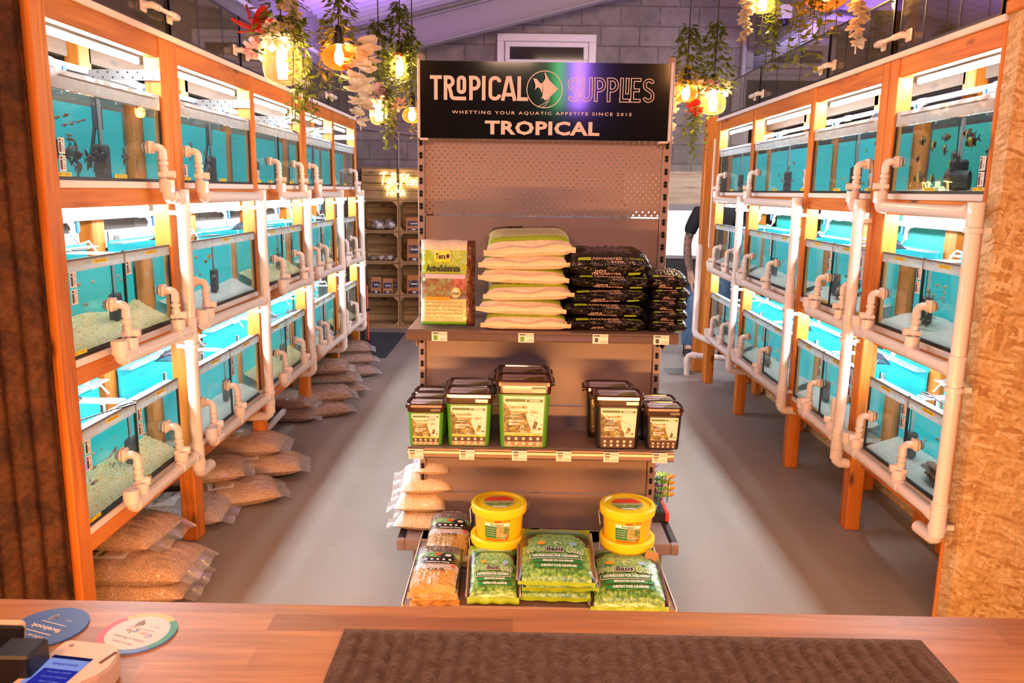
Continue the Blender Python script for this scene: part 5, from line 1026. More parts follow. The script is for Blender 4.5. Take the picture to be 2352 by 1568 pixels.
ct = thing('shop_counter', 'shop counter with a butcher block worktop in the foreground', 'counter', (0, .7, 0))
b = MB(); b.cbox(-1.7, 1.6, .25, 1.075, .96, 1.0, .004); b.build('worktop', BUTCH, ct)
b = MB(); b.box(-1.7, 1.6, .32, 1.02, 0, .96); b.build('counter_body', plain('counter_body', (.20, .12, .07), .6), ct)
# brown ribbed mat
m, nt, p = nm('brown_ribbed_plush'); n = tnoise(nt, coords(nt, (1, 1, 1)), 90, 5, .75); n2 = tnoise(nt, coords(nt, (30, 70, 30)), 3, 3)
L(nt, ramp(nt, n.outputs[0], [(.3, (.028, .013, .008)), (.5, (.065, .033, .021)), (.72, (.12, .066, .043))]), p.inputs['Base Color']); p.inputs['Roughness'].default_value = .95; p.inputs['Sheen Weight'].default_value = .25; p.inputs['Sheen Tint'].default_value = (1, .75, .6, 1); bump(nt, p, n.outputs[0], .9, .006); MATM = m
b = MB()
def f(u, v):
    y = .42 + (1.003 - .42) * v; sk = (1 - v) * .02; x0_, x1_ = -.232 + .012 * (1 - v) * 0 - (0) , .553 + .03 * (1 - v); x = x0_ + (x1_ - x0_) * u
    e = min(u, 1 - u) * (x1_ - x0_); ee = min(e, (1 - v) * .58); edge = min(1, ee / .02)
    rib = abs(math.sin((x + .004 * noise.noise((x * 6, y * 9, 0))) / .0225 * PI)) ** .7
    return Vector((x, y, 1.0 + .0035 + edge * (.003 + .007 * rib + .003 * noise.noise((x * 70, y * 45, 1)) + .002 * noise.noise((x * 160, y * 160, 1)))))
b.grid(f, 300, 90, 0); b.box(-.232, .56, .42, 1.003, 1.0002, 1.003)
for (a_, b2) in ((0, 0), (1, 0)): pass
tag(b.build('counter_mat', MATM, loc=(.16, .75, 1.0)), 'brown ribbed plush mat lying on the wooden counter', 'mat')
# round tap cards
def disc(x, y, label, rim, face, texts, rz, name='round_card'):
    o = thing(name, label, 'card', (x, y, 1.0)); b = MB(); R0 = .0505
    b.lathe([(.001, 0), (R0, 0), (R0, .0022), (.001, .0022)], (x, y, 1.0002), 48); b.build('card_body', rim[0][-1], o)
    b = MB(); z = 1.0026; ca, sa = math.cos(rz), math.sin(rz); tf = lambda u, v, e=0: (x + ca * u - sa * v, y + sa * u + ca * v, z + e); mats = [face]
    if len(rim) > 1:
        for a0, a1, mt in rim: mats.append(mt); i = len(mats) - 1; q = [math.radians(a0 + (a1 - a0) * k / 14) for k in range(15)]; b.add([tf(R0 * math.cos(s_), R0 * math.sin(s_)) for s_ in q] + [tf(.041 * math.cos(s_), .041 * math.sin(s_)) for s_ in q], [(k, k + 1, 16 + k, 15 + k) for k in range(14)], i)
        b.poly([tf(.041 * math.cos(s_), .041 * math.sin(s_)) for s_ in [2 * PI * k / 40 for k in range(40)]], 0)
    else: b.poly([tf(R0 * math.cos(s_), R0 * math.sin(s_)) for s_ in [2 * PI * k / 40 for k in range(40)]], 0)
    for txt, u, v, wd, sz, mt, bold in texts:
        if mt not in mats: mats.append(mt)
        i = mats.index(mt)
        if txt == '-': b.poly([tf(u - wd / 2, v - sz / 2, .0004), tf(u + wd / 2, v - sz / 2, .0004), tf(u + wd / 2, v + sz / 2, .0004), tf(u - wd / 2, v + sz / 2, .0004)], i)
        elif txt == ')':
            for k in range(4): b.ribbon([(u + (.004 + .003 * k) * math.cos(s_), v + (.004 + .003 * k) * math.sin(s_)) for s_ in [math.radians(-42 + 14 * j) for j in range(7)]], .0012, lambda a, c: tf(a, c, .0004), i, False)
        else: b.text(txt, sz, lambda a, c: tf(u + a, v + c, .0004), i, bold=bold, fit=wd)
    b.build('printed_face', mats, o); return o
PW = plain('card_white', (.86, .78, .76), .4); PBL = plain('card_blue', (.05, .14, .50), .4); PGR = plain('card_green', (.03, .36, .22), .4); PYE = plain('card_yellow', (.85, .62, .18), .4); PRD = plain('card_pink', (.72, .12, .16), .4); PLB = plain('card_light_blue', (.16, .30, .72), .4); NAVY = plain('card_navy', (.012, .012, .03), .3); GRY = plain('card_grey_text', (.25, .25, .28), .5)
rz_ = math.radians(161)
disc(-.510, .985, 'white round card with a multicoloured rim asking for a review, beside the card terminal', [(60, 150, PLB), (-30, 60, PRD), (240, 330, PYE), (150, 240, PGR)], PW,
     [('TAP or SCAN', 0, .0265, .034, .006, GRY, 0), ('Leave a Review', 0, .016, .05, .0075, GRY, .0), ('G', -.021, .0015, .0085, .0115, PLB, .01), ('o', -.0115, .0005, .0065, .0115, PRD, .01), ('o', -.0035, .0005, .0065, .0115, PYE, .01), ('g', .0045, -.0005, .0065, .0115, PLB, .01), ('l', .010, .002, .0018, .0115, PGR, .01), ('e', .0155, .0005, .0065, .0115, PRD, .01), ('-', 0, -.0085, .044, .0009, PRD, 0), (')', .004, -.019, 0, 0, INK, 0), ('NFC', -.014, -.019, .011, .0045, GRY, 0)], rz_)
disc(-.638, .995, 'blue round card reading Follow us on facebook, behind the card terminal', [(0, PBL)], PBL, [('TAP or SCAN', 0, .036, .034, .0055, PW, 0), ('Follow us', 0, .0245, .046, .0095, PW, .0), ('-', 0, .0155, .044, .0016, PW, 0), ('facebook', 0, .004, .052, .0115, PW, .03), ('-', 0, -.0085, .044, .0016, PW, 0), (')', .004, -.021, 0, 0, PW, 0), ('NFC', -.014, -.021, .011, .0045, PW, 0)], rz_)
disc(-.775, 1.005, 'dark navy round card at the left edge of the counter', [(0, NAVY)], NAVY, [(')', .004, -.019, 0, 0, PW, 0), ('NFC', -.014, -.019, .011, .0045, PW, 0)], rz_)
# card terminal
CRM = plain('cream_plastic_case', (.80, .62, .44), .35); SCRB = emit('screen_pale_blue', (.34, .42, .95), .75); SCRD = emit('screen_blue', (.035, .035, .42), .8); SCRK = emit('screen_navy_bar', (.02, .02, .10), .6)
te = thing('card_terminal', 'cream card terminal with a lit blue screen in the lower left foreground', 'card terminal', (-.535, .83, 1.0)); te.rotation_euler = (0, 0, 0)
xf = Matrix.Translation((-.533, .838, 1.0)) @ Matrix.Rotation(math.radians(-8), 4, 'Z')
prof = [(-.040, .066), (-.034, .071), (.026, .071), (.036, .064), (.045, .045), (.049, .025), (.046, .008), (.038, -.004), (.034, -.03), (.033, -.10), (-.038, -.10), (-.040, -.08)]
b = MB(); k = len(prof); rings = [[xf @ Vector((x * s_, y * s_, z)) for x, y in prof] for z, s_ in ((.0005, .94), (.006, 1), (.030, 1), (.035, .97))]
loft(b, [r_[::-1] for r_ in rings], 0, False); b.build('case', CRM, te)
b = MB(); q = lambda u, v, e=0: xf @ Vector((u, v, .0354 + e))
b.poly([q(-.031, -.09), q(.021, -.09), q(.021, .036), q(-.031, .036)], 0); b.poly([q(-.031, .030, .0003), q(.021, .030, .0003), q(.021, .036, .0003), q(-.031, .036, .0003)], 2); b.poly([q(-.024, -.022, .0003), q(.021, -.022, .0003), q(.021, .010, .0003), q(-.024, .010, .0003)], 1)
b.text('takepayments', .007, lambda u, v: q(-.004 + u, .020 + v, .0005), 1, bold=.02, fit=.034); b.text('Payments', .006, lambda u, v: q(-.004 + u, -.034 + v, .0005), 1, fit=.022)
for k_, (l, wd) in enumerate((('Merchant 24689', .03), ('Current balance', .032), ('Start of day', .024))): b.text(l, .004, lambda u, v: q(.000 + u, .004 - .009 * k_ + v, .0005), 0, fit=wd)
b.add([q(-.022 + .004 * math.cos(t_), -.036 + .005 * math.sin(t_), .0006) for t_ in [2 * PI * i / 10 for i in range(10)]], [tuple(range(10))], 3); b.build('screen', [SCRB, SCRD, SCRK, emit('screen_icon_green', (.10, .45, .08), .6)], te)
b = MB(); b.box(.0255, .0285, .036, .060, .0335, .0362, 0, xf @ Matrix.Rotation(-.2, 4, 'Z')); b.add([q(-.025 + .003 * math.cos(t_), .058 + .003 * math.sin(t_), 0) for t_ in [2 * PI * i / 10 for i in range(10)]], [tuple(range(10))], 1); b.build('card_slot', [plain('slot_brown', (.14, .06, .03), .5), plain('terminal_logo', (.35, .18, .22), .5)], te)
dk = thing('phone_dock', 'black dock holding a cream edged phone at the lower left corner', 'dock', (-.62, .86, 1.0))
b = MB(); b.cbox(-.70, -.60, .80, .885, 1.0, 1.008, .003); b.cbox(-.606, -.560, .83, .873, 1.0, 1.062, .003); b.cbox(-.70, -.606, .835, .850, 1.0, 1.05, .003); b.build('dock_body', BLKP, dk)
b = MB(); xf = Matrix.Translation((-.66, .872, 1.008)) @ Matrix.Rotation(-.25, 4, 'X'); b.cbox(-.06, .062, -.004, .004, 0, .062, .003, 0, xf); b.build('phone_cradle', BLKP, dk)
ph = MB(); ph.cbox(-.055, .058, .0045, .0125, .002, .066, .004, 0, xf); tag(ph.build('phone', CRM, loc=(-.66, .87, 1.01)), 'cream edged phone standing in the black dock', 'phone')
# ================================================================ CRATES on the back wall
crates = []
def crate(x0, x1, z0, z1, y0=9.18, y1=9.48, closed=False):
    c = thing('wooden_crate', 'x', 'crate', ((x0 + x1) / 2, (y0 + y1) / 2, z0)); b = MB(); n = 4; h = (z1 - z0) / n; cz = 0
    b.cbox(x0, x1, y0, y1, z0, z0 + .014, .002); b.cbox(x0, x1, y0, y1, z1 - .014, z1, .002)
    for k in range(n): b.cbox(x0, x1, (y0 if closed else y1 - .012), (y0 + .012 if closed else y1), z0 + .014 + k * (h - .004) + .003, z0 + .014 + (k + 1) * (h - .004) - .003, .002)
    b.build('slats', CR[0], c)
    b = MB()
    for xx in (x0, x1 - .012): b.cbox(xx, xx + .012, y0 + .0, y1 - .012, z0 + .014, z1 - .014, .002)
    if not closed:
        for xx, g in ((x0 + .012, 1), (x1 - .012, -1)):
            for zz, gz in ((z0 + .014, 1), (z1 - .014, -1)): b.add([(xx, y0 + e, zz) for e in (0, .02)] + [(xx + g * .05, y0 + e, zz) for e in (0, .02)] + [(xx, y0 + e, zz + gz * .05) for e in (0, .02)], [(0, 2, 4), (1, 5, 3), (2, 3, 5, 4), (0, 1, 3, 2), (0, 4, 5, 1)])
    b.build('side_boards', CR[2], c); return c
COLN = ['left hand column', 'right hand column']
for ci, (x0, x1) in enumerate(((-1.81, -1.39), (-1.385, -.965))):
    for k, (z0, z1) in enumerate(((.02, .378), (.382, .758), (.762, 1.113), (1.117, 1.472))):
        c = crate(x0, x1, z0, z1); c['label'] = '%s open wooden crate, %s by the far wall' % (('bottom', 'second from the floor', 'third from the floor', 'top open')[k], COLN[ci]); c['group'] = 'wooden crates on the far wall'
    c = crate(x0, x1, 1.476, 1.835, closed=True); c['label'] = 'slatted crate front behind the glowing sign, %s' % COLN[ci]; c['group'] = 'wooden crates on the far wall'
# glowing script sign
NEON = emit('warm_neon', (1.0, .78, .30), 22); ns = thing('neon_sign', 'glowing warm neon script sign on the upper crates', 'sign', (-1.34, 9.15, 1.6))
b = MB(); PT = {'T': [[(0, .9), (.75, 1.0)], [(.4, .95), (.22, 0)]], 'a': [[(.42, .5), (.2, .52), (.08, .25), (.2, .05), (.38, .2), (.45, .5), (.42, .1), (.52, .05)]], 'l': [[(.1, .05), (.05, .2), (.28, .95), (.18, .95), (.1, .1), (.22, .03)]], 'k': [[(.25, .95), (.06, 0)], [(.1, .3), (.4, .5)], [(.16, .32), (.4, .02), (.5, .08)]], 'P': [[(.25, .95), (.05, -.1)], [(.0, .75), (.3, 1.0), (.62, .85), (.5, .55), (.2, .45)]], 'n': [[(.12, .5), (.06, .03)], [(.08, .3), (.26, .52), (.36, .4), (.32, .08), (.44, .06)]], 't': [[(.28, .9), (.12, .1), (.25, .03)], [(.05, .62), (.42, .66)]], 'o': [[(.3, .5), (.12, .42), (.08, .15), (.25, .03), (.4, .2), (.36, .45), (.3, .5)]], 'M': [[(.02, -.02), (.22, .95), (.38, .3), (.66, .95), (.62, .0), (.72, .05)]], 'e': [[(.08, .25), (.38, .35), (.3, .52), (.12, .45), (.08, .15), (.25, .03), (.45, .2)]]}
AD = {'T': .55, 'a': .46, 'l': .24, 'k': .46, 'P': .56, 'n': .44, 't': .36, 'o': .42, 'M': .74, 'e': .46, ' ': .22}
for txt, x, z, sz in (('Talk', -1.585, 1.645, .135), ('Plant', -1.36, 1.635, .135), ('To Me', -1.53, 1.525, .11)):
    for ch_ in txt:
        for st in PT.get(ch_, []): b.tube([(x + p_[0] * sz * .82, 9.158, z + p_[1] * sz) for p_ in st], .0048, 6)
        x += AD[ch_] * sz * .86
b.build('glass_tube', NEON, ns)
b = MB(); b.box(-1.59, -1.20, 9.168, 9.176, 1.50, 1.79); b.build('clear_backing', GLASS, ns)
# goods on the crates
BOXW = plain('orange_wood_tray', (.50, .20, .07), .5); DKB = speckle('dark_printed_pack', [(.35, (.01, .01, .02)), (.5, (.03, .035, .10)), (.62, (.25, .2, .17))], 14, .35, 0)
def pack(x, y, z, w_, h_, lb):
    o = thing('product_pack', lb, 'pack', (x, y, z), 0, 'orange framed product packs in the crates'); xf = Matrix.Translation((x, y, z)) @ Matrix.Rotation(-.10, 4, 'X')
    b = MB(); b.cbox(-w_ / 2, w_ / 2, 0, .04, 0, h_, .003, 0, xf); b.build('frame', BOXW, o); b = MB(); b.box(-w_ * .40, w_ * .40, -.002, 0, h_ * .02, h_ * .16, 0, xf); b.box(-w_ * .40, w_ * .40, -.002, 0, h_ * .34, h_ * .72, 0, xf); b.box(-w_ * .1, w_ * .12, -.003, -.002, h_ * .05, h_ * .13, 1, xf); b.box(-w_ * .22, w_ * .25, -.003, -.002, h_ * .5, h_ * .56, 1, xf); b.build('printed_window', [DKB, WHT], o)
pack(-1.665, 9.24, .397, .12, .19, 'orange framed pack at the left in the second crate up'); pack(-1.53, 9.24, .397, .12, .175, 'orange framed pack at the right in the second crate up, left column'); pack(-1.47, 9.32, .397, .10, .17, 'orange framed pack mostly hidden behind another in the second crate up')
pack(-1.22, 9.24, .397, .17, .22, 'wide orange framed pack in the second crate up, right column'); pack(-1.215, 9.24, .777, .17, .26, 'tall orange framed pack in the third crate up, right column'); pack(-1.22, 9.24, 1.132, .18, .15, 'low orange framed pack in the top crate, right column')
ROCK = speckle('grey_brown_stone', [(.3, (.06, .05, .05)), (.5, (.18, .15, .13)), (.75, (.50, .46, .44))], 7, .7, .4)
def blob(name, x, y, z, sx, sy, sz, mat, lb, cat, grp=None, seed=0, amp=.25, hide=None):
    b = MB()
    def f(u, v):
        a, t = 2 * PI * u, PI * (v - .5); d = Vector((math.cos(a) * math.cos(t), math.sin(a) * math.cos(t), math.sin(t))); k = 1 + amp * noise.noise(d * 1.7 + Vector((seed, 0, 0))) + amp * .5 * noise.noise(d * 4 + Vector((0, seed, 0)))
        return Vector((x + d.x * sx * k, y + d.y * sy * k, z + sz + max(-.98, d.z * k) * sz))
    b.grid(f, 20, 12, 0); return tag(b.build(name, mat, loc=(x, y, z)), lb, cat, grp)
for k, (x, s_) in enumerate(((-1.70, .05), (-1.60, .045), (-1.555, .035), (-1.50, .05), (-1.445, .04))): blob('shell_stone', x, 9.28 + .02 * (k % 2), .778, s_, s_ * .8, s_ * .62, ROCK if k % 2 == 0 else plain('pale_shell_%s' % 'abcde'[k], (.62, .56, .52), .5), '%s stone of the row lying in the third crate up, left column' % ('leftmost', 'second', 'middle', 'fourth', 'rightmost')[k], 'stone', 'stones in the third crate', k, .2)
BAGCL = thin_glass('clear_bag', (.85, .84, .84), .25, .2, (.5, .46, .44), .5)
for k, (x, s_) in enumerate(((-1.64, .10), (-1.49, .09))):
    blob('clear_bag_of_rock', x, 9.28, 1.132, s_, .09, .06, speckle('rock_in_bag_%s' % 'ab'[k], [(.35, (.10, .08, .08)), (.5, (.28, .24, .23)), (.65, (.62, .58, .58))], 16, .2, .9, coat=1), ('larger', 'smaller')[k] + ' clear bag of rock pieces in the top open crate, left column', 'bag', None, k + 3, .3)
# trolley, floor mat
tl = thing('folded_trolley', 'dark folded trolley with red edge tube standing at the far end of the left rack', 'trolley', (-1.465, 7.5, 0))
b = MB(); b.cbox(-1.645, -1.445, 7.42, 7.50, .04, .70, .01); b.build('panel', plain('trolley_dark_grey', (.05, .05, .052), .4), tl)
b = MB(); b.tube([(-1.645, 7.40, .73), (-1.45, 7.40, .735), (-1.42, 7.40, .70), (-1.415, 7.40, .02)], .009, 8); b.build('red_tube', REDP, tl); b = MB()
for z in (.48, .18): b.cbox(-1.445, -1.39, 7.385, 7.43, z - .012, z + .012, .003)
b.cyl((-1.465, 7.46, .04), (-1.415, 7.46, .04), .04, 14); b.build('clip_and_wheel', BLKP, tl)
m, nt, p = nm('blue_grey_door_mat'); v_ = tnoise(nt, coords(nt, (3, 60, 1)), 2.2, 3); L(nt, ramp(nt, v_.outputs[0], [(.35, (.012, .016, .024)), (.65, (.055, .065, .085))]), p.inputs['Base Color']); p.inputs['Roughness'].default_value = .95; bump(nt, p, v_.outputs[0], .6, .01)
b = MB(); b.cbox(-1.74, -1.265, 7.49, 8.83, 0, .010, .003); tag(b.build('door_mat', m, loc=(-1.5, 8.1, 0)), 'blue grey ribbed door mat on the floor before the crates', 'mat')
b = MB(); b.box(-1.82, -.96, 9.17, 9.5, 0, .02); tag(b.build('crate_plinth', CR[0], loc=(-1.4, 9.3, 0)), 'low wooden plinth under the crates', 'plinth')
b = MB(); b.tube([(-2.02, 9.44, 2.30), (-1.2, 9.46, 2.22), (-.9, 9.46, 2.2), (-.6, 9.47, 2.2)], .014, 8); b.tube([(-1.42, 9.47, 2.22), (-1.42, 9.47, 1.84)], .012, 8); b.tube([(-.95, 9.46, 2.55), (-.95, 9.46, 2.24)], .018, 8)
tag(b.build('wall_conduit', STEELP, loc=(-1.3, 9.46, 2.2)), 'grey conduit run across the block wall above the crates', 'conduit')
# ================================================================ PERSON beyond the right rack
def skin(name, pts, edges, mat, parent, root=0, sub=2):
    me = bpy.data.meshes.new(name); me.from_pydata([p_[0] for p_ in pts], edges, []); o = bpy.data.objects.new(name, me); COL.objects.link(o)
    if parent: o.parent = parent
    md = o.modifiers.new('s', 'SKIN'); sv = me.skin_vertices[0].data
    for i, p_ in enumerate(pts): sv[i].radius = p_[1] if isinstance(p_[1], tuple) else (p_[1], p_[1]); sv[i].use_root = (i == root)
    md.use_smooth_shade = True; s2 = o.modifiers.new('u', 'SUBSURF'); s2.levels = sub; s2.render_levels = sub
    dg = bpy.context.evaluated_depsgraph_get(); m2 = bpy.data.meshes.new_from_object(o.evaluated_get(dg)); o.modifiers.clear(); o.data = m2; bpy.data.meshes.remove(me)
    for q in m2.polygons: q.use_smooth = True
    m2.materials.clear(); m2.materials.append(mat); WORLD[o.name] = Vector(parent.location) if parent else Vector(); return o
m, nt, p = nm('skin_with_tattoo'); n = tnoise(nt, coords(nt, (16, 16, 12)), 1.6, 5, .7, 1.5); n3 = tnoise(nt, coords(nt, (6, 6, 9)), 1.2, 2)
t = nt.nodes.new('ShaderNodeTexCoord'); sx = nt.nodes.new('ShaderNodeSeparateXYZ'); L(nt, t.outputs['Object'], sx.inputs[0])
mk = ramp(nt, sx.outputs['X'], [(0.0, (1, 1, 1)), (.01, (0, 0, 0))]); mr = nt.nodes.new('ShaderNodeMapRange'); mr.inputs[1].default_value = -.20; mr.inputs[2].default_value = -.10; mr.inputs[3].default_value = 1; mr.inputs[4].default_value = 0; L(nt, sx.outputs['X'], mr.inputs[0])
mz = nt.nodes.new('ShaderNodeMapRange'); mz.inputs[1].default_value = .82; mz.inputs[2].default_value = .86; L(nt, sx.outputs['Z'], mz.inputs[0]); mm_ = nt.nodes.new('ShaderNodeMath'); mm_.operation = 'MULTIPLY'; L(nt, mr.outputs[0], mm_.inputs[0]); L(nt, mz.outputs[0], mm_.inputs[1])
tat = ramp(nt, n.outputs[0], [(.40, (.05, .055, .06)), (.47, (.16, .12, .10)), (.52, (.42, .26, .19)), (.60, (.38, .08, .05)), (.68, (.12, .12, .12))])
L(nt, mixc(nt, mm_.outputs[0], (.58, .36, .27), tat), p.inputs['Base Color']); p.inputs['Roughness'].default_value = .55; SKIN = m
pe = thing('person', 'person in black polo shirt and blue jeans standing beyond the right rack, arm hanging', 'person', (1.93, 7.95, 0))
# skeleton, local: x across (the person's right arm is at -x), y towards the far wall
B = [((0, 0, .93), (.15, .10)), ((0, .0, 1.10), (.135, .095)), ((0, .0, 1.28), (.16, .105)), ((0, .01, 1.42), (.12, .08)), ((0, .005, 1.50), .052), ((0, -.005, 1.56), .055), ((0, -.01, 1.62), (.072, .088)), ((0, -.005, 1.70), (.078, .095)), ((0, .0, 1.76), (.055, .065)),
     ((-.17, .005, 1.41), .062), ((-.235, .0, 1.27), .052), ((-.265, .0, 1.12), .043), ((-.262, -.02, 1.0), .046), ((-.235, -.04, .84), .029), ((-.225, -.045, .79), (.024, .036)), ((-.218, -.05, .735), (.020, .040)),
     ((.17, .005, 1.41), .062), ((.235, .0, 1.27), .052), ((.262, .0, 1.12), .043), ((.262, -.03, 1.0), .046), ((.245, -.06, .84), .029), ((.238, -.065, .79), (.024, .036)), ((.232, -.07, .735), (.020, .040)),
     ((-.10, 0, .86), .095), ((-.135, -.01, .66), .078), ((-.17, -.015, .46), .058), ((-.195, .0, .28), .055), ((-.205, .01, .09), .040), ((-.215, -.10, .05), .035),
     ((.10, 0, .86), .095), ((.12, .0, .66), .078), ((.13, .0, .46), .058), ((.14, .015, .28), .055), ((.145, .02, .09), .040), ((.155, -.09, .05), .035)]
E_ = [(0, 1), (1, 2), (2, 3), (3, 4), (4, 5), (5, 6), (6, 7), (7, 8), (3, 9), (9, 10), (10, 11), (11, 12), (12, 13), (13, 14), (14, 15), (3, 16), (16, 17), (17, 18), (18, 19), (19, 20), (20, 21), (21, 22), (0, 23), (23, 24), (24, 25), (25, 26), (26, 27), (27, 28), (0, 29), (29, 30), (30, 31), (31, 32), (32, 33), (33, 34)]
nB = len(B)
for sx_, hx, hy in ((-1, -.216, -.05), (1, .230, -.07)):
    w_i = 15 if sx_ == -1 else 22
    for k, (dy, ln, cr) in enumerate(((-.032, .075, .010), (-.011, .085, .012), (.010, .080, .015), (.030, .062, .018))):
        i = len(B); B += [((hx + .003, hy + dy * .9, .715), .0095), ((hx + cr * .6 * -sx_, hy + dy, .715 - ln * .5), .0088), ((hx + cr * 1.6 * -sx_, hy + dy * 1.02 - .004, .715 - ln), .0075)]; E_ += [(w_i, i), (i, i + 1), (i + 1, i + 2)]
    i = len(B); B += [((hx - sx_ * .012, hy - .036, .765), .011), ((hx - sx_ * .024, hy - .058, .725), .0095), ((hx - sx_ * .028, hy - .064, .69), .008)]; E_ += [(w_i - 1, i), (i, i + 1), (i + 1, i + 2)]
body = skin('body', B, E_, SKIN, pe)
JEAN = speckle('blue_denim', [(.3, (.035, .075, .15)), (.55, (.08, .16, .29)), (.8, (.17, .28, .44))], 9, .85, .2, sc3=(1, 1, .5)); BSH = plain('black_cotton', (.012, .012, .016), .8)
J = [((0, 0, .97), (.165, .118)), ((-.10, 0, .84), .112), ((-.138, -.01, .66), .094), ((-.172, -.015, .46), .078), ((-.197, .0, .28), .074), ((-.205, .008, .12), .072), ((-.206, .008, .075), .070), ((.10, 0, .84), .112), ((.122, .0, .66), .094), ((.132, .0, .46), .078), ((.142, .012, .28), .074), ((.146, .018, .12), .072), ((.146, .018, .075), .070), ((0, 0, 1.03), (.155, .11))]
skin('jeans', J, [(0, 1), (1, 2), (2, 3), (3, 4), (4, 5), (5, 6), (0, 7), (7, 8), (8, 9), (9, 10), (10, 11), (11, 12), (0, 13)], JEAN, pe)
T_ = [((0, 0, .98), (.168, .12)), ((0, .0, 1.12), (.158, .115)), ((0, .0, 1.29), (.180, .125)), ((0, .01, 1.42), (.140, .10)), ((0, .01, 1.475), (.075, .07)), ((-.17, .005, 1.415), .078), ((-.232, .0, 1.28), .070), ((-.255, .0, 1.19), .068), ((.17, .005, 1.415), .078), ((.232, .0, 1.28), .070), ((.255, .0, 1.19), .068)]
skin('polo_shirt', T_, [(0, 1), (1, 2), (2, 3), (3, 4), (3, 5), (5, 6), (6, 7), (3, 8), (8, 9), (9, 10)], BSH, pe)
for sx_, fx_, fy_ in ((-1, -.207, .0), (1, .149, .01)):
    skin('shoe', [((fx_, fy_ + .03, .045), (.046, .044)), ((fx_ - .004, fy_ - .06, .040), (.046, .038)), ((fx_ - .010, fy_ - .15, .034), (.046, .032)), ((fx_ - .012, fy_ - .20, .030), (.034, .026)), ((fx_, fy_ + .02, .10), .048)], [(0, 1), (1, 2), (2, 3), (0, 4)], plain('black_leather', (.015, .013, .012), .3, coat=.4) if 'black_leather' not in bpy.data.materials else bpy.data.materials['black_leather'], pe)
skin('hair', [((0, .01, 1.715), (.084, .098)), ((0, .03, 1.66), (.078, .07)), ((0, .0, 1.765), (.065, .075))], [(0, 1), (0, 2)], plain('dark_hair', (.03, .02, .015), .6), pe)
b = MB(); hx, hz = 1.93, 1.645
for sx_ in (-1, 1): b.lathe([(.001, .006), (.009, .004), (.012, 0)], (0, 0, 0), 10, 0, Matrix.Translation((hx + sx_ * .03, 7.95 - .096, hz + .015)) @ Matrix.Rotation(PI / 2, 4, 'X'))
b.build('eyes', plain('eye_white', (.7, .68, .66), .2), pe)
b = MB(); b.add([(hx - .008, 7.855, hz + .02), (hx + .008, 7.855, hz + .02), (hx - .017, 7.86, hz - .022), (hx + .017, 7.86, hz - .022), (hx, 7.835, hz - .016)], [(0, 2, 4), (0, 4, 1), (1, 4, 3), (2, 3, 4)], 0, True); b.build('nose', SKIN, pe)
# ================================================================ PENDANTS
def leafmat(name, c1, c2):
    m, nt, p = nm(name); n = tnoise(nt, coords(nt), 30, 2); L(nt, ramp(nt, n.outputs[0], [(.35, c1), (.65, c2)]), p.inputs['Base Color']); p.inputs['Roughness'].default_value = .45
    tr = nt.nodes.new('ShaderNodeBsdfTranslucent'); L(nt, ramp(nt, n.outputs[0], [(.35, c1), (.65, c2)]), tr.inputs[0]); mx = nt.nodes.new('ShaderNodeMixShader'); mx.inputs[0].default_value = .35; out = nt.nodes['Material Output']; L(nt, p.outputs[0], mx.inputs[1]); L(nt, tr.outputs[0], mx.inputs[2]); L(nt, mx.outputs[0], out.inputs[0]); return m
LEAF = leafmat('ivy_leaf', (.09, .13, .012), (.22, .24, .03)); PETW = leafmat('cream_petal', (.78, .66, .48), (.86, .76, .60)); PETR = leafmat('red_petal', (.60, .015, .012), (.80, .04, .02)); PETP = leafmat('pink_petal', (.70, .36, .32), (.80, .50, .45)); STEM = plain('brown_stem', (.10, .06, .02), .7)
BULB = emit('bulb_filament', (1.0, .66, .25), 260)
def lamp_glass(name, tint, tr, f):
    m = thin_glass(name, tint, .10, .03); nt = m.node_tree; out = [q for q in nt.nodes if q.type == 'OUTPUT_MATERIAL'][0]; src = out.inputs[0].links[0].from_socket
    t = nt.nodes.new('ShaderNodeBsdfTranslucent'); t.inputs[0].default_value = (*tr, 1); d = nt.nodes.new('ShaderNodeBsdfDiffuse'); d.inputs[0].default_value = (*tr, 1); a = nt.nodes.new('ShaderNodeAddShader'); L(nt, t.outputs[0], a.inputs[0]); L(nt, d.outputs[0], a.inputs[1])
    mx = nt.nodes.new('ShaderNodeMixShader'); lw = nt.nodes.new('ShaderNodeLayerWeight'); lw.inputs[0].default_value = .35; ma = nt.nodes.new('ShaderNodeMath'); ma.operation = 'MULTIPLY_ADD'; ma.inputs[1].default_value = f * 2; ma.inputs[2].default_value = f; L(nt, lw.outputs['Facing'], ma.inputs[0]); L(nt, ma.outputs[0], mx.inputs[0]); L(nt, src, mx.inputs[1]); L(nt, a.outputs[0], mx.inputs[2]); L(nt, mx.outputs[0], out.inputs[0]); return m
SHC = lamp_glass('clear_lamp_glass', (1, .97, .90), (.42, .28, .13), .035); SHA = lamp_glass('amber_lamp_glass', (.96, .34, .12), (.22, .030, .004), .20)
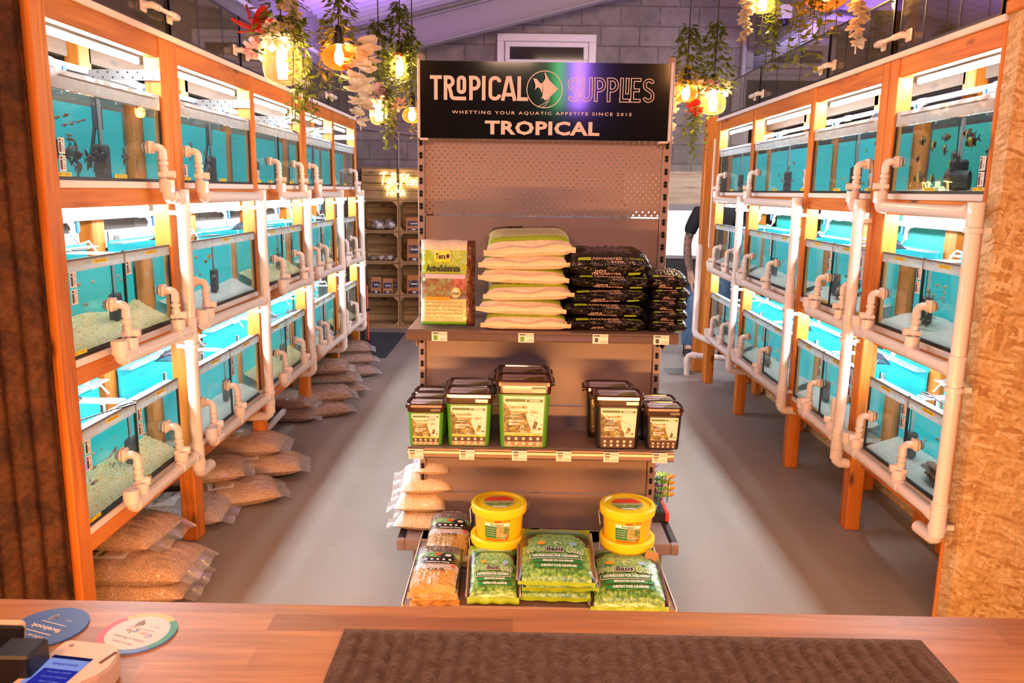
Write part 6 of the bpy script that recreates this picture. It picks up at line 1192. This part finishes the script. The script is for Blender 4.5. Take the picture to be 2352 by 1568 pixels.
def pendant(x, y, z, r, kind, tall, lb, seed, fl, vines, topl=.34, bulk=1.0):
    rr = random.Random(seed); o = thing('pendant_lamp', lb, 'pendant lamp', (x, y, z), 0, 'flower decked pendant lamps'); zc = 3.22 + (x + 2.14) * .252 - .02 if x < 2.5 else 3.1
    b = MB(); b.tube([(x, y, z + tall * .5 + .06), (x + .003, y, z + .5), (x, y, zc)], .0035, 6); b.lathe([(.001, .09), (.014, .085), (.02, .05), (.022, 0), (.001, 0)], (x, y, z + tall * .5), 12); b.cyl((x, y, zc - .02), (x, y, zc), .04, 12); b.build('cord_and_holder', BLKP, o)
    b = MB(); N = 10
    if kind == 'amber': pr = [(r * math.sin(PI * (.10 + .80 * k / N)), tall * .5 * math.cos(PI * (.10 + .80 * k / N))) for k in range(N + 1)]
    else: pr = [(r * s_, tall * (zz - .5)) for s_, zz in ((.30, 1.0), (.55, .93), (.86, .80), (1, .62), (1.0, .35), (.92, .18), (.72, .06), (.35, .0), (.0, -.01))]
    b.lathe(pr, (x, y, z), 24); b.build('glass_shade', SHA if kind == 'amber' else SHC, o)
    b = MB(); b.lathe([(.001, .055), (.011, .05), (.014, .03), (.022, .005), (.022, -.02), (.014, -.036), (.001, -.042)], (x, y, z + tall * .06), 12); b.build('bulb', BULB, o)
    b = MB()
    def leaf(p_, d, sz):
        d = d.normalized(); s_ = d.cross(Vector((rr.uniform(-.4, .4), rr.uniform(-.4, .4), 1))).normalized(); n_ = s_.cross(d); a = p_ + d * sz * .45; q = sz * .26
        b.add([p_, a + s_ * q - n_ * sz * .03, p_ + d * sz, a - s_ * q - n_ * sz * .03, a + n_ * sz * .05], [(0, 1, 4), (1, 2, 4), (2, 3, 4), (3, 0, 4)], 0, True)
    top_ = z + tall * .5
    for k in range(int(330 * bulk)):
        t_ = rr.random(); zz = top_ + topl * t_; rad = (.02 + .075 * (1 - t_) ** .8) * bulk * rr.uniform(.4, 1.2); a = rr.uniform(0, 2 * PI); d = Vector((math.cos(a), math.sin(a), rr.uniform(-1.2, .1))); leaf(Vector((x + rad * math.cos(a), y + rad * math.sin(a), zz)), d, rr.uniform(.03, .052))
    for k in range(int(vines[0] * 1.7)):
        a = rr.uniform(0, 2 * PI) if len(vines) < 3 else vines[2] + rr.uniform(-.9, .9); ln = vines[1] * rr.uniform(.55, 1.1); p_ = Vector((x + .04 * math.cos(a), y + .04 * math.sin(a), top_ + .08)); path = [p_.copy()]; n_ = int(ln / .022)
        dv = Vector((math.cos(a) * .9, math.sin(a) * .9, -.2))
        for j in range(n_):
            dv = (dv * .72 + Vector((rr.uniform(-.25, .25), rr.uniform(-.25, .25), -.8 if (p_ - Vector((x, y, p_.z))).length > r * .9 else -.15))); p_ = p_ + dv.normalized() * .022; path.append(p_.copy())
            s_ = Vector((rr.uniform(-1, 1), rr.uniform(-1, 1), rr.uniform(-.6, .3)))
            if j % 1 == 0: leaf(p_, s_, rr.uniform(.034, .052)); 
            if j % 2: leaf(p_, -s_ + Vector((0, 0, -.4)), rr.uniform(.032, .05))
        b.tube(path, .0016, 4, 1, False)
    b.build('foliage', [LEAF, STEM], o)
    for kd, dx, dz, sz, nn, dy in fl:
        b = MB(); c = Vector((x + dx, y + dy, z + dz))
        def petal(p_, d, L_, W_):
            d = d.normalized(); s_ = d.cross(Vector((.2, .3, 1))).normalized(); n_ = s_.cross(d); b.grid(lambda u, v: p_ + d * L_ * v + s_ * W_ * (u - .5) * 2 * math.sin(PI * min(.97, .12 + v * .82)) ** .7 + n_ * (L_ * .22 * v * v + .05 * L_ * math.sin(u * 9) * v), 5, 5, 0)
        if kd in ('strand', 'gladiolus'):
            for k in range(nn):
                t_ = k / nn; a = k * 2.4; p_ = c + Vector((.012 * math.sin(k * .7), 0, -sz * t_)); d = Vector((math.cos(a), math.sin(a), -.25 if kd == 'gladiolus' else -.7)); ps = (.055 if kd == 'strand' else .10) * (1 - .45 * t_)
                for q in range(3): petal(p_, d + Vector((.5 * math.cos(q * 2.1 + k), .5 * math.sin(q * 2.1 + k), .3 * (q - 1))), ps, ps * .42)
            b.tube([c, c + Vector((0, 0, -sz * 1.08))], .003, 5)
            mt = PETW
        elif kd == 'lily':
            for k in range(6): a = k * PI / 3; petal(c, Vector((math.cos(a), .5 * math.sin(a) - .5, math.sin(a) * .8 + .1)), sz, sz * .30)
            mt = PETR
        else:
            for k in range(nn):
                a, t_ = rr.uniform(0, 2 * PI), math.acos(rr.uniform(-1, 1)); d = Vector((math.sin(t_) * math.cos(a), math.sin(t_) * math.sin(a), math.cos(t_))); petal(c + d * sz * .35, d, sz * .62, sz * .30)
            mt = {'hydrangea': PETW, 'ball': PETP, 'carnation': PETP, 'small red': PETR}[kd]
        b.build('flower', mt, o)
pendant(-.932, 3.228, 2.075, .074, 'clear', .17, 'clear glass pendant with a red lily and cream strand, nearest over the left aisle', 1, [('lily', -.085, .115, .09, 6, -.04), ('hydrangea', -.012, .09, .062, 40, -.05), ('ball', -.095, .045, .052, 30, -.02), ('strand', .045, .40, .36, 34, -.03)], (6, .42, .3), .36)
pendant(-.858, 3.90, 2.20, .080, 'amber', .115, 'amber oval pendant with a long cream gladiolus over the left aisle', 2, [('gladiolus', .095, .06, .36, 17, 0)], (5, .34), .38, .9)
pendant(-.83, 4.79, 2.03, .055, 'clear', .13, 'clear glass pendant with a pink carnation, third along the left aisle', 3, [('carnation', -.01, .10, .075, 46, -.03), ('ball', .11, .05, .045, 20, 0)], (6, .36, -.4), .45, 1.1)
pendant(-.719, 4.877, 2.299, .052, 'clear', .13, 'clear glass pendant with a small red flower, high beside the header sign', 4, [('small red', .0, .055, .035, 16, -.05)], (7, .40), .30, 1.0)
pendant(-.652, 4.90, 2.03, .058, 'amber', .09, 'amber oval pendant half hidden by the left edge of the header sign', 5, [], (5, .34, .4), .42, 1.0)
pendant(.853, 4.32, 2.11, .062, 'amber', .085, 'amber oval pendant with a cream gladiolus beside the right edge of the header sign', 6, [('gladiolus', -.115, .02, .32, 16, 0), ('hydrangea', .05, .05, .04, 18, -.02)], (3, .14), .30, .9)
pendant(1.017, 4.415, 2.075, .068, 'clear', .12, 'clear glass pendant with a red flower and white petals, right of the header sign', 7, [('small red', -.105, -.03, .05, 20, -.04), ('ball', -.03, .075, .055, 26, -.03), ('hydrangea', .06, .075, .045, 18, 0)], (8, .42, 2.6), .36, 1.0)
pendant(1.262, 4.47, 2.60, .058, 'clear', .12, 'clear glass pendant with a cream strand at the top edge, third from the right', 8, [('strand', -.085, .12, .32, 26, 0)], (6, .50, .2), .34, 1.0)
pendant(1.165, 3.27, 2.37, .088, 'amber', .14, 'large amber pendant with a cream strand at the top edge over the right aisle', 9, [('strand', .13, .14, .34, 32, 0)], (7, .48, 3.6), .36, 1.0)
# ================================================================ FISH, FILTERS, NETS
def fish_proto(name, Ln, H, W, mats, tail=1.0, fins='tetra', band=None):
    b = MB(); n = 10; N = 10
    prof = lambda t: (max(.02, math.sin(PI * min(1, t * .92 + .05)) ** .8)) * (1 if t < .55 else 1 - .45 * (t - .55))
    rings = []
    for i in range(n + 1):
        t = i / n; x = Ln * (.5 - t * .78); k = prof(t); rings.append([Vector((x, W / 2 * k * math.cos(a), H / 2 * k * math.sin(a) + H * .03 * (1 - t))) for a in [2 * PI * j / N for j in range(N)]])
    for q in range(n): b.add(rings[q] + rings[q + 1], [(j, (j + 1) % N, N + (j + 1) % N, N + j) for j in range(N)], band(q / n) if band else 0, True)
    b.add(rings[0], [tuple(range(N))[::-1]]); tx = -Ln * .28; th = H * .5 * tail
    e = .0006
    def fin(pts, m=0):
        for sg in (-1, 1): b.poly([(p_[0], sg * e, p_[1]) for p_ in (pts if sg > 0 else pts[::-1])], m)
    fm = 1 if len(mats) > 1 else 0
    fin([(tx + .02 * Ln, 0), (tx - .16 * Ln, th * .95), (tx - .22 * Ln, th * .9), (tx - .13 * Ln, 0), (tx - .22 * Ln, -th * .9), (tx - .16 * Ln, -th * .95)], fm)
    if fins == 'angel': fin([(.16 * Ln, H * .42), (-.18 * Ln, H * 1.05), (-.30 * Ln, H * 1.12), (-.24 * Ln, H * .25)], fm); fin([(.10 * Ln, -H * .42), (-.22 * Ln, -H * 1.05), (-.33 * Ln, -H * 1.15), (-.24 * Ln, -H * .22)], fm); fin([(.22 * Ln, -H * .3), (.18 * Ln, -H * .32), (.0, -H * .95)], fm)
    else: fin([(.12 * Ln, H * .42), (-.02 * Ln, H * .72), (-.2 * Ln, H * .42 if fins == 'cichlid' else H * .28)], fm); fin([(-.02 * Ln, -H * .40), (-.14 * Ln, -H * .66), (-.2 * Ln, -H * .22)], fm); fin([(.12 * Ln, -H * .42), (.06 * Ln, -H * .66), (.02 * Ln, -H * .42)], fm)
    for sg in (-1, 1): b.cyl((Ln * .36, sg * W * .28, H * .10), (Ln * .36, sg * W * .40, H * .10), H * .07, 6, 2 if len(mats) > 2 else fm)
    return b.build(name, mats, None, (0, 0, 0))
EYE = plain('fish_eye', (.01, .01, .01), .1)
fl_ = {'angel': fish_proto('angelfish', .052, .036, .008, [speckle('angelfish_black', [(.35, (.012, .010, .010)), (.6, (.05, .04, .03)), (.8, (.14, .11, .07))], 60, .4, 0), plain('angelfish_fin', (.02, .018, .016), .5), EYE], .8, 'angel'),
       'tetra': fish_proto('small_fish', .032, .010, .0055, [plain('brown_silver_fish', (.26, .15, .10), .3, .2), plain('fish_fin_grey', (.14, .12, .11), .5), EYE]),
       'pale': fish_proto('small_fish', .030, .012, .006, [plain('pale_fish', (.66, .52, .40), .3, .1), plain('pale_fin', (.7, .58, .45), .5), EYE]),
       'grey': fish_proto('small_fish', .034, .021, .007, [plain('grey_fish', (.24, .23, .24), .3, .3), plain('grey_fin', (.3, .3, .32), .5), EYE], .8),
       'orange': fish_proto('small_fish', .036, .015, .008, [plain('orange_fish', (.80, .24, .05), .35), plain('orange_fin', (.85, .35, .12), .5), EYE]),
       'yellow': fish_proto('small_fish', .034, .013, .006, [plain('yellow_fish', (.72, .62, .22), .35), plain('yellow_fin', (.8, .75, .4), .5), EYE]),
       'black': fish_proto('small_fish', .036, .013, .006, [plain('black_fish', (.015, .014, .016), .35), plain('black_fin', (.03, .03, .03), .5), EYE]),
       'cichlid': fish_proto('cichlid', .075, .036, .017, [plain('cichlid_black', (.02, .015, .012), .35), plain('cichlid_fin', (.05, .035, .02), .5), EYE, plain('cichlid_yellow', (.80, .58, .05), .35)], .8, 'cichlid', lambda t: 3 if .28 < t < .52 else 0),
       'brown': fish_proto('cichlid', .075, .032, .016, [plain('cichlid_brown', (.06, .025, .02), .35), plain('cichlid_brown_fin', (.07, .03, .02), .5), EYE], .8, 'cichlid')}
FU = set(); DESC = {'angel': 'black angelfish', 'tetra': 'slim brown fish', 'pale': 'small pale fish', 'grey': 'small round grey fish', 'orange': 'orange fish', 'yellow': 'small yellow fish', 'black': 'slim dark fish', 'cichlid': 'black cichlid with a yellow band', 'brown': 'plain brown cichlid'}
SCH = {(-1, 0, 0): [('tetra', 26, .06, .50, .25, .80), ('angel', 11, .08, .95, .04, .38)], (-1, 0, 1): [('pale', 14, .1, .95, .3, .95)], (-1, 0, 2): [('tetra', 10, .1, .5, .3, .75), ('pale', 22, .1, .95, .22, .7)], (-1, 1, 0): [('grey', 16, .08, .6, .08, .7)], (-1, 1, 1): [('orange', 7, .1, .6, .72, .92), ('pale', 8, .2, .75, .2, .7)], (-1, 1, 2): [('pale', 6, .1, .9, .2, .6)],
       (-1, 2, 0): [('orange', 2, .5, .7, .3, .6)], (-1, 2, 1): [('black', 2, .35, .5, .4, .8), ('pale', 3, .2, .6, .3, .7)], (-1, 2, 2): [('pale', 4, .2, .6, .3, .7)], (-1, 3, 0): [('black', 12, .05, .8, .2, .9)], (-1, 4, 0): [('black', 5, .1, .6, .1, .7)],
       (1, 0, 0): [('cichlid', 9, .10, .80, .12, .88), ('brown', 6, .08, .75, .2, .9)], (1, 0, 1): [('pale', 20, .3, .95, .3, .92)], (1, 0, 2): [('pale', 3, .3, .9, .4, .8)], (1, 1, 0): [('yellow', 16, .1, .9, .03, .22), ('grey', 4, .6, .95, .75, .95)], (1, 1, 1): [('black', 12, .5, .95, .2, .7)], (1, 1, 2): [('pale', 6, .4, .95, .3, .8)],
       (1, 2, 0): [('grey', 7, .3, .9, .05, .95)], (1, 2, 1): [('pale', 8, .5, .8, .2, .7)], (1, 2, 2): [('yellow', 18, .2, .8, .2, .9)], (1, 3, 0): [('pale', 14, .2, .95, .1, .95)], (1, 3, 1): [('black', 14, .4, .95, .3, .85)], (1, 3, 2): [('pale', 8, .1, .5, .3, .8)]}
nf = 0
for (s, bi, ri), groups in SCH.items():
    r = RY[s]; a, c = r['bays'][bi]; z0, z1, zw, zb = LEV[ri]; x0 = r['x0']
    for kd, n_, u0, u1, v0, v1 in groups:
        rr = random.Random(hash((s, bi, ri)) % 1000 + n_); small = kd not in ('cichlid', 'brown')
        for k in range(n_):
            u = u0 + (u1 - u0) * rr.random(); u = u if s == -1 else 1 - u; y = a + .03 + (c - a - .06) * u; d = .06 + .22 * rr.random() if small else .08 + .16 * rr.random(); z = z0 + .03 + (zw - z0 - .05) * (v0 + (v1 - v0) * rr.random())
            if len(STAND[(s, bi)][ri]) > 1 and abs(y - (a + c) / 2) < .03: y += .05
            lb = '%s among others of its kind in the %s tank, %s of the %s rack' % (DESC[kd], ROWN[ri], BAYN[s][bi], SIDE[s])
            lb = '%s in the %s tank, %s, %s rack' % (DESC[kd], ROWN[ri], BAYS[s][bi], SIDE[s])
            o = fl_[kd]; first = kd not in FU; FU.add(kd)
            if not first: o = o.copy(); COL.objects.link(o)
            o.location = (s * (x0 + d), y, z); rzf = (PI / 2 if rr.random() < .65 else -PI / 2) + rr.uniform(-.7, .7); o.rotation_euler = (0, rr.uniform(-.35, .35), rzf); q = rr.uniform(.8, 1.15); o.scale = (q, q, q)
            tag(o, lb, 'fish', '%s fish in the %s tank of the %s %s' % (kd, ROWN[ri], SIDE[s], BAYN[s][bi])); nf += 1
print('fish', nf)
FILB = speckle('black_filter_foam', [(.3, (.006, .006, .009)), (.6, (.018, .018, .024)), (.8, (.05, .05, .06))], 120, .8, .4)
TUBEC = plain('clear_uplift_tube', (.55, .62, .66), .15)
fp = proto('sponge_filter', 'x', 'filter'); b = MB(); b.cbox(-.038, .038, -.028, .028, 0, .115, .008); b.build('foam_block', FILB, fp); b = MB(); b.cyl((0, 0, .115), (0, 0, .26), .010, 10); b.build('uplift_tube', TUBEC, fp); b = MB(); b.tube([(.015, 0, .10), (.02, 0, .26)], .003, 6); b.build('air_line', BLACK, fp)
fi = 0
FL = {}
for (s, bi, ri) in TANKS:
    r = RY[s]; a, c = r['bays'][bi]; two = len(STAND[(s, bi)][ri]) > 1; mid = (a + c) / 2
    if ri == 0: spots = [a + (c - a) * (.60 if s == -1 else .5)] if not two else [a + .22, mid + .16]
    else: spots = [a + .12, mid + .12] if two else [a + (c - a) * .55]
    if (s, bi, ri) == (-1, 0, 1): spots = [a + .07, mid + .09]
    for j, y in enumerate(spots):
        z = LEV[ri][0] + (.006 if ri == 0 else .05); side_ = '' if len(spots) == 1 else (' in the compartment nearer the camera' if j == 0 else ' in the compartment farther from the camera')
        lb = 'black foam filter in the %s tank, %s, %s rack%s' % (ROWN[ri], BAYS[s][bi], SIDE[s], ', nearer' if side_.endswith('nearer the camera') else (', farther' if side_ else ''))
        place(fp, fi == 0, (s * (r['x0'] + .20), y, z), PI / 2 * (1 if s == 1 else -1) + .3, lb, 'foam filters in the tanks', scale=(1.25, 1, 1.1) if ri == 0 else (.95, 1, .95)); fi += 1
# leaning heater sticks in the top tanks
for (s, bi) in ((-1, 0), (-1, 1), (-1, 3)):
    r = RY[s]; a, c = r['bays'][bi]; y = a + (c - a) * .62; x = lambda d: s * (r['x0'] + d); o = thing('tank_heater', 'dark heater rod leaning in the top tank, %s, left rack' % BAYS[s][bi], 'heater', (x(.24), y, 1.66))
    b = MB(); b.cyl((x(.26), y + .02, 1.86), (x(.26), y - .05, 1.66), .010, 10); b.build('rod', BLKP, o); b = MB(); b.cbox(x(.24), x(.28), y + .0, y + .05, 1.80, 1.89, .006); b.build('head', plain('heater_head', (.04, .04, .05), .4) if 'heater_head' not in bpy.data.materials else bpy.data.materials['heater_head'], o)
# nets resting on the tanks
NET = thin_glass('dark_net_mesh', (.55, .57, .62), .0, .5, (.05, .05, .07), .55)
nt_ = proto('fish_net', 'x', 'net'); b = MB(); b.tube([(0, -.055, .004), (.13, -.055, .004), (.13, .055, .004), (0, .055, .004), (0, -.055, .004)], .0022, 6); b.build('hoop', BLKP, nt_)
b = MB(); b.tube([(0, 0, .004), (-.22, 0, .006)], .0022, 6); b.tube([(-.22, 0, .006), (-.235, .012, .006), (-.30, .014, .006), (-.315, 0, .006), (-.30, -.014, .006), (-.235, -.012, .006), (-.22, 0, .006)], .0032, 6)
for k in range(10): b.cyl((-.03 - .018 * k, 0, .0045), (-.038 - .018 * k, 0, .0045), .0032, 6)
b.build('handle', BLKP, nt_)
b = MB(); b.grid(lambda u, v: Vector((.13 * u, -.055 + .11 * v, .004 + .045 * (math.sin(PI * u) * math.sin(PI * v)) ** .6 * (1 + .4 * noise.noise((u * 5, v * 5, 0))))), 12, 12, 0); b.build('net_bag', NET, nt_)
NS = [(-1, 0, 1, 2.72, .22, 1.65), (-1, 0, 2, 2.66, .22, 1.5), (-1, 0, 2, 2.62, .10, 1.9), (-1, 1, 1, 3.75, .15, 1.8), (-1, 1, 2, 3.78, .20, 1.6), (-1, 1, 0, 4.15, .15, 1.75), (-1, 2, 1, 4.75, .15, 1.7), (-1, 2, 2, 5.0, .12, 1.8), (1, 0, 1, 3.05, .20, 1.75), (1, 0, 2, 3.02, .22, 1.75), (1, 0, 2, 2.98, .10, 1.6), (1, 1, 1, 3.98, .2, 1.7), (1, 1, 2, 4.0, .2, 1.75), (1, 1, 0, 3.95, .10, 1.7), (1, 2, 1, 4.9, .15, 1.8), (1, 2, 2, 4.95, .16, 1.75), (1, 0, 0, 3.1, .15, 1.7)]
seen = {}
for k, (s, bi, ri, y, d, rz) in enumerate(NS):
    q = seen.get((s, bi, ri), 0); seen[(s, bi, ri)] = q + 1
    lb = 'black fish net on the %s tank, %s, %s rack%s' % (ROWN[ri], BAYS[s][bi], SIDE[s], ', front edge' if q else '')
    place(nt_, k == 0, (s * (RY[s]['x0'] + d), y, LEV[ri][1] - .004), -rz if s == -1 else -rz, lb, 'fish nets lying on the tanks')
# things inside tanks on the right
def rock(s, bi, ri, u, d, sx, sy, sz, mat, name, lb, seed): 
    a, c = RY[s]['bays'][bi]; return blob(name, s * (RY[s]['x0'] + d), a + (c - a) * u, LEV[ri][0] + (.02 if ri == 0 else .04), sx, sy, sz, mat, lb, 'driftwood' if 'wood' in name else 'stone', None, seed, .55)
DRIFT = speckle('driftwood_brown', [(.3, (.03, .02, .012)), (.55, (.12, .075, .04)), (.8, (.26, .18, .10))], 14, .8, .5)
rock(1, 0, 0, .14, .18, .06, .07, .07, DRIFT, 'driftwood', 'dark driftwood heap at the near end of the top tank by the strand board', 5); rock(1, 0, 0, .55, .20, .05, .06, .04, DRIFT, 'driftwood', 'dark driftwood beside the filter in the top tank by the strand board', 6)
rock(1, 0, 1, .12, .16, .05, .07, .04, DRIFT, 'driftwood', 'dark driftwood at the near end of the middle tank by the strand board', 8); rock(1, 0, 2, .28, .13, .06, .08, .035, DRIFT, 'driftwood', 'brown driftwood on white sand in the bottom tank by the strand board', 9); rock(1, 0, 2, .12, .14, .05, .06, .05, DRIFT, 'driftwood', 'taller driftwood near the front corner of the bottom tank by the strand board', 10)
rock(1, 1, 1, .50, .16, .045, .06, .035, plain('brown_stone', (.16, .09, .06), .6), 'brown_stone', 'round brown stone on sand in the middle tank, second bay, right rack', 12); rock(1, 2, 2, .55, .14, .04, .06, .03, DRIFT, 'driftwood', 'dark wood on sand in the bottom tank, third bay, right rack', 13)
for k, (y, d, rx) in enumerate(((3.13, .15, .2), (2.98, .17, -.2))):
    b = MB(); xf = Matrix.Translation((1.61 + d, y, 1.662)) @ Matrix.Rotation(PI / 2, 4, 'X') @ Matrix.Rotation(.4, 4, 'Y'); b.lathe([(.036, -.04), (.040, -.04), (.040, .04), (.036, .04), (.036, -.04)], (0, 0, 0), 20, 0, xf); tag(b.build('cave_pipe', plain('dark_green_pipe_%s' % 'ab'[k], (.02, .05, .045), .4), loc=(1.61 + d, y, 1.66)), ('short dark pipe cave facing the front', 'second dark pipe cave lying sideways')[k] + ' in the top tank by the strand board', 'pipe')
lp = thing('leafy_plant', 'leafy green plant in the middle tank by the strand board', 'plant', (1.76, 3.27, 1.07)); b = MB(); rr = random.Random(4)
for k in range(26):
    z = 1.075 + .15 * rr.random(); a = rr.uniform(0, 6.28); p_ = Vector((1.76 + .02 * math.cos(a), 3.27 + .03 * math.sin(a), z)); d = Vector((math.cos(a), math.sin(a), rr.uniform(-.3, .5))).normalized(); s_ = d.cross(Vector((0, 0, 1))).normalized(); b.add([p_, p_ + d * .016 + s_ * .013, p_ + d * .038, p_ + d * .016 - s_ * .013], [(0, 1, 2, 3)], 0)
b.build('leaves', LEAF, lp); b = MB(); b.tube([(1.76, 3.27, 1.06), (1.765, 3.275, 1.15), (1.76, 3.27, 1.23)], .003, 6); b.build('stem', STEM, lp)
# teal backed tanks of the next aisle, glimpsed behind the right rack
for k, (a, c) in enumerate(RY[1]['bays']):
    for z0, nmz in ((1.05, 'middle'), (.46, 'lower')):
        t = thing('aquarium', '%s teal backed aquarium of the next aisle behind the right rack, %s' % (nmz, BAYS[1][k]), 'aquarium', (2.28, (a + c) / 2, z0), 0, 'tanks of the next aisle')
        b = MB(); b.box(2.12, 2.13, a + .01, c - .01, z0, z0 + .46); b.build('back_panel', TEAL, t); b = MB(); b.box(2.13, 2.44, a + .01, a + .016, z0, z0 + .40); b.box(2.13, 2.44, c - .016, c - .01, z0, z0 + .40); b.box(2.434, 2.44, a + .016, c - .016, z0, z0 + .40); b.box(2.13, 2.434, a + .016, c - .016, z0, z0 + .006); b.build('glass', GLASS, t)
fr = thing('rear_rack', 'timber rack of the next aisle holding the teal backed tanks', 'rack', (2.3, 4.8, 0))
for y in [2.85, 3.68, 4.58, 5.72, 6.7]:
    for x in (2.13, 2.40): b = MB(); b.cbox(x, x + .05, y - .03, y + .0, 0, 1.9, .004); b.build('post', WZ, fr)
for z in (1.02, .43): b = MB(); b.cbox(2.12, 2.46, 2.84, 6.72, z, z + .028, .003); b.build('shelf_board', WY, fr)

cm = thing('security_camera', 'white dome security camera under the upstand wall at the top right', 'camera', (2.56, 8.3, 3.30))
b = MB(); b.cbox(2.50, 2.62, 8.22, 8.38, 3.29, 3.42, .01); b.build('housing', WHITE, cm); b = MB(); b.lathe([(.06, 0), (.058, -.02), (.045, -.045), (.025, -.058), (.001, -.062)], (2.56, 8.3, 3.29), 16); b.build('dark_dome', plain('smoked_dome', (.02, .015, .02), .08), cm)
b = MB(); b.cyl((2.50, 9.46, 2.3), (2.50, 9.46, 4.3), .03, 10); tag(b.build('wall_conduit', STEELP, loc=(2.5, 9.46, 2.3)), 'grey vertical conduit at the right end of the block wall', 'conduit')
